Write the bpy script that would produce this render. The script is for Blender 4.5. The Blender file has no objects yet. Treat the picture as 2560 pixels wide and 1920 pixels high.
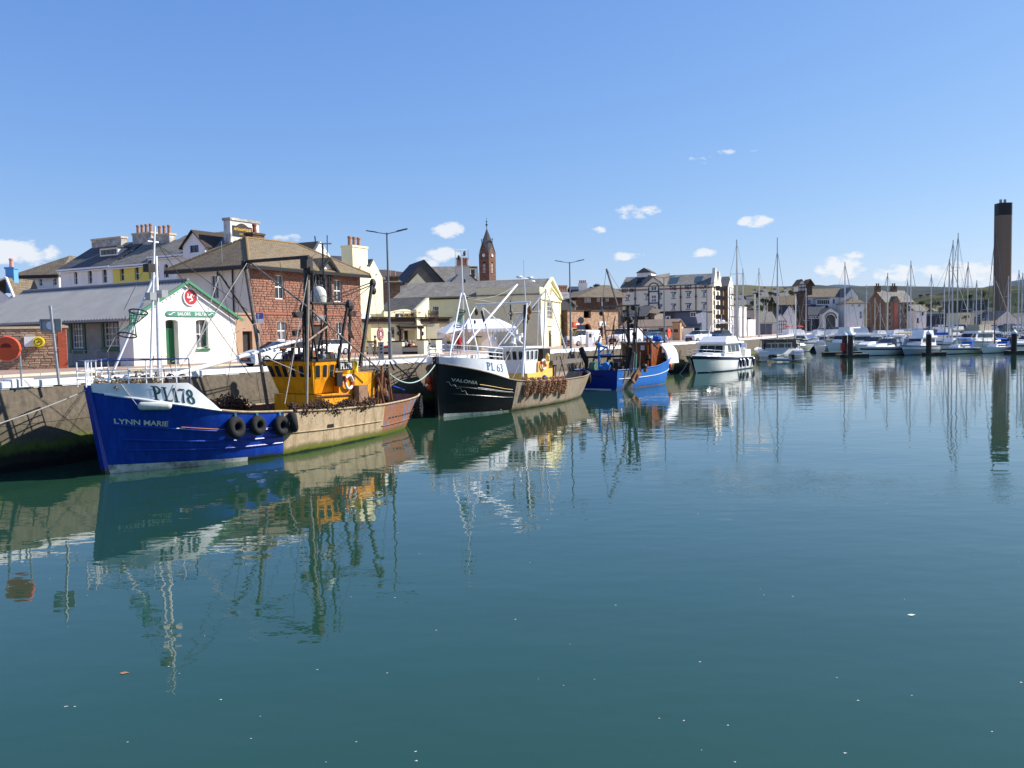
import bpy,math,random
from mathutils import Vector,Matrix
R=math.radians
rnd=random.Random(7)
scn=bpy.context.scene
col=scn.collection
# ------------------------------------------------------------------ camera, light, exposure
CAM_H=5.0
PITCH,ROLL,FPX=3.34,-1.10,2130.0
cam_d=bpy.data.cameras.new("camera"); cam=bpy.data.objects.new("camera",cam_d); col.objects.link(cam)
cam_d.sensor_width=36.0; cam_d.lens=36.0*FPX/2560.0
cam_d.clip_start=0.3; cam_d.clip_end=12000
_p,_r=R(PITCH),R(ROLL)
FW=Vector((0,math.cos(_p),-math.sin(_p))); UP=Vector((0,math.sin(_p),math.cos(_p))); RT=Vector((1,0,0))
# image x axis / y axis rotated by the roll
CX=RT*math.cos(_r)+UP*math.sin(_r)
CY=UP*math.cos(_r)-RT*math.sin(_r)
cam.matrix_world=Matrix(((CX.x,CY.x,-FW.x,0),(CX.y,CY.y,-FW.y,0),(CX.z,CY.z,-FW.z,CAM_H),(0,0,0,1)))
scn.camera=cam
SUN_AZ,SUN_EL=76.0,36.0
sun_dir=Vector((math.sin(R(SUN_AZ))*math.cos(R(SUN_EL)),math.cos(R(SUN_AZ))*math.cos(R(SUN_EL)),math.sin(R(SUN_EL))))
sl=bpy.data.lights.new("sun",'SUN'); sl.energy=4.9; sl.angle=R(0.5); sl.color=(1.0,0.95,0.88)
so=bpy.data.objects.new("sun",sl); col.objects.link(so)
so.rotation_euler=(-sun_dir).to_track_quat('-Z','Y').to_euler()
scn.view_settings.view_transform='Standard'; scn.view_settings.look='None'
scn.view_settings.exposure=0.70; scn.view_settings.gamma=1.0; scn.view_settings.use_curve_mapping=False
scn.cycles.max_bounces=6; scn.cycles.diffuse_bounces=4; scn.cycles.glossy_bounces=3
scn.cycles.transmission_bounces=3; scn.cycles.transparent_max_bounces=6
scn.cycles.caustics_reflective=False; scn.cycles.caustics_refractive=False
def ray(px,py):
 X=px-1280.0; Y=py-960.0
 x=X*math.cos(_r)+Y*math.sin(_r); y=-X*math.sin(_r)+Y*math.cos(_r)
 return RT*x-UP*y+FW*FPX
CP=Vector((0,0,CAM_H))
def G(px,py,z=0.0):
 d=ray(px,py); return CP+d*((z-CAM_H)/d.z)
def D(px,py,Y):
 d=ray(px,py); return CP+d*(Y/d.y)
 # ------------------------------------------------------------------ world: Nishita sky plus small fair-weather clouds
world=bpy.data.worlds.new("World"); scn.world=world; world.use_nodes=True
nt=world.node_tree; nt.nodes.clear()
def N(nt,typ,**kw):
 n=nt.nodes.new(typ)
 for k,v in kw.items():
  if k.startswith('i_'):
   key=k[2:]
   key=int(key)if key.isdigit()else key
   n.inputs[key].default_value=v
  else:setattr(n,k,v)
 return n
def math_n(nt,op,a,b=None,clamp=False):
 n=nt.nodes.new('ShaderNodeMath'); n.operation=op; n.use_clamp=clamp
 for i,v in enumerate((a,b)):
  if v is None:continue
  if isinstance(v,(int,float)):n.inputs[i].default_value=v
  else:nt.links.new(v,n.inputs[i])
 return n.outputs[0]
sky=N(nt,'ShaderNodeTexSky',sky_type='NISHITA',sun_disc=False,sun_elevation=R(SUN_EL),sun_rotation=R(SUN_AZ),altitude=0,air_density=1.0,dust_density=0.35,ozone_density=3.2)
bg=N(nt,'ShaderNodeBackground'); bg.inputs[1].default_value=0.1
wo=N(nt,'ShaderNodeOutputWorld')
tc=N(nt,'ShaderNodeTexCoord')
sep=N(nt,'ShaderNodeSeparateXYZ'); nt.links.new(tc.outputs['Generated'],sep.inputs[0])
az=math_n(nt,'ARCTAN2',sep.outputs[0],sep.outputs[1])
el=math_n(nt,'ARCSINE',sep.outputs[2])
CLOUDS=[(35,632,110,34,1),(1118,574,46,26,1),(1060,655,45,20,.9),(1108,636,50,24,1),(1590,529,72,20,.9),(1498,574,24,11,.8),(1887,554,46,17,.95),(1565,641,56,13,.9),(1755,634,42,16,1),(2100,672,62,34,1),(2135,640,34,12,.62),(2250,682,66,22,.95),(2320,676,50,20,.9),(2425,682,96,34,1),(2480,706,60,14,.7),(2556,690,36,22,.8),(1755,399,50,12,.52),(1812,380,28,9,.5),(728,596,50,12,.6),(1880,378,14,5,.42),(2060,668,28,12,.7)]
tot=None
for(px,py,w,h,s)in CLOUDS:
 d=ray(px,py).normalized()
 a0,e0=math.atan2(d.x,d.y),math.asin(d.z)
 u=math_n(nt,'MULTIPLY',math_n(nt,'SUBTRACT',az,a0),FPX/w)
 v=math_n(nt,'MULTIPLY',math_n(nt,'SUBTRACT',el,e0),FPX/h)
 q=math_n(nt,'ADD',math_n(nt,'MULTIPLY',u,u),math_n(nt,'MULTIPLY',v,v))
 m=math_n(nt,'MULTIPLY',math_n(nt,'SUBTRACT',1.0,q,True),s)
 tot=m if tot is None else math_n(nt,'MAXIMUM',tot,m)
mp=N(nt,'ShaderNodeMapping'); mp.inputs['Scale'].default_value=(1,1,1.9)
nt.links.new(tc.outputs['Generated'],mp.inputs[0])
nz=N(nt,'ShaderNodeTexNoise'); nz.inputs['Scale'].default_value=52; nz.inputs['Detail'].default_value=8; nz.inputs['Roughness'].default_value=0.6
nt.links.new(mp.outputs[0],nz.inputs['Vector'])
dens=math_n(nt,'MULTIPLY',math_n(nt,'SUBTRACT',math_n(nt,'ADD',math_n(nt,'MULTIPLY',tot,1.5),math_n(nt,'MULTIPLY',nz.outputs[0],4.6)),2.72),1.25,True)
dens=math_n(nt,'MULTIPLY',dens,math_n(nt,'MULTIPLY',tot,4.0,True))
mixc=N(nt,'ShaderNodeMixRGB'); nt.links.new(math_n(nt,'MULTIPLY',dens,.82),mixc.inputs[0]); ss=N(nt,'ShaderNodeSeparateColor'); sc_=N(nt,'ShaderNodeCombineColor'); nt.links.new(sky.outputs[0],ss.inputs[0])
for i,(k,p)in enumerate(((.79,.87),(1.18,.70),(2.72,.40))):nt.links.new(math_n(nt,'MULTIPLY',math_n(nt,'POWER',ss.outputs[i],p),k),sc_.inputs[i])
nt.links.new(sc_.outputs[0],mixc.inputs[1])
mixc.inputs[2].default_value=(5.7,5.8,6.0,1)
nt.links.new(mixc.outputs[0],bg.inputs[0]); nt.links.new(bg.outputs[0],wo.inputs[0])
# ------------------------------------------------------------------ materials
def srgb(r,g,b):
 f=lambda c:(c/255.0/12.92)if c<=10 else((c/255.0+0.055)/1.055)**2.4
 return(f(r),f(g),f(b))
MATS={}
def M(name,c,rough=.6,var=.15,scale=2.0,c2=None,c2lo=.45,c2hi=.7,c2scale=None,stretch=(1,1,1),bump=0.0,bscale=20.0,spec=.3,metal=0.0,island=0.0,coat=0.0,emis=0.0):
 """A procedural material: base colour with fine noise, optional second colour in noise patches, bump."""
 if name in MATS:return MATS[name]
 m=bpy.data.materials.new(name); m.use_nodes=True; t=m.node_tree
 b=t.nodes['Principled BSDF']; L=t.links.new
 b.inputs['Roughness'].default_value=rough; b.inputs['Metallic'].default_value=metal
 b.inputs['Specular IOR Level'].default_value=spec; b.inputs['Coat Weight'].default_value=coat
 tc=N(t,'ShaderNodeTexCoord'); mp=N(t,'ShaderNodeMapping'); mp.inputs['Scale'].default_value=stretch
 L(tc.outputs['Object'],mp.inputs[0])
 nz=N(t,'ShaderNodeTexNoise'); nz.inputs['Scale'].default_value=scale; nz.inputs['Detail'].default_value=6; nz.inputs['Roughness'].default_value=.65
 L(mp.outputs[0],nz.inputs['Vector'])
 rp=N(t,'ShaderNodeMapRange'); rp.inputs['From Min'].default_value=.3; rp.inputs['From Max'].default_value=.7
 rp.inputs['To Min'].default_value=1-var; rp.inputs['To Max'].default_value=1+var
 L(nz.outputs[0],rp.inputs[0])
 cur=N(t,'ShaderNodeRGB'); cur.outputs[0].default_value=(*c,1); cur=cur.outputs[0]
 if c2 is not None:
  n2=N(t,'ShaderNodeTexNoise'); n2 .inputs['Scale'].default_value=c2scale or scale*.6; n2 .inputs['Detail'].default_value=8; n2 .inputs['Roughness'].default_value=.7
  mp2=N(t,'ShaderNodeMapping'); mp2 .inputs['Scale'].default_value=stretch; mp2 .inputs['Location'].default_value=(7,3,5)
  L(tc.outputs['Object'],mp2 .inputs[0]); L(mp2 .outputs[0],n2 .inputs['Vector'])
  r2=N(t,'ShaderNodeMapRange'); r2 .inputs['From Min'].default_value=c2lo; r2 .inputs['From Max'].default_value=c2hi
  L(n2 .outputs[0],r2 .inputs[0])
  mx=N(t,'ShaderNodeMixRGB'); L(r2 .outputs[0],mx.inputs[0]); L(cur,mx.inputs[1]); mx.inputs[2].default_value=(*c2,1); cur=mx.outputs[0]
 mul=N(t,'ShaderNodeVectorMath',operation='SCALE'); L(cur,mul.inputs[0])
 f=rp.outputs[0]
 if island:
  ge=N(t,'ShaderNodeNewGeometry'); oi=N(t,'ShaderNodeObjectInfo')
  s=math_n(t,'FRACT',math_n(t,'ADD',ge.outputs['Random Per Island'],oi.outputs['Random']))
  f=math_n(t,'MULTIPLY',f,math_n(t,'ADD',math_n(t,'MULTIPLY',s,2*island),1-island))
 L(f,mul.inputs['Scale']); L(mul.outputs[0],b.inputs['Base Color'])
 if bump:
  n3=N(t,'ShaderNodeTexNoise'); n3 .inputs['Scale'].default_value=bscale; n3 .inputs['Detail'].default_value=5
  L(mp.outputs[0],n3 .inputs['Vector'])
  bp=N(t,'ShaderNodeBump'); bp.inputs['Strength'].default_value=1.0; bp.inputs['Distance'].default_value=bump
  L(n3 .outputs[0],bp.inputs['Height']); L(bp.outputs[0],b.inputs['Normal'])
 if emis:
  b.inputs['Emission Color'].default_value=(*c,1); b.inputs['Emission Strength'].default_value=emis
 MATS[name]=m; return m
def Mslate(name,c,cm,w=.3,h=.2,var=.3,moss=None,mossamt=.55,bump=.01,rough=.75):
 """courses of slates or bricks in metres, on the automatic surface coordinates"""
 m=bpy.data.materials.new(name); m.use_nodes=True; t=m.node_tree; b=t.nodes['Principled BSDF']; L=t.links.new
 b.inputs['Roughness'].default_value=rough; b.inputs['Specular IOR Level'].default_value=.25
 uv=N(t,'ShaderNodeTexCoord')
 br=N(t,'ShaderNodeTexBrick'); br.inputs['Scale'].default_value=1; br.inputs['Brick Width'].default_value=w; br.inputs['Row Height'].default_value=h
 br.inputs['Mortar Size'].default_value=h*.07; br.inputs['Mortar Smooth'].default_value=.4; br.inputs['Bias'].default_value=0
 br.inputs['Color1'].default_value=(*[x*(1-var)for x in c],1); br.inputs['Color2'].default_value=(*[x*(1+var)for x in c],1)
 br.inputs['Mortar'].default_value=(*cm,1)
 L(uv.outputs['UV'],br.inputs['Vector'])
 nz=N(t,'ShaderNodeTexNoise'); nz.inputs['Scale'].default_value=.9; nz.inputs['Detail'].default_value=9; nz.inputs['Roughness'].default_value=.7
 L(uv.outputs['Object'],nz.inputs['Vector'])
 cur=br.outputs[0]
 if moss:
  r2=N(t,'ShaderNodeMapRange'); r2 .inputs['From Min'].default_value=.42; r2 .inputs['From Max'].default_value=.68; r2 .inputs['To Max'].default_value=mossamt
  L(nz.outputs[0],r2 .inputs[0])
  mx=N(t,'ShaderNodeMixRGB'); L(r2 .outputs[0],mx.inputs[0]); L(cur,mx.inputs[1]); mx.inputs[2].default_value=(*moss,1); cur=mx.outputs[0]
 n4=N(t,'ShaderNodeTexNoise'); n4 .inputs['Scale'].default_value=14; n4 .inputs['Detail'].default_value=4; L(uv.outputs['Object'],n4 .inputs['Vector'])
 rp=N(t,'ShaderNodeMapRange'); rp.inputs['From Min'].default_value=.3; rp.inputs['From Max'].default_value=.7; rp.inputs['To Min'].default_value=.8; rp.inputs['To Max'].default_value=1.2
 L(n4 .outputs[0],rp.inputs[0])
 mul=N(t,'ShaderNodeVectorMath',operation='SCALE'); L(cur,mul.inputs[0]); L(rp.outputs[0],mul.inputs['Scale']); L(mul.outputs[0],b.inputs['Base Color'])
 inv=math_n(t,'SUBTRACT',1.0,br.outputs[1])
 bp=N(t,'ShaderNodeBump'); bp.inputs['Distance'].default_value=bump; L(inv,bp.inputs['Height']); L(bp.outputs[0],b.inputs['Normal'])
 MATS[name]=m; return m
def Mz(name,base,bands,rough=.7,bump=.01,bscale=8,streak=None,var=.2):
 """a wall or hull colour with colour bands by height over the water: bands = [(z, soft, colour)] painted below z, streak = (colour, amount)"""
 m=bpy.data.materials.new(name); m.use_nodes=True; t=m.node_tree; b=t.nodes['Principled BSDF']; L=t.links.new
 b.inputs['Roughness'].default_value=rough; b.inputs['Specular IOR Level'].default_value=.3
 ge=N(t,'ShaderNodeTexCoord'); sp=N(t,'ShaderNodeSeparateXYZ'); L(ge.outputs['Object'],sp.inputs[0])
 nz=N(t,'ShaderNodeTexNoise'); nz.inputs['Scale'].default_value=.8; nz.inputs['Detail'].default_value=10; nz.inputs['Roughness'].default_value=.72
 L(ge.outputs['Object'],nz.inputs['Vector'])
 cur=N(t,'ShaderNodeRGB'); cur.outputs[0].default_value=(*base,1); cur=cur.outputs[0]
 if streak:
  mp=N(t,'ShaderNodeMapping'); mp.inputs['Scale'].default_value=(2.2,2.2,.35); L(ge.outputs['Object'],mp.inputs[0])
  ns=N(t,'ShaderNodeTexNoise'); ns.inputs['Scale'].default_value=1.6; ns.inputs['Detail'].default_value=9; ns.inputs['Roughness'].default_value=.7; L(mp.outputs[0],ns.inputs['Vector'])
  r=N(t,'ShaderNodeMapRange'); r.inputs['From Min'].default_value=.47; r.inputs['From Max'].default_value=.68; r.inputs['To Max'].default_value=streak[1]
  L(ns.outputs[0],r.inputs[0])
  mx=N(t,'ShaderNodeMixRGB'); L(r.outputs[0],mx.inputs[0]); L(cur,mx.inputs[1]); mx.inputs[2].default_value=(*streak[0],1); cur=mx.outputs[0]
 for(z,soft,c)in bands:
  zz=math_n(t,'ADD',sp.outputs[2],math_n(t,'MULTIPLY',math_n(t,'SUBTRACT',nz.outputs[0],.5),soft*4))
  r=N(t,'ShaderNodeMapRange'); r.inputs['From Min'].default_value=z+soft*.5; r.inputs['From Max'].default_value=z-soft*.5
  L(zz,r.inputs[0])
  mx=N(t,'ShaderNodeMixRGB'); L(r.outputs[0],mx.inputs[0]); L(cur,mx.inputs[1]); mx.inputs[2].default_value=(*c,1); cur=mx.outputs[0]
 n3=N(t,'ShaderNodeTexNoise'); n3 .inputs['Scale'].default_value=bscale; n3 .inputs['Detail'].default_value=8; n3 .inputs['Roughness'].default_value=.65; L(ge.outputs['Object'],n3 .inputs['Vector'])
 rp=N(t,'ShaderNodeMapRange'); rp.inputs['From Min'].default_value=.3; rp.inputs['From Max'].default_value=.7; rp.inputs['To Min'].default_value=1-var; rp.inputs['To Max'].default_value=1+var
 L(n3 .outputs[0],rp.inputs[0])
 mul=N(t,'ShaderNodeVectorMath',operation='SCALE'); L(cur,mul.inputs[0]); L(rp.outputs[0],mul.inputs['Scale']); L(mul.outputs[0],b.inputs['Base Color'])
 bp=N(t,'ShaderNodeBump'); bp.inputs['Distance'].default_value=bump; L(n3 .outputs[0],bp.inputs['Height']); L(bp.outputs[0],b.inputs['Normal'])
 MATS[name]=m; return m
m_white=M('white render',(.80,.77,.71),.8,.07,.8,c2=(.55,.54,.5),c2lo=.5,c2hi=.85,stretch=(1,1,.5),bump=.004,bscale=30)
m_whitepaint=M('white paint',(.78,.78,.77),.4,.05,3,c2=(.6,.58,.54),c2lo=.55,c2hi=.9)
m_oldwhite=M('worn white paint',(.76,.76,.74),.6,.08,2.5,c2=(.5,.47,.42),c2lo=.56,c2hi=.78,bump=.004,bscale=20)
m_cream=M('cream render',srgb(232,226,185),.8,.06,.7,c2=srgb(205,198,160),c2lo=.5,c2hi=.85,bump=.003)
m_cream2=M('dull cream render',srgb(212,206,172),.85,.08,.6,c2=srgb(188,182,155),c2lo=.45,c2hi=.8,bump=.003)
m_yellow=M('yellow render',srgb(222,205,98),.8,.06,1,bump=.003)
m_greywall=M('grey render',srgb(212,206,192),.85,.07,.8,bump=.003)
m_shelter=M('shelter roughcast',(.78,.76,.71),.9,.07,1.0,c2=(.62,.55,.47),c2lo=.52,c2hi=.85,bump=.012,bscale=26)
m_green=M('green gloss paint',(.03,.16,.07),.35,.12,3)
m_green2=M('dark green paint',(.02,.11,.05),.45,.12,3)
m_black=M('black paint',(.012,.012,.013),.45,.2,4)
m_dark=M('dark steel',(.025,.023,.022),.6,.35,6,c2=(.09,.04,.02),c2lo=.55,c2hi=.7)
m_darkwood=M('dark timber',(.05,.032,.022),.7,.3,4)
m_rust=M('rusty steel',(.17,.075,.035),.85,.4,5,c2=(.32,.17,.09),c2lo=.5,c2hi=.7,bump=.006,bscale=25)
m_glass=M('window glass',(.018,.024,.028),.06,.3,1.0,spec=.6)
m_curtain=M('window glass with curtain',(.20,.20,.19),.12,.5,3.0,c2=(.03,.035,.04),c2lo=.45,c2hi=.55,stretch=(3,3,.5),spec=.6)
m_grey=M('galvanised steel',(.30,.31,.32),.45,.12,5,metal=.3)
m_lamp=M('lamp post paint',(.16,.17,.18),.45,.1,4,metal=.2)
m_slate=Mslate('slate',(.105,.105,.112),(.03,.03,.03),.28,.22,.25,moss=(.17,.15,.10),mossamt=.5)
m_slate_b=Mslate('brown mossy slate',(.21,.16,.105),(.05,.035,.02),.30,.20,.22,moss=(.25,.19,.07),mossamt=.55,bump=.02)
m_slate_l=Mslate('pale lichen slate',(.20,.185,.16),(.06,.05,.045),.32,.24,.25,moss=(.33,.30,.23),mossamt=.5,bump=.02)
m_slate_d=Mslate('dark slate',(.045,.052,.07),(.015,.015,.02),.28,.2,.25,moss=(.08,.09,.10),mossamt=.4)
m_slate_br=Mslate('brown tile',(.16,.125,.085),(.04,.03,.02),.34,.3,.22,moss=(.24,.20,.12),mossamt=.5)
m_stone=M('red sandstone block',srgb(150,110,92),.9,.22,5,c2=srgb(124,90,76),c2lo=.45,c2hi=.7,bump=.02,bscale=14,island=.16)
m_mortar=M('red mortar',srgb(156,120,102),.95,.15,6,bump=.01)
m_rubble=M('field stone',srgb(184,158,134),.9,.25,6,c2=srgb(156,126,104),c2lo=.4,c2hi=.7,bump=.02,bscale=18,island=.28)
m_mortar2=M('pale mortar',srgb(196,174,150),.95,.15,8,bump=.01)
m_rubwall=Mslate('pink rubble wall',srgb(176,146,118),srgb(160,136,114),.38,.19,.34,moss=srgb(158,112,84),mossamt=.6,bump=.03,rough=.9)
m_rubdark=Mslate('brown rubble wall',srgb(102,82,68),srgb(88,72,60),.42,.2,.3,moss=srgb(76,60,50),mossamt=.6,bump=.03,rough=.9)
m_brick=Mslate('orange brick',srgb(186,92,62),srgb(190,150,125),.225,.075,.15,bump=.006,rough=.85)
m_cap=M('weathered concrete',srgb(196,180,150),.9,.15,3,bump=.006)
m_pot=M('terracotta pot',srgb(160,122,102),.8,.15,4)
m_chim=M('weathered chimney render',srgb(150,146,138),.9,.2,2,c2=srgb(205,200,188),c2lo=.45,c2hi=.62,bump=.006)
m_corr=M('grey roofing sheet',(.21,.215,.22),.38,.12,.8,c2=(.19,.19,.20),c2lo=.5,c2hi=.8)
m_red=M('signal red',(.44,.035,.035),.45,.08,4)
m_orange=M('lifebuoy orange',(.80,.10,.03),.4,.06,4)
m_yel=M('yellow plastic',(.80,.62,.02),.4,.06,4)
m_rubber=M('tyre rubber',(.016,.016,.016),.85,.3,8,bump=.004)
m_rope=M('pale rope',(.48,.45,.38),.9,.2,20)
m_ropeg=M('green rope',(.12,.34,.28),.9,.2,20)
m_net=M('green netting',(.04,.20,.13),.9,.3,10)
m_wire=M('wire rope',(.06,.055,.05),.6,.2,8)
m_wirel=M('pale wire',(.30,.29,.27),.6,.2,8)
m_alu=M('aluminium mast',(.50,.50,.50),.4,.08,3,metal=.4)
m_gel=M('white gelcoat',(.84,.82,.77),.22,.04,1.5,spec=.5,coat=.2)
m_gelc=M('cream gelcoat',(.74,.71,.62),.25,.04,1.5,spec=.5)
m_gelshade=M('grey blue hull shade and covers',(.30,.36,.42),.25,.05,1.5,spec=.5)  # trawler yacht's hull shade put into the colour; plain grey on covers and tubes
m_navy=M('navy gelcoat',(.012,.02,.06),.2,.08,2,spec=.5)
m_canvas=M('white canvas',(.78,.78,.78),.8,.04,1.5)
m_bluecan=M('blue canvas',(.02,.10,.42),.8,.15,3)
m_tan=M('tan canvas',(.40,.34,.24),.8,.12,3)
m_tarmac=M('pinkish tarmac',srgb(184,160,144),.9,.1,1.2,c2=srgb(162,142,128),c2lo=.45,c2hi=.7,bump=.004,bscale=60)
m_road=M('grey asphalt',srgb(134,131,126),.9,.1,1.0,c2=srgb(114,112,108),c2lo=.45,c2hi=.7,bump=.004,bscale=60)
m_pave=Mslate('red block paving',srgb(164,136,120),srgb(136,116,104),.42,.21,.12,bump=.004)
m_kerb=M('kerb stone',srgb(205,192,172),.9,.1,3)
m_yline=M('yellow line paint',srgb(205,175,70),.8,.15,6)
m_letter=M('dark green lettering',(.01,.055,.065),.5,.05,3)
m_letterb=M('blue lettering',(.03,.14,.28),.5,.05,3)
m_letterw=M('cream lettering',(.62,.62,.50),.5,.05,3)
m_gold=M('gold lettering',(.70,.42,.08),.5,.1,3)
m_sign=M('blue sign',(.03,.14,.50),.4,.05,3)
m_skin=M('skin',(.50,.29,.20),.6,.06,5)
# ------------------------------------------------------------------ mesh builder
class MB:
 def __init__(s):s.v=[]; s.f=[]; s.m=[]
 def add(s,vs,fs,mi=0):
  b=len(s.v); s.v+=[tuple(v)for v in vs]
  for f in fs:s.f.append(tuple(i+b for i in f)); s.m.append(mi)
  return s
 def box(s,x0,y0,z0,x1,y1,z1,mi=0):
  vs=[(x0,y0,z0),(x1,y0,z0),(x1,y1,z0),(x0,y1,z0),(x0,y0,z1),(x1,y0,z1),(x1,y1,z1),(x0,y1,z1)]
  return s.add(vs,[(0,3,2,1),(4,5,6,7),(0,1,5,4),(1,2,6,5),(2,3,7,6),(3,0,4,7)],mi)
 def prism(s,pts,d,mi=0):
  """pts: planar loop of 3D points, d: extrusion vector; a solid"""
  n=len(pts); d=Vector(d)
  vs=[Vector(p)for p in pts]+[Vector(p)+d for p in pts]
  nrm=Vector((0,0,0))
  for i in range(n):
   a,b_=vs[i],vs[(i+1)%n]; nrm+=a.cross(b_)
  flip=nrm.dot(d)>0
  F=[tuple(range(n)),tuple(range(2*n-1,n-1,-1))]
  F+=[(i,i+n,(i+1)%n+n,(i+1)%n)for i in range(n)]
  if flip:F=[tuple(reversed(f))for f in F]
  return s.add(vs,F,mi)
 def beam(s,a,b,w,h=None,mi=0,up=(0,0,1)):
  a,b=Vector(a),Vector(b); h=h or w; d=(b-a).normalized(); u=Vector(up)
  if abs(d.dot(u))>.98:u=Vector((1,0,0))
  r=d.cross(u).normalized()*w/2; t=r.cross(d).normalized()*h/2
  return s.prism([a-r-t,a+r-t,a+r+t,a-r+t],b-a,mi)
 def tube(s,pts,r,n=6,mi=0,caps=True,r2=None):
  pts=[Vector(p)for p in pts]; base=len(s.v); k=len(pts); prev=None
  for i,p in enumerate(pts):
   d=(pts[min(i+1,k-1)]-pts[max(i-1,0)])
   if d.length<1e-9:d=Vector((0,0,1))
   d.normalize()
   if prev is None:
    u=Vector((0,0,1))if abs(d.z)<.9 else Vector((1,0,0))
    a=d.cross(u).normalized()
   else:
    a=(prev-d*prev.dot(d)).normalized()
   prev=a; b_=d.cross(a)
   rr=(r+(r2-r)*i/(k-1))if r2 is not None else(r[i]if isinstance(r,(list,tuple))else r)
   for j in range(n):
    t=2*math.pi*j/n; s.v.append(tuple(p+(a*math.cos(t)+b_*math.sin(t))*rr))
  for i in range(k-1):
   for j in range(n):
    s.f.append((base+i*n+j,base+i*n+(j+1)%n,base+(i+1)*n+(j+1)%n,base+(i+1)*n+j)); s.m.append(mi)
  if caps:
   s.f.append(tuple(base+j for j in reversed(range(n)))); s.m.append(mi)
   s.f.append(tuple(base+(k-1)*n+j for j in range(n))); s.m.append(mi)
  return s
 def lathe(s,prof,n=16,c=(0,0,0),axis='z',mi=0):
  """prof: list of (radius, height) along the axis"""
  base=len(s.v); c=Vector(c)
  for(r,h)in prof:
   for j in range(n):
    t=2*math.pi*j/n; a,b_=r*math.cos(t),r*math.sin(t)
    p={'z':(a,b_,h),'x':(h,a,b_),'y':(b_,h,a)}[axis]
    s.v.append(tuple(c+Vector(p)))
  for i in range(len(prof)-1):
   for j in range(n):
    s.f.append((base+i*n+j,base+i*n+(j+1)%n,base+(i+1)*n+(j+1)%n,base+(i+1)*n+j)); s.m.append(mi)
  s.f.append(tuple(base+j for j in reversed(range(n)))); s.m.append(mi)
  s.f.append(tuple(base+(len(prof)-1)*n+j for j in range(n))); s.m.append(mi)
  return s
 def torus(s,c,R_,r,n=24,k=8,ax=(0,1,0),mi=0,sq=1.0):
  ax=Vector(ax).normalized(); u=Vector((0,0,1))if abs(ax.z)<.9 else Vector((1,0,0))
  a=ax.cross(u).normalized(); b_=ax.cross(a); c=Vector(c); base=len(s.v)
  for i in range(n):
   t=2*math.pi*i/n; d=a*math.cos(t)+b_*math.sin(t)
   for j in range(k):
    q=2*math.pi*j/k; s.v.append(tuple(c+d*(R_+r*math.cos(q))+ax*r*sq*math.sin(q)))
  for i in range(n):
   for j in range(k):
    s.f.append((base+i*k+j,base+((i+1)%n)*k+j,base+((i+1)%n)*k+(j+1)%k,base+i*k+(j+1)%k)); s.m.append(mi)
  return s
 def ball(s,c,r,n=10,k=6,mi=0,sc=(1,1,1)):
  c=Vector(c); prof=[]
  base=len(s.v)
  s.v.append((c.x,c.y,c.z-r*sc[2]))
  for i in range(1,k):
   ph=-math.pi/2+math.pi*i/k
   for j in range(n):
    t=2*math.pi*j/n
    s.v.append((c.x+r*sc[0]*math.cos(ph)*math.cos(t),c.y+r*sc[1]*math.cos(ph)*math.sin(t),c.z+r*sc[2]*math.sin(ph)))
  s.v.append((c.x,c.y,c.z+r*sc[2])); top=len(s.v)-1
  for j in range(n):
   s.f.append((base,base+1+(j+1)%n,base+1+j)); s.m.append(mi)
   for i in range(k-2):
    a=base+1+i*n; s.f.append((a+j,a+(j+1)%n,a+n+(j+1)%n,a+n+j)); s.m.append(mi)
   a=base+1+(k-2)*n; s.f.append((a+j,a+(j+1)%n,top)); s.m.append(mi)
  return s
 def grid(s,P,mi=0,closed=False):
  """P: rows of points -> quads"""
  base=len(s.v); r,c=len(P),len(P[0])
  for row in P:s.v+=[tuple(p)for p in row]
  for i in range(r-1):
   for j in range(c-(0 if closed else 1)):
    j2=(j+1)%c
    s.f.append((base+i*c+j,base+i*c+j2,base+(i+1)*c+j2,base+(i+1)*c+j)); s.m.append(mi)
  return s
 def mesh(s,name,mats,smooth=False,autouv=True):
  me=bpy.data.meshes.new(name); me.from_pydata(s.v,[],s.f)
  for m in(mats if isinstance(mats,(list,tuple))else[mats]):me.materials.append(m)
  me.polygons.foreach_set('material_index',s.m)
  if smooth:me.polygons.foreach_set('use_smooth',[True]*len(me.polygons))
  if autouv:
   uv=me.uv_layers.new(name='UVMap').data
   for p in me.polygons:
    n=p.normal
    if abs(n.z)>.98:u,v=Vector((1,0,0)),Vector((0,1,0))
    else:u=Vector((-n.y,n.x,0)).normalized(); v=n.cross(u)
    for li in p.loop_indices:
     c=me.vertices[me.loops[li].vertex_index].co; uv[li].uv=(c.dot(u),c.dot(v))
  me.update(); return me
 def build(s,name,mats,parent=None,smooth=False,**kw):
  o=bpy.data.objects.new(name,s.mesh(name,mats,smooth)); col.objects.link(o)
  if parent is not None:o.parent=parent
  if smooth=='auto':pass
  return o
def smooth_by_angle(o,deg=35):
 me=o.data
 me.polygons.foreach_set('use_smooth',[True]*len(me.polygons))
 try:me.set_sharp_from_angle(angle=R(deg))
 except Exception:pass
 return o
def inst(me,name,parent,loc=(0,0,0),rot=(0,0,0),sc=(1,1,1)):
 o=bpy.data.objects.new(name,me); col.objects.link(o); o.parent=parent
 o.location=loc; o.rotation_euler=rot; o.scale=sc; return o
def tag(o,label=None,cat=None,group=None,kind=None):
 if label:o['label']=label
 if cat:o['category']=cat
 if group:o['group']=group
 if kind:o['kind']=kind
 return o
def thing(name,label,cat,loc=(0,0,0),rz=0.0,group=None):
 o=bpy.data.objects.new(name,None); col.objects.link(o); o.empty_display_size=.2
 o.location=loc; o.rotation_euler=(0,0,rz); return tag(o,label,cat,group)
def kids(o):return[c for c in o.children]
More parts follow.
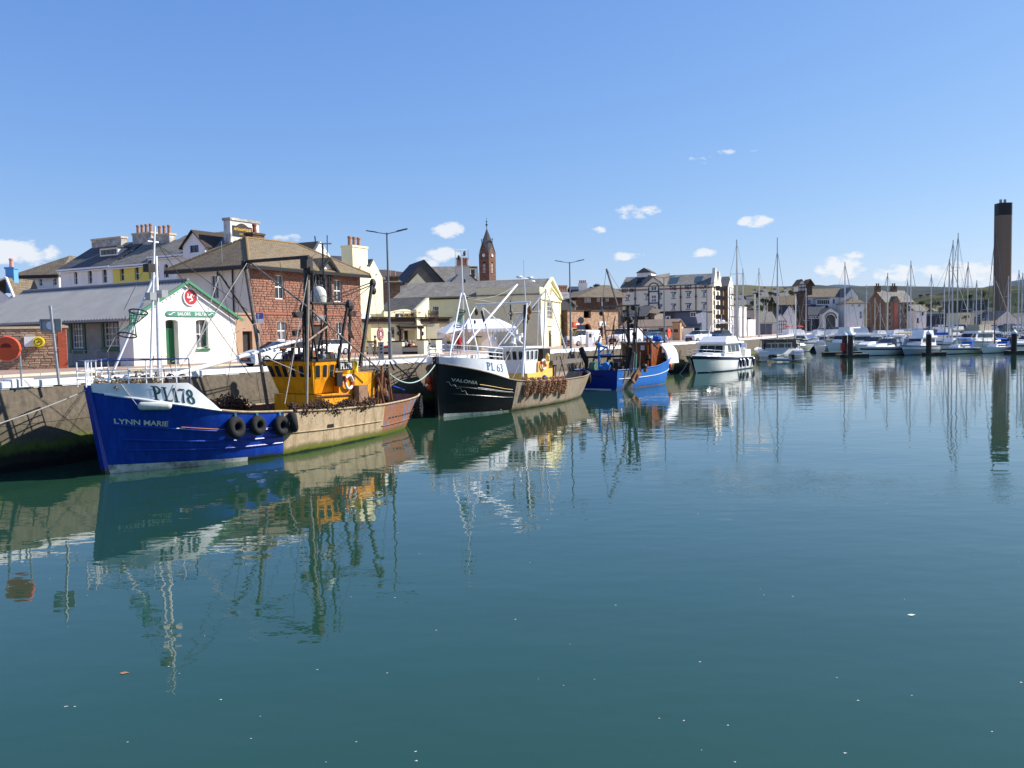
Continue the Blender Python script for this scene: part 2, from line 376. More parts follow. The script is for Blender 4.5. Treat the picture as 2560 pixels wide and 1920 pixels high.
def copy_tree(o,loc,rz=None,label=None):
 r=o.copy(); col.objects.link(r); r.location=loc
 if rz is not None:r.rotation_euler=(0,0,rz)
 if label:r['label']=label
 for ch in kids(o):
  c=ch.copy(); col.objects.link(c); c.parent=r
  for g in kids(ch):
   d=g.copy(); col.objects.link(d); d.parent=c
 return r
def text_mesh(txt,size,mat,ext=.006,bold=0.0,cx=True,sx=1.0):
 cu=bpy.data.curves.new('lettering','FONT'); cu.body=txt; cu.size=size; cu.extrude=ext; cu.offset=bold
 if cx:cu.align_x='CENTER'
 cu.resolution_u=3
 o=bpy.data.objects.new('lettering',cu); col.objects.link(o)
 dg=bpy.context.evaluated_depsgraph_get(); me=bpy.data.meshes.new_from_object(o.evaluated_get(dg))
 bpy.data.objects.remove(o); bpy.data.curves.remove(cu)
 for v in me.vertices:v.co.x*=sx
 me.materials.clear(); me.materials.append(mat); return me
 # ------------------------------------------------------------------ quay line
WP=[(-30,14),(-24.8,24),(-20.1,33),(-15.3,42),(-8.9,52),(-3.6,61.5),(2.6,72.5),(9.3,85.5),(16.2,98.5),(23.5,112),(37,139),(61,190),(104,290),(112,310),(128,320),(170,324),(420,330)]
def catmull(P,step=1.3,upto=None):
 out=[]
 for i in range(len(P)-1):
  p0=Vector(P[max(i-1,0)]); p1=Vector(P[i]); p2=Vector(P[i+1]); p3=Vector(P[min(i+2,len(P)-1)])
  L_=(p2-p1).length; n=max(1,int(L_/(step if L_<30 else step*4)))
  for k in range(n):
   t=k/n
   out.append(.5*((2*p1)+(p2-p0)*t+(2*p0-5*p1+4*p2-p3)*t*t+(3*p1-p0-3*p2+p3)*t**3))
 out.append(Vector(P[-1])); return out
WL=catmull(WP)
WD=[0.0]
for a,b in zip(WL,WL[1:]):WD.append(WD[-1]+(b-a).length)
def wp(d):
 i=0
 lo,hi=0,len(WD)-2
 while lo<hi:
  mid=(lo+hi+1)//2
  if WD[mid]<=d:lo=mid
  else:hi=mid-1
 a,b=WL[lo],WL[lo+1]; t=(d-WD[lo])/(WD[lo+1]-WD[lo]); p=a.lerp(b,t); tg=(b-a).normalized()
 return p,tg,Vector((tg.y,-tg.x))
def wd_at_Y(Y):
 for i in range(len(WL)-1):
  if WL[i].y<=Y<=WL[i+1].y:return WD[i]+(Y-WL[i].y)/(WL[i+1].y-WL[i].y)*(WD[i+1]-WD[i])
 return WD[-1]
QZ=3.4
WT=3.22
# ---- water
def water_material():
 m=bpy.data.materials.new('harbour water'); m.use_nodes=True; t=m.node_tree; b=t.nodes['Principled BSDF']; L=t.links.new
 b.inputs['Base Color'].default_value=(.015,.054,.032,1); b.inputs['Roughness'].default_value=.012; b.inputs['IOR'].default_value=1.5
 g=N(t,'ShaderNodeNewGeometry')
 def noise(sx,sy,detail,rough=.5,off=0):
  mp=N(t,'ShaderNodeMapping'); mp.inputs['Scale'].default_value=(sx,sy,1); mp.inputs['Location'].default_value=(off,off,0); L(g.outputs['Position'],mp.inputs[0])
  n=N(t,'ShaderNodeTexNoise'); n.inputs['Scale'].default_value=1; n.inputs['Detail'].default_value=detail; n.inputs['Roughness'].default_value=rough; L(mp.outputs[0],n.inputs['Vector'])
  return n.outputs[0]
 a=math_n(t,'MULTIPLY',noise(.9,1.5,1.5),.0075)
 c=math_n(t,'MULTIPLY',noise(.16,.3,1),.020)
 d=math_n(t,'MULTIPLY',noise(3.2,5.5,2,off=9),.0010)
 # a breeze-ruffled patch out in the basin
 sp=N(t,'ShaderNodeSeparateXYZ'); L(g.outputs['Position'],sp.inputs[0])
 def patch(x,y,rx,ry):
  u=math_n(t,'DIVIDE',math_n(t,'SUBTRACT',sp.outputs[0],x),rx); v=math_n(t,'DIVIDE',math_n(t,'SUBTRACT',sp.outputs[1],y),ry)
  q=math_n(t,'ADD',math_n(t,'MULTIPLY',u,u),math_n(t,'MULTIPLY',v,v)); return math_n(t,'SUBTRACT',1,q,True)
 pm=math_n(t,'ADD',patch(9.3,27.5,5.5,5.0),math_n(t,'MULTIPLY',patch(15.5,25,3.5,4.5),.6))
 pn=math_n(t,'MULTIPLY',noise(.7,.7,3,off=31),pm,True)
 e=math_n(t,'MULTIPLY',math_n(t,'MULTIPLY',noise(7,11,2,off=4),pn),.020)
 # wind streaks near the far pontoons
 far=math_n(t,'MULTIPLY',math_n(t,'MULTIPLY',patch(60,133,52,11),noise(1.2,2.0,3,off=2)),.035)
 h=math_n(t,'ADD',math_n(t,'ADD',math_n(t,'ADD',a,c),math_n(t,'ADD',d,e)),far)
 bp=N(t,'ShaderNodeBump'); bp.inputs['Strength'].default_value=1; bp.inputs['Distance'].default_value=1; L(h,bp.inputs['Height']); L(bp.outputs[0],b.inputs['Normal'])
 return m
mb=MB(); mb.add([(-90,-60,0),(700,-60,0),(700,345,0),(-90,345,0)],[(0,1,2,3)])
tag(mb.build('water',water_material()),kind='structure')
# ---- ground
mb=MB()
edge=[p-Vector((0,0))for p in WL]
pts=[]
for i,p in enumerate(edge):
 if i%2 and i<len(edge)-1:continue
 _,tg,n=wp(WD[i]if i<len(WD)-1 else WD[-1]-.01); q=p-n*.45; pts.append((q.x,q.y,QZ))
pts+=[(3500,330,QZ),(3500,6000,QZ),(-3500,6000,QZ),(-3500,-60,QZ),(-40,-60,QZ)]
mb.add(pts,[tuple(reversed(range(len(pts))))])
o=mb.build('ground',m_tarmac); tag(o,kind='structure')
if o.data.polygons[0].normal.z<0:o.data.flip_normals()
def strip(name,mat,d0,d1,o0,o1,z,step=2.5):
 P=[]
 n=max(2,int((d1-d0)/step))
 for k in range(n+1):
  p,tg,nn=wp(d0+(d1-d0)*k/n); a=p-nn*o0; b=p-nn*o1; P.append([(a.x,a.y,z),(b.x,b.y,z)])
 mb=MB(); mb.grid(P); ob=mb.build(name,mat)
 if ob.data.polygons[0].normal.z<0:ob.data.flip_normals()
 return tag(ob,kind='structure')
dA,dB=0.5,wd_at_Y(66)
strip('road',m_road,dA,dB,1.0,7.0,QZ+.006)
strip('road_marking',m_yline,dA,dB-1,6.55,6.65,QZ+.012); strip('road_marking',m_yline,dA,dB-1,6.75,6.85,QZ+.012)
strip('pavement',m_pave,dA,dB,7.15,18,QZ+.12)
mb=MB()
k=dA
while k<dB:
 p,tg,n=wp(k); q,tg2,n2=wp(min(k+.9,dB)); a=p-n*7.0; b=q-n2*7.0
 mb.beam((a.x-n.x*.075,a.y-n.y*.075,QZ+.05),(b.x-n2 .x*.075-tg.x*.015,b.y-n2 .y*.075-tg.y*.015,QZ+.05),.15,.16); k+=.915
tag(mb.build('kerb',m_kerb),kind='structure')
# ---- quay wall: panels with recessed joints, white coping blocks
m_quay=Mz('quay concrete',srgb(102,93,79),[(1.7,.4,srgb(86,80,64)),(1.1,.3,srgb(84,96,34)),(.75,.3,srgb(34,34,22)),(.3,.1,srgb(12,13,9))],rough=.92,bump=.03,bscale=5,streak=(srgb(74,67,58),.8),var=.25)  # bands: wet and weed, plus shadow darkness put into the lower wall colour
quay=thing('quay_wall','long grey concrete quay wall with green weed at the waterline and white coping on top','quay wall',(-20,33,0))
def wall_panel(d0,d1,z0,z1):
 mb=MB(); P=[]
 bat=lambda z:.55*(1-z/WT)
 n=max(1,int((d1-d0)/2.6))
 for j in range(n+1):
  p,tg,nn=wp(d0+(d1-d0)*j/n)
  row=[p+nn*bat(z0),p+nn*bat(z1),p-nn*.7,p-nn*.7]
  P.append([(row[0].x,row[0].y,z0),(row[1].x,row[1].y,z1),(row[2].x,row[2].y,z1),(row[3].x,row[3].y,z0)])
 mb.grid(P,closed=True)
 mb.f.append((3,2,1,0)); mb.m.append(0); b=len(mb.v)-4; mb.f.append((b,b+1,b+2,b+3)); mb.m.append(0)
 return mb
inv=Matrix.Translation((-quay.location))
def at_world(o,root):
 for v in o.data.vertices:v.co=v.co-root.location
 return o
dend=wd_at_Y(300); d=0.0; rr=random.Random(3)
mbk=MB()
while d<dend:
 L_=rr.uniform(4.2,6.5)if d<120 else 14
 L_=min(L_,dend-d)
 at_world(wall_panel(d+.012,d+L_-.012,-1.3,1.78).build('wall_panel',m_quay,quay),quay)
 at_world(wall_panel(d+.012,d+L_-.012,1.80,WT).build('wall_panel',m_quay,quay),quay)
 d+=L_
o=strip('joint_backing',m_quay,0,dend,.30,.9,WT-.02); o.parent=quay; del o['kind']; at_world(o,quay)
P=[]
for j in range(int(dend/2.5)):
 p,tg,nn=wp(j*2.5); P.append([(p.x-nn.x*.02+nn.x*.52,p.y-nn.y*.02+nn.y*.52,-1.3),(p.x-nn.x*.02,p.y-nn.y*.02,WT-.02)])
mb=MB(); mb.grid(P); at_world(mb.build('joint_backing',m_quay,quay),quay)
# coping
def coping(d0,d1,h=.25,proud=.06,w=.62,mat=m_oldwhite):
 mb=MB(); n=max(1,int((d1-d0)/1.5)); P=[]
 for j in range(n+1):
  p,tg,nn=wp(d0+(d1-d0)*j/n)
  o_,i_=proud,proud-w; b_=.03
  prof=[(o_,WT+.05),(o_,WT+.05+h-b_),(o_-b_,WT+.05+h),(i_+b_,WT+.05+h),(i_,WT+.05+h-b_),(i_,WT+.05)]
  P.append([(p.x+nn.x*a,p.y+nn.y*a,z)for a,z in prof])
 mb.grid(P,closed=True); c=len(P[0]); mb.f.append(tuple(reversed(range(c)))); mb.m.append(0); b=len(mb.v)-c; mb.f.append(tuple(range(b,b+c))); mb.m.append(0)
 # feet that leave dark drain slots under the block
 k=d0
 while k<d1-.1:
  p,tg,nn=wp(k); q,_,_=wp(min(k+.85,d1)); f=.28 if rr.random()<.5 else.26
  m_=(p-nn*f); m2=(q-nn*f)
  mb.beam((m_.x,m_.y,WT+.03),(m2 .x,m2 .y,WT+.03),.6,.06); k+=1.25 if h<.3 else 3
 return mb
d=3.0; k=0
dgap0,dgap1=wd_at_Y(37.6),wd_at_Y(38.8)
big=wd_at_Y(33.6)
while d<dend-3:
 L_=rr.uniform(2.6,3.6)if d<100 else rr.uniform(6,8)
 if d<big<d+L_:L_=big-d
 isbig=abs(d-big)<.01
 if isbig:L_=.9
 if not(dgap0<d<dgap1):
  at_world(coping(d+.01,d+L_-.01,h=.33 if isbig else(.25 if d<62 else.30),proud=.10 if isbig else.06).build('coping_stone',m_oldwhite,quay),quay)
 d+=L_; k+=1
 # far side quay: low stone wall
m_farwall=Mz('far quay stone',srgb(150,136,118),[(1.6,.5,srgb(90,82,62)),(.6,.3,srgb(40,40,30))],bump=.05,bscale=2,streak=(srgb(90,80,70),.6))
mb=MB(); P=[]; P2=[]
for i in range(len(WL)):
 if WD[i]<dend-1:continue
 p,tg,nn=wp(min(WD[i],WD[-1]-.01)); P.append([(p.x+nn.x*.4,p.y+nn.y*.4,-1),(p.x,p.y,QZ+.25),(p.x-nn.x*.6,p.y-nn.y*.6,QZ+.25),(p.x-nn.x*.6,p.y-nn.y*.6,QZ)])
mb.grid(P); o=mb.build('quay_wall',m_farwall); tag(o,'far stone quay wall closing the marina below the half-timbered buildings','quay wall')
# ------------------------------------------------------------------ hills
def hill(name,prof,dist,mat,z0=2.5,depth=.45,rough=.03,seed=1,base=None,n=90,rows=14,kind='structure'):
 """prof: skyline as (px, py) seen at the given distance; the hill rises from dist*(1-depth) to the ridge and falls away behind"""
 r=random.Random(seed); pr=[]
 for px,py in prof:
  p=D(px,py,dist); pr.append((p.x,p.z))
 xs=[pr[0][0]+(pr[-1][0]-pr[0][0])*i/n for i in range(n+1)]
 def zi(x):
  for(a,za),(b,zb)in zip(pr,pr[1:]):
   if a<=x<=b:t=(x-a)/(b-a); t=t*t*(3-2*t)*.5+t*.5; return za+(zb-za)*t
  return pr[-1][1]
 import mathutils.noise as mn
 P=[]
 for j in range(rows+5):
  t=j/rows; y=dist*(1-depth)+dist*depth*t; row=[]
  for x in xs:
   zr=zi(x); s=min(t,1.0); f=s**1.15 if t<=1 else 1-(t-1)*1.4
   zz=z0+(zr-z0)*f
   nn_=mn.noise(Vector((x/dist*14,y/dist*14,seed)))*rough*dist*.5*(1-abs(2*s-1))+mn.noise(Vector((x/dist*50,y/dist*50,seed)))*rough*dist*.10*(1 if t<1 else 0)*min(1,(1-s)*4)
   k=y/dist
   row.append((x*k if False else x,y,zz+nn_ if 0<t<1 else zz))
  P.append(row)
 mb=MB(); mb.grid(P); o=mb.build(name,mat,smooth=True)
 return tag(o,kind=kind)
def Mhill(name,c1,c2,c3,scale,scale2):
 m=bpy.data.materials.new(name); m.use_nodes=True; t=m.node_tree; b=t.nodes['Principled BSDF']; L=t.links.new
 b.inputs['Roughness'].default_value=1; b.inputs['Specular IOR Level'].default_value=0
 g=N(t,'ShaderNodeTexCoord')
 n=N(t,'ShaderNodeTexNoise'); n.inputs['Scale'].default_value=scale; n.inputs['Detail'].default_value=9; n.inputs['Roughness'].default_value=.65; L(g.outputs['Object'],n.inputs['Vector'])
 v=N(t,'ShaderNodeTexVoronoi'); v.inputs['Scale'].default_value=scale2; L(g.outputs['Object'],v.inputs['Vector'])
 r1=N(t,'ShaderNodeMapRange'); r1 .inputs['From Min'].default_value=.42; r1 .inputs['From Max'].default_value=.58; L(n.outputs[0],r1 .inputs[0])
 mx=N(t,'ShaderNodeMixRGB'); L(r1 .outputs[0],mx.inputs[0]); mx.inputs[1].default_value=(*c1,1); mx.inputs[2].default_value=(*c2,1)
 sp=N(t,'ShaderNodeSeparateXYZ'); L(v.outputs['Color'],sp.inputs[0])
 r2=N(t,'ShaderNodeMapRange'); r2 .inputs['From Min'].default_value=.55; r2 .inputs['From Max'].default_value=.75; L(sp.outputs[0],r2 .inputs[0])
 m2=N(t,'ShaderNodeMixRGB'); L(math_n(t,'MULTIPLY',r2 .outputs[0],.6),m2 .inputs[0]); L(mx.outputs[0],m2 .inputs[1]); m2 .inputs[2].default_value=(*c3,1)
 L(m2 .outputs[0],b.inputs['Base Color']); return m
mh_far=Mhill('far moorland',(.075,.088,.088),(.09,.095,.09),(.065,.082,.078),.004,.006)
mh_blue=Mhill('hazy blue distant hill',(.09,.12,.16),(.10,.13,.165),(.09,.12,.15),.003,.004)  # distance haze put into the colour of this and the moorland hill
mh_mid=Mhill('scrub hillside',(.045,.058,.032),(.105,.10,.06),(.035,.046,.026),.02,.02)
mh_heath=Mhill('heather hill',(.075,.065,.075),(.09,.08,.075),(.06,.055,.06),.01,.01)
mh_near=Mhill('bracken slope',(.09,.10,.04),(.05,.065,.025),(.14,.125,.065),.06,.08)
hill('hill',[(1500,836),(1700,722),(1830,714),(1960,716),(2040,712),(2100,717),(2200,714),(2300,716),(2430,719),(2560,722),(2700,730)],2600,mh_far,seed=4)
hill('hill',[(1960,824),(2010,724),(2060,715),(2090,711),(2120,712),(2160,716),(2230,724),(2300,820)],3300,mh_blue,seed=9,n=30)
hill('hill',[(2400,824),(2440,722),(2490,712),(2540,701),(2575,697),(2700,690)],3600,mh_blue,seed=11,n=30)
hill('hill',[(2150,822),(2200,765),(2260,752),(2330,737),(2385,727),(2440,721),(2500,716),(2560,714),(2700,712)],1150,mh_mid,seed=5,depth=.5)
hill('hill',[(2080,826),(2130,790),(2200,762),(2260,752),(2310,768),(2380,782),(2480,780),(2560,770),(2700,765)],760,mh_mid,seed=15,depth=.35)
hill('hill',[(600,840),(700,700),(800,684),(900,676),(960,674),(1010,680),(1060,700),(1120,840)],1500,mh_heath,seed=6)
hill('hill',[(1180,836),(1330,735),(1400,722),(1470,720),(1560,722),(1700,716),(1760,713),(1860,712),(1920,716),(1990,722),(2060,748),(2160,826)],900,Mhill('stubble fields',(.19,.17,.11),(.13,.125,.08),(.09,.095,.06),.012,.009),seed=7)
hill('hill',[(1640,836),(1770,752),(1850,746),(1930,742),(1990,752),(2060,790),(2130,830)],470,mh_near,seed=8,depth=.22,n=50)
# ------------------------------------------------------------------ building kit
class Bld:
 """local frame: x along the front to the right, y back into the building, z up from the ground"""
 def __init__(s,name,label,cat,px,Y,ang,zb=QZ,py=800,group=None):
  p=D(px,py,Y); s.a=R(ang); s.zb=zb; s.O=Vector((p.x,p.y,zb))
  s.e1=Vector((math.cos(s.a),math.sin(s.a),0)); s.e2=Vector((-math.sin(s.a),math.cos(s.a),0))
  s.root=thing(name,label,cat,s.O,s.a,group); s.W=s.D=0
 def _hit(s,px,py,n,c):
  d=ray(px,py); t=(c-(CP-s.O).dot(n))/d.dot(n); P=CP+d*t-s.O
  return P.dot(s.e1),P.dot(s.e2),P.z
 def fp(s,px,py,y=0.0):a=s._hit(px,py,s.e2,y); return a[0],a[2]
 def sp(s,px,py,x=0.0):a=s._hit(px,py,s.e1,x); return a[1],a[2]
 def P(s,face,u,w,z):
  return{'f':(u,w,z),'l':(w,u,z),'r':(s.W-w,u,z),'b':(u,s.D-w,z)}[face]
 def panel(s,mb,face,u0,u1,z0,z1,holes=(),depth=.14,mi=0):
  us=sorted({u0,u1,*[min(max(h[k],u0),u1)for h in holes for k in(0,2)]}); zs=sorted({z0,z1,*[min(max(h[k],z0),z1)for h in holes for k in(1,3)]})
  ins=lambda u,z:any(h[0]<u<h[2]and h[1]<z<h[3]for h in holes)
  for a,b in zip(us,us[1:]):
   if b-a<1e-5:continue
   for c,d in zip(zs,zs[1:]):
    if d-c<1e-5 or ins((a+b)/2,(c+d)/2):continue
    q=[s.P(face,a,0,c),s.P(face,b,0,c),s.P(face,b,0,d),s.P(face,a,0,d)]
    if face in 'lb':q.reverse()
    mb.add(q,[(0,1,2,3)],mi)
  for(a,c,b,d)in[h[:4]for h in holes]:
   for(p,q)in(((a,c),(b,c)),((b,c),(b,d)),((b,d),(a,d)),((a,d),(a,c))):
    mb.add([s.P(face,p[0],0,p[1]),s.P(face,q[0],0,q[1]),s.P(face,q[0],depth,q[1]),s.P(face,p[0],depth,p[1])],[(0,1,2,3)],mi)
 def arch_fill(s,mb,face,h,depth=.14,rise=None,mi=0):
  a,c,b,d=h[:4]; r=(b-a)/2; rise=rise or r; n=8; cx=(a+b)/2
  for sgn in(-1,1):
   pts=[(cx+sgn*r*math.sin(math.pi/2*k/n),d-rise+rise*math.cos(math.pi/2*k/n))for k in range(n+1)]
   corner=(cx+sgn*r,d)
   for p,q in zip(pts,pts[1:]):
    mb.add([s.P(face,*(corner[0],0,corner[1])),s.P(face,p[0],0,p[1]),s.P(face,q[0],0,q[1])],[(0,1,2)],mi)
    mb.add([s.P(face,p[0],0,p[1]),s.P(face,q[0],0,q[1]),s.P(face,q[0],depth,q[1]),s.P(face,p[0],depth,p[1])],[(0,1,2,3)],mi)
 def bbox(s,mb,face,u0,w0,z0,u1,w1,z1,mi=0):
  a,b=s.P(face,u0,w0,z0),s.P(face,u1,w1,z1)
  mb.box(min(a[0],b[0]),min(a[1],b[1]),min(a[2],b[2]),max(a[0],b[0]),max(a[1],b[1]),max(a[2],b[2]),mi)
 def window(s,face,h,nx=2,nz=2,fm=None,gm=None,depth=.14,fw=.06,sill=None,name='window',surround=None,zsplit=None):
  fm=fm or m_whitepaint; a,c,b,d=h[:4]; e=.004; mb=MB(); w0,w1=depth-.06,depth+.02
  a+=e; b-=e; c+=e; d-=e
  s.bbox(mb,face,a,w0,c,a+fw,w1,d); s.bbox(mb,face,b-fw,w0,c,b,w1,d)
  s.bbox(mb,face,a+fw,w0,c,b-fw,w1,c+fw); s.bbox(mb,face,a+fw,w0,d-fw,b-fw,w1,d)
  bw=fw*.6
  for i in range(1,nx):
   u=a+(b-a)*i/nx; s.bbox(mb,face,u-bw/2,w0+.01,c+fw,u+bw/2,w1-.005,d-fw)
  for i in range(1,nz):
   z=c+(d-c)*i/nz if zsplit is None else zsplit
   b2=fw if nz==2 else bw
   s.bbox(mb,face,a+fw,w0+.005,z-b2/2,b-fw,w1-.01,z+b2/2)
  if surround:
   t=surround
   s.bbox(mb,face,h[0]-t,-.03,h[1],h[0]-.005,.02,h[3]+t,1); s.bbox(mb,face,h[2]+.005,-.03,h[1],h[2]+t,.02,h[3]+t,1); s.bbox(mb,face,h[0]-.005,-.03,h[3]+.005,h[2]+.005,.02,h[3]+t,1)
  o=mb.build(name,[fm,s.sm if hasattr(s,'sm')else m_cap],s.root)
  g=MB(); g.add([s.P(face,a+fw*.5,depth,c+fw*.5),s.P(face,b-fw*.5,depth,c+fw*.5),s.P(face,b-fw*.5,depth,d-fw*.5),s.P(face,a+fw*.5,depth,d-fw*.5)],[(0,1,2,3)])
  g.build('pane',gm or m_glass,o)
  if sill is not None:
   q=MB(); s.bbox(q,face,h[0]-.1,-.09,h[1]-.12,h[2]+.1,depth-.005,h[1]-.003); q.build('window_sill',sill,o)
  return o
 def body(s,W,Dp,H,mat,fh=(),lh=(),rh=(),gable=None,rise=0,arches=(),depth=.14,name='wall',z0=-.3,gtop=None):
  s.W,s.D,s.H=W,Dp,H; mb=MB()
  s.panel(mb,'f',0,W,z0,H,fh,depth); s.panel(mb,'l',0,Dp,z0,H,lh,depth); s.panel(mb,'r',0,Dp,z0,H,rh,depth); s.panel(mb,'b',0,W,z0,H)
  for face,h,ri in arches:s.arch_fill(mb,face,h,depth,ri)
  if gable=='y':
   for y in(0,Dp):mb.add([(0,y,H),(W,y,H),(W/2,y,H+rise)],[(0,1,2)])
  if gable=='x':
   for x in(0,W):mb.add([(x,0,H),(x,Dp,H),(x,Dp/2,H+rise)],[(0,1,2)])
  mb.add([(0,0,H-.02),(W,0,H-.02),(W,Dp,H-.02),(0,Dp,H-.02)],[(0,1,2,3)])
  return mb.build(name,mat,s.root)
 def roof(s,kind,mat,rise,ov=.35,vg=.25,th=.12,H=None,x0=0,y0=0,x1=None,y1=None,name='roof',fascia=None,hipl=0.0,hipr=0.0,parent=None):
  W=s.W if x1 is None else x1; Dp=s.D if y1 is None else y1; H=s.H if H is None else H
  W-=0; mb=MB()
  if kind=='x':
   c=(y0+Dp)/2; k=rise/(c-y0)
   for sg,ye in((1,y0-ov),(-1,Dp+ov)):
    zl=H-ov*k; a=[(x0-vg,ye,zl),(W+vg,ye,zl),(W+vg-hipr,c,H+rise),(x0-vg+hipl,c,H+rise)]
    mb.prism(a,(0,0,th))
   if hipl:mb.prism([(x0-vg,y0-ov,H-ov*k),(x0-vg+hipl,c,H+rise),(x0-vg,Dp+ov,H-ov*k)],(0,0,th))
   if hipr:mb.prism([(W+vg,y0-ov,H-ov*k),(W+vg,Dp+ov,H-ov*k),(W+vg-hipr,c,H+rise)],(0,0,th))
  elif kind=='y':
   c=(x0+W)/2; k=rise/(c-x0)
   for xe in(x0-ov,W+ov):
    zl=H-ov*k; mb.prism([(xe,y0-vg,zl),(xe,Dp+vg,zl),(c,Dp+vg-hipr,H+rise),(c,y0-vg+hipl,H+rise)],(0,0,th))
   if hipl:mb.prism([(x0-ov,y0-vg,H-ov*k),(W+ov,y0-vg,H-ov*k),(c,y0-vg+hipl,H+rise)],(0,0,th))
   if hipr:mb.prism([(x0-ov,Dp+vg,H-ov*k),(c,Dp+vg-hipr,H+rise),(W+ov,Dp+vg,H-ov*k)],(0,0,th))
  elif kind=='flat':
   mb.box(x0-ov,y0-ov,H,W+ov,Dp+ov,H+th)
  elif kind=='shed':
   mb.prism([(x0-vg,y0-ov,H-ov*rise/(Dp-y0)),(W+vg,y0-ov,H-ov*rise/(Dp-y0)),(W+vg,Dp,H+rise),(x0-vg,Dp,H+rise)],(0,0,th))
  o=mb.build(name,mat,parent or s.root)
  if fascia:
   f=MB(); z=H-ov*rise/max(.1,((Dp-y0)/2 if kind=='x' else(W-x0)/2));
   if kind=='x' or(hipl or hipr)or kind=='flat':
    f.box(x0-vg-.03,y0-ov-.06,z-.16,W+vg+.03,y0-ov-.01,z+.1)
   if kind=='y' or hipl or kind=='flat':
    f.box(x0-ov-.06,y0-vg,z-.16,x0-ov-.01,Dp+vg,z+.1)
   f.build('gutter',fascia,s.root)
  return o
 def chimney(s,x,y,z0,w,d,h,pots=2,mat=None,cap=None,pm=None,ph=.55,along='x',pr=.13):
  mb=MB(); mb.box(x-w/2,y-d/2,z0,x+w/2,y+d/2,z0+h-.2); c=.08
  mb.box(x-w/2-c,y-d/2-c,z0+h-.2,x+w/2+c,y+d/2+c,z0+h,1)
  o=mb.build('chimney',[mat or m_chim,cap or m_cap],s.root)
  for i in range(pots):
   t=(i+.5)/pots-.5; px=x+(t*w*.9 if along=='x' else 0); py=y+(t*d*.9 if along=='y' else 0)
   q=MB(); q.lathe([(pr,0),(pr*.85,ph*.75),(pr*1.1,ph*.8),(pr*1.05,ph)],8,(px,py,z0+h)); q.build('chimney_pot',pm or m_pot,o)
  return o
_stone_me={}
def stone_variants(mat):
 if mat.name in _stone_me:return _stone_me[mat.name]
 r=random.Random(5); L_=[]
 for k in range(6):
  mb=MB(); i=lambda a:r.uniform(.01,a)
  f=[(i(.06),-1,i(.14)),(1-i(.06),-1,i(.14)),(1-i(.06),-1,1-i(.14)),(i(.06),-1,1-i(.14)),(.5,-1.25,r.uniform(.3,.7))]
  b=[(0,.05,0),(1,.05,0),(1,.05,1),(0,.05,1)]
  mb.add(f+b,[(0,1,4),(1,2,4),(2,3,4),(3,0,4),(5,6,1,0),(6,7,2,1),(7,8,3,2),(8,5,0,3)]); L_.append(mb.mesh('stone',mat))
 _stone_me[mat.name]=L_; return L_
def masonry(B,face,u0,z0,u1,z1,holes,ch,lr,mat,seed=1,proud=.03,cap=300,jit=.25,gap=.02,maxz=None,name='stone'):
 r=random.Random(seed); z=z0; S=[]
 while z<z1-.04:
  h=ch*r.uniform(1-jit,1+jit); h=min(h,z1-z); u=u0-r.uniform(0,lr[0])
  while u<u1:
   L_=r.uniform(*lr); a,b=max(u,u0),min(u+L_,u1); zc=z+h/2
   segs=[(a+gap/2,b-gap/2)]
   for hh in holes:
    if hh[1]-gap<zc+h*.3 and hh[3]+gap>zc-h*.3:
     ns=[]
     for(p,q)in segs:
      if hh[2]<=p or hh[0]>=q:ns.append((p,q))
      else:
       if hh[0]-gap-p>.08:ns.append((p,hh[0]-gap))
       if q-hh[2]-gap>.08:ns.append((hh[2]+gap,q))
     segs=ns
   for(p,q)in segs:
    if q-p>.06:S.append((p,z,q-p,h-gap))
   u+=L_
  z+=h
 S.sort(key=lambda t:-(t[2]*t[3])+(0 if face!='f' else t[0]*.004))
 V=stone_variants(mat)
 for(u,z,L_,h)in S[:cap]:
  me=V[r.randrange(6)]; pr=proud*r.uniform(.6,1.4)
  if face=='f':inst(me,name,B.root,(u,0,z),(0,0,0),(L_,pr,h))
  else:inst(me,name,B.root,(0,u+L_,z),(0,0,-math.pi/2),(L_,pr,h))
 if len(S)>cap:
  mb=MB()
  for(u,z,L_,h)in S[cap:]:
   me=V[r.randrange(6)]; pr=proud*r.uniform(.6,1.4); vs=[]
   for v in me.vertices:
    c=(u+v.co.x*L_,v.co.y*pr,z+v.co.z*h)
    vs.append(c if face=='f' else(c[1],2*u+L_-c[0],c[2]))
   mb.add(vs,[tuple(p.vertices)for p in me.polygons])
  tag(mb.build('stonework',mat,B.root),kind='stuff')
def wpx(B,face,x0,y0,x1,y1):
 """window hole from two picture corners on a wall face"""
 f=B.fp if face=='f' else B.sp
 a,b=f(x0,y0),f(x1,y1); c,d=f(x0,y1),f(x1,y0)
 return(min(a[0],b[0]),(b[1]+c[1])/2,max(a[0],b[0]),(a[1]+d[1])/2)
 # ---- far cottage with the blue chimney
B=Bld('cottage','white gabled cottage with a bright blue chimney at the far left edge','cottage',44,92,88)
W=3; B.body(5.0,9,5.7,m_white,gable=None);
lh=[wpx(B,'l',25,740,32,761),wpx(B,'l',3,743,12,763)]
bpy.data.objects.remove(kids(B.root)[0]); B.body(5.0,9,5.9,m_white,lh=lh)
for h in lh:B.window('l',h,1,2,m_whitepaint,m_glass,sill=m_whitepaint)
a,z=B.sp(17,696)
mb=MB(); ya,za=B.sp(36,731); yb,zb_=B.sp(-8,731)
mb.prism([(0.0,.05,5.9),(0.0,8,5.9),(0.0,8/2-.6,z)],(.2,0,0)); mb.build('gable_wall',m_white,B.root)
mb=MB()
mb.beam((-.1,-.1,5.7),(-.1,a,z+.1),.3,.14); mb.beam((-.1,a,z+.1),(-.1,8.4,5.7),.3,.14); mb.build('bargeboard',m_whitepaint,B.root)
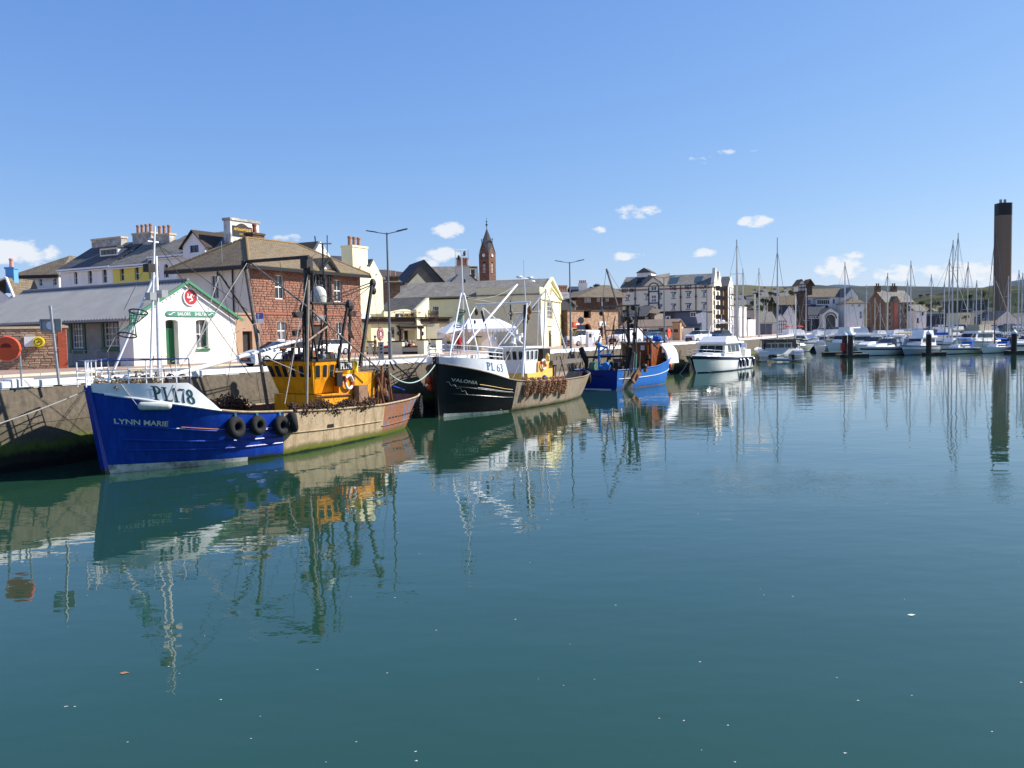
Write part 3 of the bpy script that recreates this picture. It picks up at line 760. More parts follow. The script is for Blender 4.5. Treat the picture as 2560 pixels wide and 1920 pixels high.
mb=MB(); mb.prism([(0.06,-.1,5.75),(0.06,a,z),(5,a,z),(5,-.1,5.75)],(0,0,.1)); mb.prism([(0.06,a,z),(0.06,8.4,5.75),(5,8.4,5.75),(5,a,z)],(0,0,.1)); mb.build('roof',m_slate_br,B.root)
c0,cz=B.sp(17,698,1.2); c1,_=B.sp(38,698,1.2); _,ct=B.sp(27,668,1.2)
B.chimney(1.4,(c0+c1)/2,cz-1.5,.8,abs(c1-c0),ct-cz+1.5,1,M('sky blue chimney paint',srgb(96,158,214),.7,.05,2),M('sky blue chimney cap',srgb(88,150,208),.7,.05,2),M('pink pot',srgb(206,150,140),.8),ph=.95,pr=.22)
mb=MB(); mb.prism([(-2.5,1.2,3.7),(-2.5,9,3.7),(-.02,9,4.6),(-.02,1.2,4.6)],(0,0,.12)); mb.build('porch_roof',m_slate_b,B.root)
mb=MB(); mb.box(-2.3,1.5,-.3,-.02,8.8,3.68); mb.build('porch',m_rubdark,B.root)
# ---- white hotel with the hipped roof
B=Bld('hotel','white three-storey block with a hipped slate roof behind the corrugated shelter roof','building',152,100,86)
e=B.sp(100,690)[1]; Dp=B.sp(41,700)[0]
lh=[wpx(B,'l',*q)for q in((62,699,71,717),(97,697,106,715),(132,696,142,713),(58,732,66,745))]
B.body(11,Dp,e,m_white,lh=lh)
for h in lh:B.window('l',h,1,2,m_whitepaint,m_glass,sill=m_whitepaint,depth=.2)
mb=MB(); zz=B.sp(100,722)[1]; mb.box(-.08,0,zz,-.004,Dp,zz+.12); mb.build('string_course',m_white,B.root)
mb=MB(); mb.tube([(-.2,Dp-.05,e),(-.15,Dp-.05,5),(-.15,Dp-.05,0)],.07); mb.build('drainpipe',m_black,B.root)
za=B.sp(153,641,3.5)[1]
mb=MB(); o_=.5
mb.prism([(-o_,-.3,e),(-o_,Dp+o_,e),(3.8,.8,za)],(0,0,.1)); mb.prism([(-o_,-.3,e),(3.8,.8,za),(11,.8,za),(11,-.3,e)],(0,0,.1)); mb.prism([(3.8,.8,za),(-o_,Dp+o_,e),(11,Dp+o_,e),(11,.8,za)],(0,0,.1)); mb.build('roof',m_slate_br,B.root)
mb=MB(); mb.box(-o_-.08,-.2,e-.3,-o_-.02,Dp+.5,e+.05); mb.build('gutter',m_black,B.root)
# ---- the terrace that runs back from the quay: white, yellow, white
T=dict(Y=84,ang=62)
def terr(name,label,s0px,s1px,eave,wall,wins,roofm,ridge,front=False,W=9.0):
 base=Bld('tmp','x','x',548,T['Y'],T['ang']); bpy.data.objects.remove(base.root)
 s0=base.sp(s0px,670)[0]; s1=base.sp(s1px,670)[0]; O=base.O+base.e2*s0
 B=Bld(name,label,'terraced house',548,T['Y'],T['ang']); B.O=O; B.root.location=O
 e=B.sp(*eave)[1]; Dp=s1-s0; lh=[wpx(B,'l',*q)for q in wins];
 B.body(W,Dp,e,wall,lh=lh,arches=[('l',h,None)for h in lh],gable='y' if False else None,depth=.16)
 for h in lh:
  B.window('l',h,1,2,m_whitepaint,m_glass,depth=.2,fw=.04)
 rz=B.sp(*ridge,W/2)[1]
 mb=MB(); zl=e-.1
 mb.prism([(-.4,-.02,zl),(-.4,Dp+.02,zl),(W/2,Dp+.02,rz),(W/2,-.02,rz)],(0,0,.1)); mb.prism([(W+.4,-.02,zl),(W/2,-.02,rz),(W/2,Dp+.02,rz),(W+.4,Dp+.02,zl)],(0,0,.1))
 mb.build('roof',roofm,B.root)
 mb=MB(); mb.add([(0,0.001,e-.02),(W,0.001,e-.02),(W/2,0.001,rz-.05)],[(0,1,2)]); mb.build('gable_wall',wall,B.root); mb=MB(); mb.add([(0,Dp-.001,e-.02),(W,Dp-.001,e-.02),(W/2,Dp-.001,rz-.05)],[(0,1,2)]); mb.build('gable_wall',wall,B.root)
 mb=MB(); mb.box(-.5,0,zl-.12,-.42,Dp,zl+.06); mb.box(-.41,0,zl-.3,-.005,Dp,zl-.2); mb.build('gutter',m_whitepaint,B.root)
 B.e,B.rz=e,rz
 return B
BW=terr('terraced_house','white end house of the terrace with a gabled dormer and a painted sign chimney',548,379,(440,636),m_white,[(409,660,422,694),(386,662,398,695)],m_slate_l,(470,590))
B=BW; DZ=B.D
# gable dormer flush with the wall
a=wpx(B,'l',485,601,508,636); y0,z0=B.sp(469,645); y1,_=B.sp(524,645); ya,zt=B.sp(497,581); ysp,zsp=B.sp(524,612)
mb=MB(); u0,u1=min(y0,y1),max(y0,y1); uc=(u0+u1)/2
B2=B
B.panel(mb,'l',u0,u1,B.e-.8,zsp,[a],.14);
for v in list(range(len(mb.v))):mb.v[v]=(mb.v[v][0]-.55,mb.v[v][1],mb.v[v][2])
mb.add([(-.55,u0,zsp),(-.55,u1,zsp),(-.55,uc,zt)],[(0,1,2)]); mb.add([(-.55,u0,B.e-.5),(-.55,u0,zsp),(3,u0,zsp),(3,u0,B.e-.5)],[(0,1,2,3)]); mb.add([(-.55,u1,B.e-.5),(-.55,u1,zsp),(3,u1,zsp),(3,u1,B.e-.5)],[(0,1,2,3)])
mb.build('dormer',m_white,B.root)
mb=MB(); mb.prism([(-.8,u0-.3,zsp-.3),(-.8,uc,zt+.1),(4.2,uc,zt+.1),(4.2,u0-.35,zsp-.3)],(0,0,.12)); mb.prism([(-.8,u1+.3,zsp-.3),(-.8,uc,zt+.1),(4.2,uc,zt+.1),(4.2,u1+.35,zsp-.3)],(0,0,.12)); mb.build('dormer_roof',[m_darkwood],B.root)
B.window('l',(a[0],a[1],a[2],a[3]),2,2,m_sign,m_glass,depth=.1).location.x=-.5
# sign chimney at the front corner
yc0,zc=B.sp(566,585,2.0); x0c,x1c=1.3,5.2
ztop=B.fp(590,547)[1]
mb=MB(); mb.box(x0c,-.35,B.e-1,x1c,.55,ztop-.25); mb.box(x0c-.1,-.45,ztop-.25,x1c+.1,.65,ztop,1); o=mb.build('sign_chimney',[M('weathered limewash',(.66,.65,.6),.9,.15,1.5,c2=(.33,.31,.27),c2lo=.48,c2hi=.62,bump=.01),m_chim],B.root)
mb=MB(); sx0,sx1=B.fp(571,560)[0],B.fp(614,560)[0]; sx0=max(sx0,x0c+.25); sx1=min(max(sx1,sx0+2.6),x1c-.2); zt_=ztop-.75; hb=1.05
mb.box(sx0,-.40,zt_-hb,sx1,-.36,zt_); mb.prism([(sx0+.5+(sx1-sx0-1)*k/8,-.40,zt_+.3*math.sin(math.pi*k/8))for k in range(9)],(0,.04,0)); sg=mb.build('painted_sign',m_dark,B.root)
inst(text_mesh('ARTS & ANTIQUES',.36,m_gold,bold=.01,sx=1.0),'lettering',sg,((sx0+sx1)/2,-.41,zt_-.45),(R(90),0,0),((sx1-sx0)/3.4,1,1.15))
inst(text_mesh('CENTRE',.24,m_gold),'lettering',sg,((sx0+sx1)/2,-.41,zt_-.86),(R(90),0,0))
BY=terr('terraced_house','yellow terraced house with white arched windows between two white ones',379,281.5,(330,661),m_yellow,[(299,670,311,702),(336,667,348,700),(371,664,381-3,697)],m_slate_l,(330,612))
BL=terr('terraced_house','white terraced house with three arched windows left of the yellow one',281.2,150,(215,669),m_white,[(184,678,194,711),(219,675,231,709),(255,672,268,707)],m_slate,(250,615))
# ridge chimneys of the terrace
def ridge_chim(B,px0,px1,pyt,pots,x=None,n2=0,w=.8):
 x=x or B.W/2-.2; a=B.sp(px0,pyt,x); b=B.sp(px1,pyt,x); d_=abs(b[0]-a[0]); return B.chimney(x,(a[0]+b[0])/2,B.rz-1.3,w,d_,(a[1]+b[1])/2-B.rz+1.3,pots,along='y',ph=.9,pr=.19)
ridge_chim(BY,338,385,582,4); ridge_chim(BW,392,431,585,3); ridge_chim(BL,236,310,595,0)
B=BL
y0,z0=B.sp(256,642,2.0); y1,z1=B.sp(300,618,2.0); mb=MB(); u0,u1=min(y0,y1),max(y0,y1)
mb.box(1.7,u0,z0-.3,4.6,u1,z1); mb.build('dormer',m_white,B.root)
mb=MB(); mb.box(1.5,u0-.2,z1+.002,4.7,u1+.2,z1+.14); mb.build('dormer_roof',m_slate,B.root)
for k in range(4):
 q=MB(); w_=(u1-u0-.4)/4; q.box(1.64,u0+.2+k*w_+.04,z0+.15,1.695,u0+.2+(k+1)*w_-.04,z1-.2); q.build('dormer_window',m_glass,B.root)
 # ---- rubble stone wall with a brick pier and concrete cap
B=Bld('stone_wall','rubble stone wall with an orange brick end pier beside the shelter','wall',-24,48.2,27)
zt=B.fp(80,822)[1]; xr=B.fp(146,880)[0]; xp=B.fp(168.5,880)[0]
mb=MB(); mb.box(0,.03,-.2,xr,.45,zt); mb.build('mortar_core',m_mortar2,B.root)
masonry(B,'f',0,.0,xr-.01,zt-.02,[],.13,(.18,.62),m_rubble,11,proud=.035,cap=300,jit=.4,gap=.022)
mb=MB(); mb.box(xr+.005,-.05,-.2,xp,.5,zt+.02); pier=mb.build('brick_pier',m_mortar2,B.root)
mbs=[]
bm_={}
bmat=M('orange red brick',srgb(190,92,62),.85,.12,6,island=.14)
bv=MB().box(0,0,0,1,1,1).mesh('brick',bmat)
zz=0.0; row=0
while zz<zt-.05:
 u=xr+.01+(-.11 if row%2 else 0)
 while u<xp-.02:
  a_,b_=max(u,xr+.012),min(u+.215,xp-.004)
  if b_-a_>.04:inst(bv,'brick',pier,(a_,-.062,zz),(0,0,0),(b_-a_,.02,.066))
  u+=.225
 zz+=.077; row+=1
mb=MB(); mb.box(-.1,-.1,zt+.005,xr-.25,.55,zt+.14); mb.build('wall_cap',m_cap,B.root)
mb=MB(); mb.prism([(xr-.24,-.14,zt+.03),(xp+.1,-.14,zt+.03),(xp+.1,-.14,zt+.14),((xr+xp)/2-.1,-.14,zt+.27),(xr-.24,-.14,zt+.16)],(0,.72,0)); mb.build('pier_cap',m_cap,B.root)
WALLB=B
# ---- Sailors Shelter
B=Bld('sailors_shelter','white single-storey gabled shelter with green trim and a grey corrugated roof','shelter',331,51.2,60)
W,Dp=7.9,17.5; H=3.15; rise=B.fp(472,704)[1]-H
door=wpx(B,'f',413,799,449,913); win=wpx(B,'f',489,799,522,871)
door=(door[0],.02,door[2],door[3])
B.W,B.D,B.H=W,Dp,H; B.sm=m_green
mb=MB(); B.panel(mb,'f',0,W,-.2,H,[door,win],.42); mb.add([(0,0,H),(W,0,H),(W/2,0,H+rise)],[(0,1,2)]); mb.add([(0,Dp,H),(W,Dp,H),(W/2,Dp,H+rise)],[(0,1,2)])
B.arch_fill(mb,'f',door,.42,.14); B.arch_fill(mb,'f',win,.42,.14)
B.panel(mb,'r',0,Dp,-.2,H); B.panel(mb,'b',0,W,-.2,H)
# left side: white return, then a recessed bay with two tall windows
mb.box(0,.0,-.2,.7,1.0,H-.02)if False else None
B.panel(mb,'l',0,1.3,-.2,H)
mb.add([(0,1.3,-.2),(0,1.3,H),(1.0,1.3,H),(1.0,1.3,-.2)],[(0,1,2,3)])
mb.build('wall',m_shelter,B.root)
lw=[]
for q in((179,802,211,871),(259,802,300,866)):
 a,b=B.sp(q[0],q[1],1.0),B.sp(q[2],q[3],1.0); c,d_=B.sp(q[0],q[3],1.0),B.sp(q[2],q[1],1.0)
 lw.append((min(a[0],b[0]),(b[1]+c[1])/2,max(a[0],b[0]),min((a[1]+d_[1])/2,H-.25)))
mb=MB(); B.panel(mb,'l',1.3,Dp,-.2,H+.4,lw,.12); o=mb.build('recess_wall',M('dirty shaded render',(.36,.33,.29),.9,.15,1.2,c2=(.22,.2,.17),c2lo=.5,c2hi=.75,bump=.01),B.root); o.location.x=1.0  # recess shade is put into this darker render colour, besides the dirt
for h in lw:
 w_=B.window('l',h,4,4,m_whitepaint,m_curtain,depth=.12,fw=.06,sill=None,name='sash_window'); w_.location.x=1.0
 q=MB(); q.box(-.06+1,h[0]-.22,h[1]-.2,1.06,h[0]-.004,h[3]+.1); q.box(.94,h[2]+.004,h[1]-.2,1.06,h[2]+.22,h[3]+.1); q.box(.90,h[0]-.25,h[1]-.30,1.06,h[2]+.25,h[1]-.004); q.build('window_surround',m_green2,B.root)
mb=MB(); mb.box(-.02,1.35,H-.34,.98,Dp,H-.04); mb.build('soffit',M('grey soffit board',(.12,.12,.12),.8),B.root)
# corrugated roof, both slopes, real corrugation
mb=MB(); ov=.42; k_=rise/(W/2); per=.30; n=int((Dp+.5)/(per/4)); rows_l,rows_r=[],[]
for j in range(n+1):
 y=-.25+(Dp+.5)*j/n; c=.06*math.sin(2*math.pi*y/per)
 rows_l.append([(-ov,y,H-ov*k_+c+.06),(W/2,y,H+rise+c+.06)]); rows_r.append([(W/2,y,H+rise+c+.06),(W+ov,y,H-ov*k_+c+.06)])
mb.grid(rows_l); mb.grid(rows_r); rf=mb.build('corrugated_roof',m_corr,B.root)
mb=MB(); mb.tube([(W/2,-.27,H+rise+.1),(W/2,Dp+.27,H+rise+.1)],.11,8); mb.build('ridge_capping',m_corr,B.root)
mb=MB()
for sg in(-1,1):
 xe=W/2+sg*(W/2+ov); a_=(xe,-.3,H-ov*k_-.02); b_=(W/2,-.3,H+rise-.02)
 mb.beam(a_,b_,.06,.17,up=(0,0,1))
mb.build('bargeboard',M('muted green paint',srgb(72,132,100),.5,.08,3),B.root)
mb=MB()
for sg in(-1,1):
 for i in range(1,15):
  t=i/15; x=W/2+sg*(W/2+ov)*(1-t); z=H-ov*k_+(rise+ov*k_)*t-.18; mb=MB().ball((x,-.31,z-.05),.035,5,3); mb.build('string_light',m_green2,B.root)
mb=MB(); mb.box(-ov-.1,-.2,H-ov*k_-.08,-ov,Dp,H-ov*k_+.04); mb.build('gutter',m_corr,B.root)
# green door with fanlight, set deep in the wall
mb=MB(); x0,z0,x1,z1=door; d_=.40; zf=z1-.62
mb.box(x0+.003,d_,z0,x0+.1,d_+.08,z1); mb.box(x1-.1,d_,z0,x1-.003,d_+.08,z1); mb.box(x0+.1,d_,z1-.08,x1-.1,d_+.08,z1); mb.box(x0+.1,d_-.01,zf,x1-.1,d_+.07,zf+.08)
for k in range(6):
 a_=x0+.1+(x1-x0-.2)*k/6; mb.box(a_+.006,d_+.02,z0,a_+(x1-x0-.2)/6-.006,d_+.06,zf)
dr=mb.build('door',m_green,B.root)
q=MB(); q.add([(x0+.1,d_+.05,zf+.08),(x1-.1,d_+.05,zf+.08),(x1-.1,d_+.05,z1-.08),(x0+.1,d_+.05,z1-.08)],[(0,1,2,3)]); q.build('fanlight_pane',m_glass,dr)
q=MB(); q.ball((x0+.2,d_-.01,1.05),.04,8,4); q.build('door_handle',m_grey,dr)
B.window('f',win,2,2,m_whitepaint,m_curtain,depth=.3,fw=.05,name='sash_window',sill=None)
q=MB(); a,c,b,e_=win; q.box(a-.002,.26,c,a+.09,.36,e_); q.box(b-.09,.2,c,b-.003,.30,e_); q.box(a-.05,-.10,c-.15,b+.05,.26,c-.003); q.build('window_surround',m_green,B.root)
# sign board, roundel
sx0,sz=B.fp(416,777.5); sx1,sz2=B.fp(535,792); sy=(sz+sz2)/2; hh=.17
mb=MB(); pts=[(sx0+.1+hh*(1-math.sin(math.pi*k/8))-hh,-.06,sy+hh*math.cos(math.pi*k/8))for k in range(9)]+[(sx1-.1+hh*math.sin(math.pi*k/8),-.06,sy-hh*math.cos(math.pi*k/8))for k in range(9)]
mb.prism(pts,(0,.055,0)); sg=mb.build('name_board',M('sign green',srgb(70,138,110),.5,.06,4),B.root)
L_=sx1-sx0
for txt,fx,wd in(('SAILORS',.34,.27),('SHELTER',.70,.27)):
 me=text_mesh(txt,.28,m_whitepaint,bold=.006); w_=max(v.co.x for v in me.vertices)-min(v.co.x for v in me.vertices)
 inst(me,'lettering',sg,(sx0+L_*fx,-.066,sy-.10),(R(90),0,0),(L_*wd/w_,1,1))
for sgn,fx in((1,.09),(-1,.91)):
 q=MB(); pts=[(sx0+L_*fx+sgn*(t-.5)*.5,-.068,sy+.07*math.sin((t-.5)*5)*sgn)for t in[i/8 for i in range(9)]]; q.tube(pts,.028,5); q.ball((sx0+L_*fx-sgn*.22,-.068,sy-.05),.05,6,4); q.build('scroll',m_whitepaint,sg)
rx,rz=B.fp(474.5,743)
mb=MB(); mb.lathe([(.55,0),(.55,.05),(.56,.09),(.49,.09),(.49,.055)],28,(rx,0.0,rz),'y')
for i in range(len(mb.v)):v=mb.v[i]; mb.v[i]=(v[0],-v[1],v[2])
rd=mb.build('roundel',m_whitepaint,B.root)
mb=MB(); mb.lathe([(.5,.0),(.5,.035)],28,(rx,0,rz),'y'); mb.v=[(v[0],-v[1]-.04,v[2])for v in mb.v]; mb.build('red_disc',m_red,rd)
q=MB()
for k in range(3):
 a=R(120*k+62); c,s_=math.cos(a),math.sin(a); t=lambda u,v:(rx+u*c-v*s_,-.085,rz+u*s_+v*c)
 q.tube([t(0,0),t(.20,.03),t(.25,.0)],[.07,.05,.045],6); q.tube([t(.24,.02),t(.18,-.17),t(.17,-.2)],[.045,.035,.03],6); q.tube([t(.17,-.19),t(.24,-.24)],[.03,.02],6)
for i in range(len(q.v)):v=q.v[i]; q.v[i]=(v[0],-.078+(v[1]+.085)*.25,v[2])
q.build('leg_emblem',m_whitepaint,rd)
# steps and handrail in the recess
mb=MB()
for k in range(5):mb.box(-.25,2.2,.1+k*.16,.7,5.2,.12+k*.16)if k in()else None
for yy in(2.0,3.2,4.4,5.6):mb.tube([(-.3,yy,0),(-.3,yy,1.1)],.025)
for zz in(.3,.55,.8,1.1):mb.tube([(-.3,2.0,zz),(-.3,5.6,zz)],.02)
o=mb.build('railing',m_grey,B.root); SHELTER=B
# ---- low brown annex between the shelter and the stone house
B=Bld('annex','low brown rendered annex with a dark doorway right of the white shelter','outbuilding',588,66,62)
e=B.fp(600,787)[1]; xr=B.fp(650,800)[0]; dh=wpx(B,'f',606,828,632,880); dh=(dh[0],0.0,dh[2],dh[3])
mbrown=M('brown render',srgb(168,138,112),.9,.1,1,c2=srgb(140,112,92),c2lo=.5,c2hi=.8)
B.body(xr,5,e,mbrown,fh=[dh],depth=.3); mb=MB(); mb.box(dh[0],.28,0,dh[2],.34,dh[3]); mb.build('door',m_dark,B.root); B.roof('flat',mbrown,0,ov=.08,th=.16,name='parapet')
m2=MB(); m2 .box(-1.6,.5,-.2,-.01,4.5,e-.05); m2 .build('side_bay',mbrown,B.root)
# ---- the red sandstone house
B=Bld('stone_house','two-storey red sandstone house with a hipped brown slate roof and white sashes','house',628,73.2,62.5)
e=B.fp(640,664)[1]; W=B.fp(900,700)[0]; Dp=B.sp(443,680)[0]
W1=[wpx(B,'f',*q)for q in((686,687,711,748),(834,699,855,755),(692,803,717,851),(840,805,858,864))]
Wc=[wpx(B,'f',781,683,818,742)]; dr=wpx(B,'f',783,812,806,880); dr=(dr[0],0,dr[2],dr[3])
lw=[wpx(B,'l',527,688,547,747)]
B.W,B.D,B.H=W,Dp,e; mb=MB(); B.panel(mb,'f',0,W,-.3,e,W1+Wc+[dr],.18)
for h in W1:B.arch_fill(mb,'f',h,.18,.22)
mb.build('front_wall',m_mortar,B.root)
mb=MB(); B.panel(mb,'l',0,Dp,-.3,e,lw,.14); B.panel(mb,'r',0,Dp,-.3,e); B.panel(mb,'b',0,W,-.3,e); B.arch_fill(mb,'l',lw[0],.14,.2); mb.build('side_wall',m_greywall,B.root)
zs=B.fp(760,785)[1]
masonry(B,'f',0.0,0,W,zs-.12,W1[2:]+[dr],.215,(.26,.62),m_stone,4,proud=.05,cap=150,jit=.12,gap=.03)
masonry(B,'f',0.0,zs+.12,W,e-.05,W1[:2]+Wc,.215,(.26,.62),m_stone,5,proud=.05,cap=150,jit=.12,gap=.03)
mb=MB(); mb.box(0,-.09,zs-.11,W,-.001,zs+.11); mb.build('string_course',M('smooth sandstone',srgb(150,96,76),.85,.1,3),B.root)
for i,h in enumerate(W1):B.window('f',h,2,2,m_whitepaint,m_curtain if i==2 else m_glass,depth=.18,fw=.09,sill=M('sandstone sill',srgb(150,100,78),.85))
for h in Wc:B.window('f',h,4,2,m_whitepaint,m_glass,depth=.1,fw=.08)
B.window('l',lw[0],2,2,m_whitepaint,m_glass,depth=.14)
mb=MB(); mb.box(dr[0],.1,0,dr[2],.16,dr[3]); mb.build('door',m_dark,B.root)
cx=(Wc[0][0]+Wc[0][2])/2; hw=(Wc[0][2]-Wc[0][0])/2+.25
mb=MB(); z0,z1=Wc[0][1],Wc[0][3]
for x in(cx-hw,cx-hw*.33,cx+hw*.33,cx+hw):mb.box(x-.09,-.32,z0-.2,x+.09,-.06,z1+.3)
mb.box(cx-hw-.1,-.36,z0-.35,cx+hw+.1,-.02,z0-.2); mb.box(cx-hw-.1,-.36,z1+.28,cx+hw+.1,-.02,z1+.42); mb.build('oriel_frame',m_black,B.root)
gx0,gz=B.fp(782,672); gx1,_=B.fp(834,672); gz2=B.fp(806,648)[1]; gm=(gx0+gx1)/2
mb=MB(); mb.prism([(gx0+.3,-.4,e-.1),(gx1-.3,-.4,e-.1),(gm,-.4,gz2-.25)],(0,.3,0)); mb.build('gablet',m_white,B.root)
mb=MB(); mb.prism([(gx0,-.75,e-.25),(gm,-.75,gz2),(gm,3.2,gz2),(gx0,1.2,e+.05)],(0,0,.14)); mb.prism([(gx1,-.75,e-.25),(gm,-.75,gz2),(gm,3.2,gz2),(gx1,1.2,e+.05)],(0,0,.14)); mb.build('gablet_roof',m_slate_b,B.root)
mb=MB(); mb.beam((gx0,-.8,e-.25),(gm,-.8,gz2+.05),.07,.24); mb.beam((gx1,-.8,e-.25),(gm,-.8,gz2+.05),.07,.24); mb.build('bargeboard',m_black,B.root)
ra=B.fp(621,598,Dp/2); rb=B.fp(735,612,Dp/2); rise=(ra[1])-e; ov=.75
hl=4.2
mb=MB(); zl=e-.12; c=Dp/2; xl,xr=hl,W-hl-.2
for a in([(-ov,-ov,zl),(W+ov,-ov,zl),(xr,c,e+rise),(xl,c,e+rise)],[(-ov,Dp+ov,zl),(xl,c,e+rise),(xr,c,e+rise),(W+ov,Dp+ov,zl)],[(-ov,-ov,zl),(xl,c,e+rise),(-ov,Dp+ov,zl)],[(W+ov,-ov,zl),(W+ov,Dp+ov,zl),(xr,c,e+rise)]):mb.prism(a,(0,0,.12))
mb.build('roof',m_slate_b,B.root)
mb=MB()
for a,b in(((-ov,-ov,zl),(xl,c,e+rise)),((W+ov,-ov,zl),(xr,c,e+rise)),((-ov,Dp+ov,zl),(xl,c,e+rise)),((xl,c,e+rise),(xr,c,e+rise))):
 a,b=Vector(a)+Vector((0,0,.12)),Vector(b)+Vector((0,0,.12)); n=int((b-a).length/.42)
 for i in range(n):p=a.lerp(b,i/n); q_=a.lerp(b,(i+.93)/n); mb.tube([p,q_],.12,6,r2=.14)
mb.build('ridge_tiles',M('ochre ridge tile',srgb(138,112,74),.9,.25,5),B.root)
mb=MB(); mb.box(-ov-.08,-ov-.08,zl-.26,W+ov+.08,-ov-.01,zl+.04); mb.box(-ov-.08,-ov,zl-.26,-ov-.01,Dp+ov,zl+.04); mb.box(-ov,-ov,zl-.2,W+ov,-.1,zl-.14); mb.box(-ov,-.09,zl-.2,-.02,Dp+ov,zl-.14); mb.build('eaves',m_black,B.root)
mb=MB(); yy=B.sp(586,750)[0]; mb.tube([(-.12,yy,e),(-.12,yy,0)],.07); mb.build('drainpipe',m_black,B.root)
cxp=B.fp(637,600,Dp/2+.6)
B.chimney(cxp[0],Dp/2+.6,e+rise-.8,1.5,1.0,B.fp(640,581,Dp/2)[1]-e-rise+.8,1,m_rubdark,m_rubdark,M('red pot',srgb(138,78,58),.8),ph=.85,pr=.2)
mb=MB(); mb.tube([(B.sp(560,700)[0]*0-.15,B.sp(560,690)[0],e-1.2),(-.15,B.sp(560,690)[0],B.sp(559,604)[1])],.03); mb.build('aerial',m_grey,B.root)
# blue sign on a pole in front of it
p=D(649,794,66); S=thing('road_sign','blue and white traffic sign on the corner of the red stone house','road sign',(p.x,p.y,QZ),R(15))
mb=MB(); mb.tube([(0,.06,0),(0,.06,p.z-QZ+.4)],.035); mb.build('pole',m_grey,S)
h=p.z-QZ; mb=MB(); mb.box(-.27,0,h-.1,.27,.03,h+.36); mb.build('blue_panel',m_sign,S); mb=MB(); mb.box(-.27,0,h-.42,.27,.03,h-.11); mb.build('white_panel',m_whitepaint,S)
mb=MB(); mb.box(-.12,-.012,h-.05,-.07,-.002,h+.28); mb.prism([(-.2,-.012,h+.2),(.01,-.012,h+.2),(-.095,-.012,h+.31)],(0,.01,0)); mb.build('arrow',m_whitepaint,S)
mb=MB(); mb.box(.07,-.012,h-.02,.14,-.002,h+.25); mb.build('red_bar',m_red,S)
def front_from(name,label,cat,px0,px1,Y,ang,py_top,Dp,mat,wins=(),lwins=(),zb=QZ,py=None,**kw):
 """a block whose front runs from column px0 to px1; returns it with its body built"""
 B=Bld(name,label,cat,px0,Y,ang,zb,py or py_top); W=B.fp(px1,py_top)[0]; e=B.fp(px0,py_top)[1]
 fh=[wpx(B,'f',*q)for q in wins]; lh=[wpx(B,'l',*q)for q in lwins]
 B.body(W,Dp,e,mat,fh=fh,lh=lh,**kw); B.fh,B.lh=fh,lh
 return B
def side_from(name,label,cat,px0,px1,Y,ang,py_top,W,mat,wins=(),zb=QZ,fwins=(),**kw):
 """a block seen on its left flank: front-left corner at column px0, flank runs back to column px1"""
 B=Bld(name,label,cat,px0,Y,ang,zb,py_top); Dp=B.sp(px1,py_top)[0]; e=B.sp(px0,py_top)[1]
 lh=[wpx(B,'l',*q)for q in wins]; B.W=W; B.D=Dp; fh=[wpx(B,'f',*q)for q in fwins]
 B.body(W,Dp,e,mat,lh=lh,fh=fh,**kw); B.lh,B.fh,B.e=lh,fh,e
 return B
 # ---- cream house with the big chimney
B=Bld('cream_house','tall pale cream house with a large chimney stack right of the red stone house','house',893,92,62,py=700)
xs=lambda px,py=700:B.fp(px,py)[0]
zz=lambda py,px=925:B.fp(px,py)[1]
W=xs(957); B.W,B.D=W,9
mb=MB(); poly=[(0,0,-.2),(W,0,-.2),(W,0,zz(716,955)),(xs(956),0,zz(693,956)),(xs(935),0,zz(651,935)),(xs(926),0,zz(668,926)),(xs(905),0,zz(664,905)),(0,0,zz(700,893))]
mb.prism(poly,(0,9,0)); mb.build('wall',m_cream,B.root)
mb=MB(); mb.prism([(xs(957)+.3,-.15,zz(716,957)),(xs(935),-.15,zz(650,935)),(xs(926)-.3,-.15,zz(668,926))],(0,8,0)); rf=mb.build('roof',m_slate_d,B.root); rf.location.z=.12; rf.location.y=.25
cx=(xs(881,650)+xs(925,650))/2; cw=1.75
o=B.chimney(xs(905,640),1.0,zz(668)-.6,2.6,1.5,zz(617)-zz(668)+.6,3,m_cream,m_cream,m_pot,ph=1.0,pr=.22)
mb=MB(); mb.tube([(xs(913,620),1,zz(615)),(xs(913,620),1,zz(594))],.03); mb.box(xs(913,620),.97,zz(594),xs(913,620)+.5,1.03,zz(594)+.06); mb.build('aerial',m_grey,B.root)
for q in((938,683,943,690),(898,700,901,716),(933,703,939,718)):
 h=wpx(B,'f',*q); mb=MB(); mb.box(h[0],-.05,h[1],h[2],-.004,h[3]); w_=mb.build('window',m_whitepaint,B.root); mb=MB(); mb.box(h[0]+.08,-.06,h[1]+.08,h[2]-.08,-.051,h[3]-.08); mb.build('pane',m_glass,w_)
 # slate roofed block behind, left of the chimney
B=front_from('slate_roofed_house','house showing only a dark slate roof behind the sandstone house ridge','house',812,886,108,30,690,9,m_greywall)
B.roof('x',m_slate_d,B.fp(840,641,4)[1]-B.H,ov=.3)
B=front_from('gabled_house','white gabled house with dark tiled roof peeping over the sandstone house','house',778,836,104,62,650,7,m_white)
rz=B.fp(801,604)[1]; mb=MB(); mb.prism([(-.1,0,B.H),(B.W,0,B.H),(B.fp(801,604)[0],0,rz)],(0,9,0)); mb.build('gable',m_white,B.root)
mb=MB(); a=B.fp(801,604)[0]; mb.prism([(-.5,.3,B.H-.1),(a,.3,rz-.02),(a,16,rz-.02),(-.5,16,B.H-.1)],(0,0,.1)); mb.build('roof',m_slate_br,B.root)
mb=MB(); mb.prism([(-8,4,B.H-.5),(a,4,rz),(a,12,rz),(-8,12,B.H-.5)],(0,0,.1)); mb.build('roof',m_slate_br,B.root)
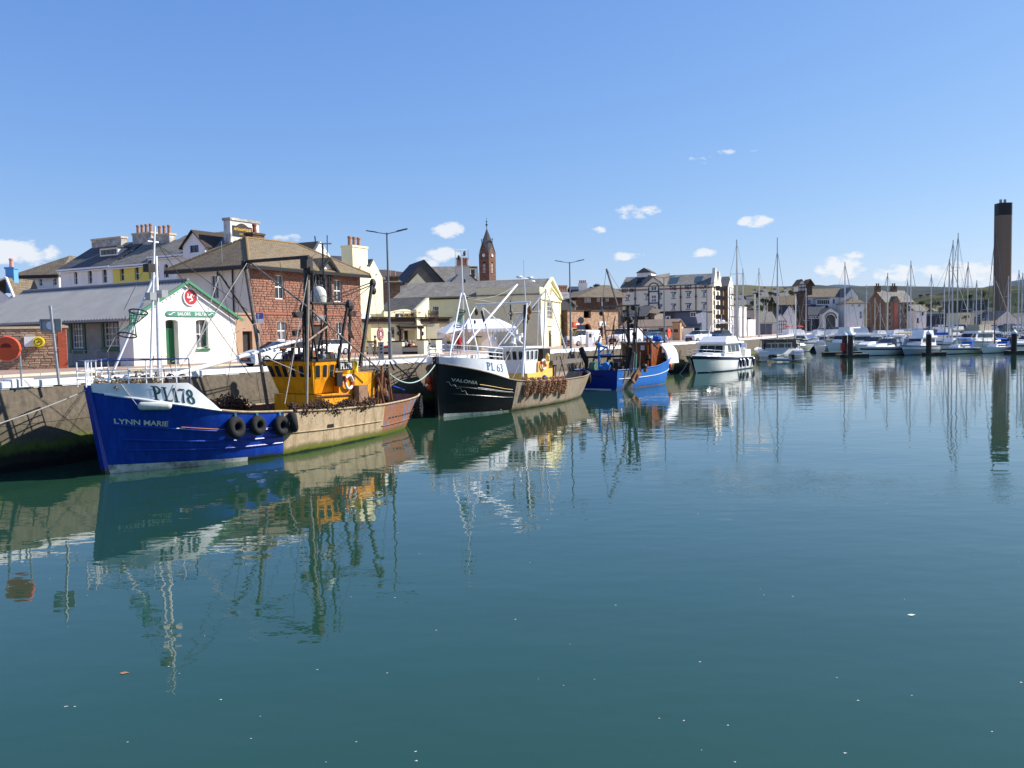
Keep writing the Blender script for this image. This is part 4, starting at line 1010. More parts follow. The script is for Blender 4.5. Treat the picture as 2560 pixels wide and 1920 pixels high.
# ---- the pub
B=Bld('pub','single-storey cream pub with a dark cornice, carved doorway and red oval signs','pub',928,90,47,py=830)
W=B.fp(1113,830)[0]; e=B.fp(1020,809)[1]; dh=wpx(B,'f',1008,826,1041,872); dh=(dh[0],.0,dh[2],dh[3])
B.body(W,9,e,m_cream,fh=[dh],depth=.8)
mb=MB(); B.bbox(mb,'f',-.5,-.35,e+.003,W+.4,1,e+.55); mb.prism([(-.5,-.35,e+.56),(W+.6,-.35,e+.56),(W+.6,-.7,e+.66),(-.5,-.7,e+.66)],(0,0,.06)); mb.build('cornice',m_darkwood,B.root)
x0,x1=B.fp(959,790)[0],B.fp(1070,790)[0]; zt=B.fp(1015,779)[1]; xm=B.fp(1012,790)[0]; za=B.fp(1012,773)[1]
mb=MB(); mb.prism([(x0,-.05,e+.7),(x1,-.05,e+.7),(x1,-.05,zt),(xm+1.8,-.05,zt),(xm+.2,-.05,za),(xm-.2,-.05,za),(xm-1.8,-.05,zt),(x0,-.05,zt)],(0,.4,0)); mb.box(x0,.351,e+.6,x0+.3,5,zt-.2); mb.build('parapet',m_cream,B.root)
mb=MB(); s0,s1=B.fp(989,790)[0],B.fp(1048.5,790)[0]; z0,z1=B.fp(1018,797)[1],B.fp(1018,784)[1]; mb.box(s0,-.14,z0,s1,-.06,z1); sg=mb.build('name_board',m_black,B.root)
mb=MB(); mb.box(s0+.12,-.16,z0+.1,s1-.12,-.145,z1-.1); mb.build('sign_panel',M('sign grey',(.10,.09,.085),.5,.3,4),sg)
me=text_mesh('The Creek',.62,m_gold,bold=.012); w_=max(v.co.x for v in me.vertices)-min(v.co.x for v in me.vertices); inst(me,'lettering',sg,((s0+s1)/2,-.17,(z0+z1)/2-.2),(R(90),0,0),((s1-s0)*.5/w_,.9,1))
for fx in(.12,.88):
 mb=MB(); mb.ball((s0+(s1-s0)*fx,-.165,(z0+z1)/2),.15,8,5,sc=(.8,.1,1.3)); mb.build('crest',m_whitepaint,sg)
mb=MB(); mb.tube([(xm-2,-.5,zt-.05),(xm,-.5,zt+.02),(xm+2,-.5,zt-.05)],.03)
for dx in(-1.8,-.6,.6,1.8):mb.tube([(xm+dx,-.05,zt-.1),(xm+dx,-.5,zt-.05)],.02); mb.ball((xm+dx,-.5,zt-.12),.07,6,4)
mb.build('sign_lamp_bar',m_red,B.root)
# carved doorway
a,b=B.fp(998,850)[0],B.fp(1050,850)[0]; pz=B.fp(1024,822)[1]
mb=MB(); mb.box(a,-.4,0,a+.3,0,pz); mb.box(b-.3,-.4,0,b,0,pz); mb.box(a-.2,-.5,pz,b+.2,0,pz+.22); mb.box(a-.35,-.62,pz+.23,b+.35,-.004,pz+.36); mb.build('doorcase',m_darkwood,B.root)
mb=MB(); mb.box(dh[0]-.45,-.12,0,dh[0]-.02,-.004,dh[3]); mb.box(dh[2]+.02,-.12,0,dh[2]+.45,-.004,dh[3]); mb.build('carved_panel',M('carved pale stone',srgb(190,176,140),.9,.5,9,bump=.03,bscale=9),B.root)
mb=MB(); mb.box(dh[0],.7,0,dh[0]+(dh[2]-dh[0])*.42,.76,dh[3]); mb.build('door',m_curtain,B.root); mb=MB(); mb.box(dh[0]+(dh[2]-dh[0])*.42,.7,0,dh[2],.75,dh[3]); mb.build('door',m_black,B.root)
# red oval signs
m_rw=M('red and white print',srgb(176,60,56),.6,.1,8)
for(cx,cy,hw,hh)in((951,834.5,7,16.5),(1098.5,832,5.8,15.5)):
 x,z=B.fp(cx,cy); rz=abs(B.fp(cx,cy-hh)[1]-z); rx=rz*.62
 o=MB().lathe([(1,0),(1,.03)],24,(0,0,0),'y').build('oval_sign',m_rw,B.root); o.location=(x,-.05,z); o.scale=(rx,1,rz)
 q=MB(); q.torus((0,-.01,0),.80,.035,20,4,(0,1,0)); q.torus((0,-.01,0),.55,.03,20,4,(0,1,0)); q.ball((0,-.01,-.05),.25,6,4,sc=(1,.1,1.4)); q.ball((0,-.01,-.82),.1,6,4,sc=(1,.1,1));
 for k in range(10):
  t=2*math.pi*k/10; q.box(math.cos(t)*.67-.06,-.02,math.sin(t)*.67-.06,math.cos(t)*.67+.06,-.005,math.sin(t)*.67+.06)
 q.build('emblem',m_whitepaint,o)
for px in(992.5,1052.5):
 x,z=B.fp(px,832); mb=MB(); mb.tube([(x,0,z),(x,-.25,z+.1)],.03); mb.lathe([(.08,-.2),(.13,-.1),(.13,.15),(.02,.25)],8,(x,-.27,z-.1)); mb.build('wall_lantern',m_black,B.root)
mb=MB(); x,z=B.fp(980,832); mb.box(x-.1,-.06,z-.5,x+.25,-.004,z+.6); mb.build('menu_board',m_darkwood,B.root)
# left wing and lead roof
mb=MB(); xl=B.fp(898,815)[0]; mb.box(xl,.8,-.2,-.01,8,e-.1); mb.build('wing',m_cream,B.root)
mb=MB(); zl0,zl1=B.fp(915,797)[1],B.fp(915,773)[1]; mb.prism([(xl,.5,e-.05),(1.5,.5,e-.05),(1.5,3.8,zl1+.4),(xl,3.8,zl1+.4)],(0,0,.15)); mb.build('lead_roof',M('pale lead roof',srgb(184,186,190),.6,.08,1),B.root)
PUB=B
# ---- terrace walls in front of the pub
c=G(1061,887,QZ)
B=Bld('terrace_wall','low cream terrace wall with dark coping and square pillars in front of the pub','terrace wall',1061,c.y,66,py=887)
hz=B.sp(1061,868)[1]; hp=B.sp(1061,851)[1]; ye=B.sp(916,880)[0]; we=B.fp(1104,880)[0]
m_tw=M('shaded terrace render',srgb(205,192,162),.85,.08,1,bump=.004)  # cream wall turned from the sun, its shade put into the colour
mb=MB(); mb.box(.05,.6,.28,.3,ye,hz); mb.box(.01,.6,-.1,.34,ye,.27,1); mb.build('low_wall',[m_tw,m_black],B.root)
mb=MB(); mb.box(.0,.6,hz+.003,.35,ye,hz+.1); mb.build('coping',m_black,B.root)
def pillar(x0,y0,x1,y1,h):mb=MB(); mb.box(x0,y0,-.1,x1,y1,h); mb.box(x0-.05,y0-.05,h+.003,x1+.05,y1+.05,h+.12,1); mb.build('pillar',[m_cream,m_black],B.root)
pillar(-.1,-.05,.62,.59,hp)
yp=B.sp(1006,870)[0]; yq=B.sp(978,870)[0]; pillar(-.02,yp,.36,min(yq,yp+1.2),hp-.1)
pillar(-.02,B.sp(932,870)[0],.36,B.sp(932,870)[0]+.5,hp-.1)
wx=B.fp(1089,870)[0]; mb=MB(); mb.box(.63,.05,-.1,wx-.01,.3,hz*.92); mb.build('low_wall',m_cream,B.root); mb=MB(); mb.box(.63,.0,hz*.92+.003,wx-.01,.35,hz*.92+.1); mb.build('coping',m_black,B.root)
pillar(wx,-.05,we,.5,hp)
for x0,x1 in((1195,1210),):
 p=D(x0,855,88); q=Bld('tent_pillar','low cream gate pillar standing before the white marquee','pillar',x0,88,66,py=855); mb=MB(); mb.box(0,0,-.1,.8,.8,1.35); mb.box(-.05,-.05,1.353,.85,.85,1.47,1); o=mb.build('shaft',[m_cream,m_black],q.root)
TERR=B
# ---- long cream building with the pediment
B=Bld('hall','long dull-cream hall with a mossy slate roof and pedimented gable end','hall',1350,99,76,py=745)
W=B.fp(1400,745)[0]; Dp=B.sp(984,750)[0]; e=(B.sp(1345,736)[1]); rise=B.fp(1371,697)[1]-e
fh=[wpx(B,'f',1367,756,1381,798),wpx(B,'f',1371,826,1379,862)]; fh[1]=(fh[1][0],0,fh[1][2],fh[1][3])
lh=[wpx(B,'l',1081,765,1098,799)]
B.body(W,Dp,e,m_cream2,fh=fh,lh=lh,depth=.15,gable='y',rise=rise)
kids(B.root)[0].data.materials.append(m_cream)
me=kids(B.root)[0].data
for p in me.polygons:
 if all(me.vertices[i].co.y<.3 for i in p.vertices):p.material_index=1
B.roof('y',m_slate_l,rise,ov=.12,vg=.05,th=.12)
B.window('f',fh[0],3,4,m_whitepaint,m_curtain,depth=.15,fw=.08,sill=m_cream,surround=.22); mb=MB(); mb.box(fh[1][0],.1,0,fh[1][2],.14,fh[1][3]); mb.build('door',m_darkwood,B.root)
B.window('l',lh[0],3,3,m_whitepaint,m_glass,depth=.1)
mb=MB()
for sg in(0,1):
 mb.beam((W/2,-.18,e+rise+.15),(W/2+(W/2+.35)*(1 if sg else-1),-.18,e-.1),.3,.3)
 mb.beam((W/2,-.1,e+rise-.85),(W/2+(W/2-.9)*(1 if sg else-1),-.1,e+.05),.12,.14)
mb.box(-.15,-.2,e-.55,W+.15,-.004,e-.35); mb.box(.05,-.1,0,.4,-.004,e-.56); mb.box(W-.4,-.1,0,W-.05,-.004,e-.56)
x,z=B.fp(1374,809); mb.prism([(x-1.5,-.2,z-.3),(x+1.5,-.2,z-.3),(x,-.2,z+.6)],(0,.19,0)); mb.torus((W/2,-.06,e+rise*.35),.5,.07,16,5,(0,1,0)); mb.build('stucco_trim',m_cream,B.root)
zr=B.sp(1270,719)[1]; y0,y1=0,B.sp(1191,750)[0]
k_=rise/(W/2); xi=(zr-e)/k_
mb=MB(); mb.box(-.0,y0+.02,e-.1,xi+.1,y1,zr); o=mb.build('raised_wall',m_cream2,B.root); o.location.x=-.01
mb=MB(); mb.box(-.16,y1,e-.25,-.02,Dp,e-.1); mb.build('gutter',m_black,B.root)
HALL=B
# lean-to behind the pub with slate slopes and a fence
B2=Bld('kitchen_wing','low wing with dark slate slopes between the pub sign and the hall','outbuilding',1071,96,62,py=790)
za=B2 .sp(1068,744)[1]; zb_=B2 .sp(1040,776)[1]; Dk=B2 .sp(975,770)[0]
B2 .W,B2 .D=4,Dk
mb=MB(); mb.prism([(-2.3,0,zb_),(0.2,0,za),(0.2,0,-.1),(-2.3,0,-.1)],(0,.4,0)); mb.build('gable_wall',m_cream,B2 .root)
mb=MB(); mb.prism([(-2.5,.42,zb_-.1),(0.2,.42,za),(.2,Dk,za),(-2.5,Dk,zb_-.1)],(0,0,.12)); mb.build('roof',m_slate,B2 .root)
mb=MB(); mb.box(-2.3,.45,0,.1,Dk,zb_-.15); mb.build('wall',m_cream2,B2 .root)
mb=MB(); n=0
B3=Bld('timber_fence','brown paling fence on the flat roof between the pub and the hall','fence',1071,95.5,25,py=800)
x1=B3 .fp(1094,790)[0]; z0=B3 .fp(1080,802)[1]; z1=B3 .fp(1080,775)[1]
k=0
pm=MB().box(0,0,0,.1,.04,1).mesh('paling',m_rubdark)
while k*.16<x1:inst(pm,'paling',B3 .root,(k*.16,0,z0-.3),(0,0,0),(1,1,z1-z0+.3+.1*math.sin(k*2.1))); k+=1
mb=MB(); mb.box(0,.045,z0+.2,x1,.09,z0+.3); mb.box(0,.045,z1-.5,x1,.09,z1-.4); mb.build('fence_rail',m_darkwood,B3 .root)
mb=MB(); mb.box(-.2,.1,-.1,x1+.2,3.5,z0-.31); mb.build('flat_roof_block',m_cream2,B3 .root)
# ---- roofs and the clock tower behind
B=Bld('dark_gabled_hall','dark grey gabled building with a small cream gable in front, beyond the hall roof','building',1012,138,20,py=706)
W=B.fp(1114,706)[0]; e=B.fp(1060,707)[1]; za=B.fp(1060,651)[1]; B.body(W,10,e,m_greywall); mg=M('dark slate-hung gable',(.07,.068,.065),.9,.2,1,c2=(.10,.095,.085),c2lo=.5,c2hi=.7)
xa=B.fp(1060,651)[0]; mb=MB(); mb.prism([(-.3,0,e-.3),(W,0,e-.3),(xa,0,za)],(0,9.5,0)); mb.build('gable',mg,B.root)
mb=MB(); mb.prism([(-.5,-.1,e-.4),(xa,-.1,za+.02),(xa,10.2,za+.02),(-.5,10.2,e-.4)],(0,0,.14)); mb.prism([(W+.3,-.1,e-.4),(xa,-.1,za+.02),(xa,10.2,za+.02),(W+.3,10.2,e-.4)],(0,0,.14)); mb.build('roof',m_slate_d,B.root)
mb=MB(); a,z=B.fp(1044,684,-.4); b0=B.fp(1015,706,-.4)[0]; b1=B.fp(1071,706,-.4)[0]; mb.prism([(b0,-.4,e-.5),(b1,-.4,e-.5),(a,-.4,z)],(0,.39,0)); mb.build('cream_gable',m_cream2,B.root)
B=front_from('roofed_house','house with a brown slate roof between the dark gable and the twin chimneys','house',1100,1150,142,5,706,9,m_greywall); B.roof('x',m_slate_l,B.fp(1110,668,4.5)[1]-B.H,ov=.3,vg=3.2)
B=Bld('chimney_house','grey rendered house end with a broad stack of red chimney pots beside the clock tower','house',1128,134,12,py=705)
W=B.fp(1197,705)[0]; e=B.fp(1160,707)[1]; B.body(W,8,e,m_greywall); x0,x1=B.fp(1143,690)[0],B.fp(1174,690)[0]; z=B.fp(1158,687)[1]
mb=MB(); mb.prism([(-.2,0,e),(W,0,e),(x1,0,z),(x0,0,z)],(0,8,0)); mb.build('gable',m_greywall,B.root)
mb=MB(); mb.beam((x1,-.05,z),(W+.1,-.05,e),.3,.16); mb.beam((x0,-.05,z),(-.3,-.05,e),.3,.16); mb.build('verge',m_slate_d,B.root)
B.chimney((x0+x1)/2,.8,z-.3,x1-x0,1.5,B.fp(1158,664)[1]-z+.3,4,m_greywall,m_cap,m_pot,ph=1.3,pr=.3)
mb=MB(); xa,xb=B.fp(1177,680)[0],B.fp(1192,680)[0]; za,zb_=B.fp(1185,700)[1],B.fp(1185,667)[1]; mb.box(xa,1,za-1,xb,4,zb_-.1); mb.build('dormer',m_greywall,B.root); mb=MB(); mb.box(xa-.2,.8,zb_-.09,xb+.2,4.2,zb_+.1); mb.build('dormer_roof',m_slate_d,B.root)
mb=MB(); mb.box(xa+.2,.93,za+.5,xb-.2,.99,zb_-.35); mb.build('dormer_window',m_glass,B.root)
# small dark stack at the left of the hall roof
B=front_from('brown_stack_house','low dark chimney block at the left end of the hall roof','house',967,1000,118,20,706,4,m_rubdark); B.chimney(1.0,1,B.H,1.6,1,.9,2,m_rubdark,m_rubdark,m_pot,ph=.8)
B.roof('shed',m_slate_br,.9,ov=.2)
# clock tower
B=Bld('clock_tower','red sandstone clock tower with steep gables and a pyramid spire','clock tower',1222,250,57,py=640)
W=3.9
W=B.fp(1238.5,640)[0]; Dp=B.sp(1196.5,640)[0]; S_=(W+Dp)/2; W=Dp=S_
m_tow=Mslate('tower sandstone',srgb(112,84,70),srgb(90,68,58),1.1,.5,.22,bump=.03,rough=.9)
ze=B.fp(1222,636)[1]; zg=B.fp(1228,608)[1]; zt=B.fp(1215,592)[1]; zf=B.fp(1214,566)[1]
louv=lambda c:(c-.5,B.fp(1229,683)[1],c+.5,B.fp(1229,654)[1])
hl=louv(W/2); mb=MB(); B.W,B.D=W,Dp
for f in 'flrb':B.panel(mb,f,0,W,-.2,ze,[hl]if f in 'fl' else[],.4)
for f in 'flrb':
 q=[B.P(f,0,0,ze),B.P(f,W,0,ze),B.P(f,W/2,0,zg)]; mb.add(q,[(0,1,2)])
B.arch_fill(mb,'f',hl,.4,1.0); B.arch_fill(mb,'l',hl,.4,1.0); mb.build('shaft',m_tow,B.root)
mb=MB(); c=W/2; apex=(c,c,zt+3)
for f in 'flrb':
 g=B.P(f,W/2,-.15,zg+.15); a=B.P(f,-.15,-.15,ze-.1); b=B.P(f,W+.15,-.15,ze-.1)
 mb.add([a,g,apex],[(0,1,2)]); mb.add([b,g,apex],[(0,1,2)])
mb.build('spire',m_slate,B.root)
mb=MB(); mb.tube([apex,(c,c,zf+3)],.12,6,r2=.04); mb.ball((c,c,zt+3.9),.35,6,4); mb.ball((c,c,zf+1.8),.25,6,4)
for f in 'flrb':g=B.P(f,W/2,-.1,zg); mb.tube([g,(g[0],g[1],g[2]+1.5)],.1,5); mb.ball((g[0],g[1],g[2]+1.2),.22,5,3)
mb.build('finial',m_dark,B.root)
for f in 'fl':
 z=B.fp(1229,638)[1]-.0; o=MB(); p=B.P(f,W/2,-.08,z); r_=.62
 o.lathe([(r_,0),(r_,.08)],16,p,'y' if f=='f' else 'x'); ck=o.build('clock_face',m_whitepaint,B.root)
 o=MB();
 if f=='f':o.torus((p[0],p[1]-.04,p[2]),r_,.07,16,4,(0,1,0)); o.box(p[0]-.03,p[1]-.05,p[2],p[0]+.03,p[1]-.01,p[2]+.5); o.box(p[0],p[1]-.05,p[2]-.03,p[0]+.35,p[1]-.01,p[2]+.03)
 else:o.torus((p[0]-.04,p[1],p[2]),r_,.07,16,4,(1,0,0)); o.box(p[0]-.05,p[1]-.03,p[2],p[0]-.01,p[1]+.03,p[2]+.5); o.box(p[0]-.05,p[1]-.35,p[2]-.03,p[0]-.01,p[1],p[2]+.03)
 o.build('clock_hands',m_black,ck)
 for k in range(7):
  z=hl[1]+.2+k*(hl[3]-hl[1]-.6)/7; q=MB(); B.bbox(q,f,hl[0],.1,z,hl[2],.35,z+.18); q.build('louvre',m_greywall,B.root)
  # ---- marquee
B=Bld('marquee','white canvas marquee with scalloped edge beside the hall','marquee',1172,86,20,py=820)
W=B.fp(1290,820)[0]; e=B.fp(1200,822)[1]; rz=B.fp(1200,798,2.5)[1]; Dp=6
mb=MB(); mb.prism([(-.2,-.2,e),(W+.2,-.2,e),(W-.8,Dp/2,rz),(.8,Dp/2,rz)],(0,0,.03)); mb.prism([(-.2,Dp+.2,e),(.8,Dp/2,rz),(W-.8,Dp/2,rz),(W+.2,Dp+.2,e)],(0,0,.03)); mb.prism([(-.2,-.2,e),(.8,Dp/2,rz),(-.2,Dp+.2,e)],(0,0,.03)); mb.prism([(W+.2,-.2,e),(W+.2,Dp+.2,e),(W-.8,Dp/2,rz)],(0,0,.03)); mb.build('canopy',m_canvas,B.root)
mb=MB(); n=int(W/.35)
for k in range(n):x=-.2+k*(W+.4)/n; w_=(W+.4)/n; mb.prism([(x,-.21,e),(x+w_,-.21,e),(x+w_*.85,-.21,e-.28),(x+w_*.5,-.21,e-.36),(x+w_*.15,-.21,e-.28)],(0,.02,0))
mb.build('valance',m_canvas,B.root)
mb=MB(); mb.prism([(-2.4,.3,e-.5),(-.25,.3,e),(-.25,3.5,e+1.0),(-2.4,3.5,e-.2)],(0,0,.03)); mb.box(-2.4,3.3,-.1,-.2,3.35,e-.3); mb.box(.1,Dp,-.1,W,Dp+.04,e); mb.build('side_canopy',m_canvas,B.root)
for x in(0,W/2,W):
 for y in(0,Dp):q=MB(); q.tube([(x,y,-.1),(x,y,e)],.04); q.build('tent_pole',m_grey,B.root)
 # ---- pink rubble stone building by the vans
B=Bld('rubble_building','pink rubble-stone building with a tall arched opening and a red shop sign','building',1418.6,111,49,py=800)
W=B.fp(1545,790)[0]; e=B.fp(1430,778)[1]; ar=wpx(B,'f',1459,809,1479.5,862); ar=(ar[0],0,ar[2],ar[3]); fh=[ar,wpx(B,'f',1496,820,1508,845),wpx(B,'f',1432,822,1446,832)]
nt_=wpx(B,'f',1459,776,1477.5,795); B.W,B.D,B.H=W,7,e
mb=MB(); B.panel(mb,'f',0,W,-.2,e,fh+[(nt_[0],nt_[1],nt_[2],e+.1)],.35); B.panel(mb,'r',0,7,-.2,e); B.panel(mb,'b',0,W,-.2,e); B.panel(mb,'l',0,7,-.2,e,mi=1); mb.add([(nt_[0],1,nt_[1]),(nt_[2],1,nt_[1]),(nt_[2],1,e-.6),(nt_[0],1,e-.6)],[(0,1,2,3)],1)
B.arch_fill(mb,'f',ar,.35); mb.build('wall',[m_rubwall,m_rubdark],B.root)  # left flank and notch back use darker stone, shade put into the colour
mb=MB(); mb.box(-.08,-.08,e+.003,nt_[0],7.1,e+.15); mb.box(nt_[2],-.08,e+.003,W+.08,7.1,e+.15); mb.build('parapet_coping',m_darkwood,B.root)
mb=MB(); mb.box(ar[0]-.1,2.5,0,ar[2]+.1,2.55,ar[3]); mb.build('passage_wall',m_rubdark,B.root)
for h in fh[1:]:B.window('f',h,2,2,m_darkwood,m_glass,depth=.3,fw=.12,sill=m_cap)
h=wpx(B,'f',1432,804,1452,816); mb=MB(); mb.box(h[0],-.12,h[1],h[2],-.004,h[3]); sg=mb.build('shop_sign',m_orange,B.root); mb=MB(); mb.box(h[0]+.5,-.14,(h[1]+h[3])/2-.12,h[2]-.5,-.125,(h[1]+h[3])/2+.12); mb.build('sign_stripe',m_whitepaint,sg)
h=wpx(B,'f',1497.5,804,1514,815.5); mb=MB(); mb.box(h[0],-.1,h[1],h[2],-.004,h[3]); sg=mb.build('white_sign',m_whitepaint,B.root)
mb=MB(); mb.box(h[0]+.3,-.12,h[3]-.45,h[2]-.3,-.105,h[3]-.38); mb.box(h[0]+.4,-.12,h[3]-.75,h[2]-.5,-.105,h[3]-.69); mb.build('print_lines',m_grey,sg)
# ---- houses behind it
B=front_from('pale_roofed_shed','dark gabled shed with a pale lichen roof behind the rubble building','shed',1399,1436,128,40,757,10,mg)
xa,za=B.fp(1419,747); mb=MB(); mb.prism([(-.3,0,B.H),(B.W,0,B.H),(xa,0,za)],(0,10,0)); mb.build('gable',mg,B.root)
mb=MB(); mb.prism([(xa,-.2,za+.05),(B.fp(1471,768)[0]-2.5,-.2,B.fp(1471,768)[1]),(B.fp(1471,768)[0]-2.5,10,B.fp(1471,768)[1]),(xa,10,za+.05)],(0,0,.12)); mb.prism([(xa,-.2,za+.05),(xa,10,za+.05),(-1.2,10,B.H-.1),(-1.2,-.2,B.H-.1)],(0,0,.12)); mb.build('roof',m_slate_l,B.root)
mb=MB(); mb.box(B.W+.02,.3,-.1,B.fp(1471,768)[0]-3,9,B.fp(1471,768)[1]-.2); mb.build('pale_wall',m_greywall,B.root)
B=front_from('white_chimney_house','house with a white chimney stack and four pots behind the pale roofed shed','house',1401,1450,150,20,752,8,m_greywall)
B.roof('x',m_slate_l,B.fp(1440,741,4)[1]-B.H,ov=.3)
x0,x1=B.fp(1402,740)[0],B.fp(1425,740)[0]; B.chimney((x0+x1)/2,1,B.fp(1412,748)[1]-1,x1-x0,1.5,B.fp(1412,731)[1]-B.fp(1412,748)[1]+1,4,m_white,m_whitepaint,m_pot,ph=1.3,pr=.28)
B=front_from('far_row_house','distant dark blue and white house on the skyline with a row of pots','house',1433,1470,300,10,733,10,M('dark blue gable',(.03,.05,.11),.8,.1,1)); B.roof('x',m_slate_d,2.5,ov=.3)
B.chimney(B.W*.75,2,B.H,3,1.2,3.6,4,m_white,m_white,m_pot,ph=1,pr=.3); mb=MB(); mb.box(B.W*.55,-.4,0,B.W+1,-.01,B.H-.3); mb.build('white_front',m_white,B.root)
B=front_from('brown_brick_house','dark brown brick house with a hipped slate roof left of the tall warehouse','house',1448,1556,150,26,743,12,m_rubdark,wins=[(1461,744.5,1477,756),(1492,744,1500,754.5),(1514,743,1522,753.5)])
for h,n in zip(B.fh,(4,2,2)):B.window('f',h,n,2,m_whitepaint,m_curtain,depth=.1)
W=B.W; e=B.H; xa,za=B.fp(1507,714,6)
mb=MB(); mb.prism([(-.8,-.6,e-.1),(W+1,-.6,e-.1),(W+1,6,za),(xa,6,za)],(0,0,.12)); mb.prism([(-.8,-.6,e-.1),(xa,6,za),(-.8,12.5,e-.1)],(0,0,.12)); mb.prism([(-.8,12.5,e-.1),(xa,6,za),(W+1,6,za),(W+1,12.5,e-.1)],(0,0,.12)); mb.build('roof',m_slate_br,B.root)
# ---- the Net Loft
m_nl=M('pale cream render',srgb(238,226,198),.85,.05,.5,c2=srgb(222,210,184),c2lo=.5,c2hi=.85); m_nlc=M('cream stucco',srgb(236,224,196),.85,.06,.6)
m_band=M('terracotta band',srgb(150,104,88),.8,.05,2); m_trim=M('slate blue trim',(.035,.04,.06),.6,.1,3)
up=[(1564,739,1573,751),(1679.5,732,1688,745.5),(1716,730,1726,743),(1756,728,1764,742)]
lo=[(1679.5,761,1688,774.5),(1716,760,1726,773),(1756,758,1764,772),(1613,765,1620,777),(1646.5,763,1653.5,775)]
mid=[(1613,736,1620,748.5),(1646.5,734,1653.5,746.5)]
dr=[(1627.5,737,1641.5,756),(1627.5,766,1641.5,781),(1626.5,706,1642,727)]
B=Bld('net_loft','long pale grey four-storey converted net loft with dark trim and lettering under the eaves','warehouse',1781,185,67,py=715)
B.W=W=9.9; Dp=B.sp(1551,722)[0]; e=B.sp(1781,711)[1]; B.D=Dp; B.e=e; B.sm=m_trim
def capl(h):return h
lh=[wpx(B,'l',*q)for q in up+mid+lo+dr]
B.body(W,Dp,e,m_nl,lh=lh,depth=.2,arches=[('l',lh[-1],None)])
kids(B.root)[0].data.materials.append(m_nlc)
me=kids(B.root)[0].data
for p in me.polygons:
 if all(me.vertices[i].co.y<.01 for i in p.vertices):p.material_index=1
for h in lh[:-3]:
 B.window('l',h,2,1,m_whitepaint,m_glass,depth=.14,fw=.14,sill=m_trim)
 mb=MB(); B.bbox(mb,'l',h[0]-.25,-.08,h[3]+.01,h[2]+.25,-.004,h[3]+.16); B.bbox(mb,'l',h[0]-.1,-.07,h[3]-.35,h[0]+.12,-.004,h[3]); mb.build('window_hood',m_trim,B.root)
for h in lh[-3:]:B.window('l',h,2,2,m_whitepaint,m_curtain,depth=.14,fw=.16)
u0,u1=lh[-3][0]-.5,lh[-3][2]+.5; zb2=lh[-2][1]-.2; zt2=lh[-1][3]
mb=MB()
for u in(u0,u1):B.bbox(mb,'l',u-.13,-.1,zb2-3,u+.13,-.004,zt2-1.2)
for zc in(lh[-3][1]-.15,lh[-1][1]-.15,zb2-.1):B.bbox(mb,'l',u0,-.12,zc-.12,u1,-.005,zc+.12)
n=10; uc=(u0+u1)/2; r_=(u1-u0)/2
for k in range(n):
 a,b=math.pi*k/n,math.pi*(k+1)/n; mb.beam((-.05,uc+r_*math.cos(a),zt2-1.2+r_*.95*math.sin(a)),(-.05,uc+r_*math.cos(b),zt2-1.2+r_*.95*math.sin(b)),.12,.2)
mb.build('loft_door_frame',m_trim,B.root)
bz=B.sp(1781,718)[1]
mb=MB(); B.bbox(mb,'l',0,-.06,bz-.16,u0-.25,-.004,bz+.16); B.bbox(mb,'l',u1+.25,-.06,bz-.16,Dp,-.004,bz+.16); mb.build('string_band',m_band,B.root)
mb=MB(); zb3=B.sp(1781,780)[1]; B.bbox(mb,'l',0,-.06,zb3-.12,Dp,-.004,zb3+.12); mb.build('lower_band',m_trim,B.root)
for px in(1702,1740,1588):
 u=B.sp(px,740)[0]; mb=MB(); mb.tube([(-.15,u,0),(-.15,u,e)],.10,6); mb.box(-.3,u-.18,e-2.7,-.02,u+.18,e-2.3); mb.build('drainpipe',m_trim,B.root)
def sidetext(B,txt,px0,px1,py,hgt,mat):
 a,b=B.sp(px0,py)[0],B.sp(px1,py)[0]; z=B.sp((px0+px1)/2,py)[1]; me=text_mesh(txt,hgt*1.4,mat,.03,bold=.03); w_=max(v.co.x for v in me.vertices)-min(v.co.x for v in me.vertices)
 inst(me,'lettering',B.root,(-.05,(a+b)/2,z-hgt/2),(R(90),0,R(-90)),(abs(a-b)/w_,1,1))
sidetext(B,'THE',1673.5,1691,720,.95,m_trim); sidetext(B,'NET',1711.5,1729,718,.95,m_trim); sidetext(B,'LOFT',1749,1773,716,.95,m_trim); sidetext(B,'BUILT 1898',1555,1584,726,.85,m_trim)
# roof: ridge runs back; lower part at the far end
rz=B.sp(1650,691,W/2)[1]
mb=MB(); mb.prism([(-.1,.3,e+.05),(-.1,Dp,e+.05),(W/2,Dp,rz),(W/2,.3,rz)],(0,0,.15)); mb.prism([(W+.1,.3,e+.05),(W/2,.3,rz),(W/2,Dp,rz),(W+.1,Dp,e+.05)],(0,0,.15)); mb.build('roof',m_slate_l,B.root)
mb=MB(); mb.add([(0,Dp,e),(W,Dp,e),(W/2,Dp,rz)],[(0,1,2)]); mb.build('end_gable',m_nl,B.root)
k_=(rz-e)/(W/2)
for(p0,p1,p2,p3)in((1667,1695,701,714),(1731,1755,699,711)):
 ya,yb=B.sp(p0+6,708,1.5)[0],B.sp(p1,708,1.5)[0]
 for k in range(5):
  a=yb+(ya-yb)*k/5; b=yb+(ya-yb)*(k+.9)/5; mb=MB(); mb.prism([(.6,a,e+.25+.6*k_),(.6,b,e+.25+.6*k_),(3.6,b,e+.25+3.6*k_),(3.6,a,e+.25+3.6*k_)],(0,0,.05)); mb.build('roof_light',M('tinted roof glass',(.04,.08,.10),.15,.2,1,spec=.6),B.root)
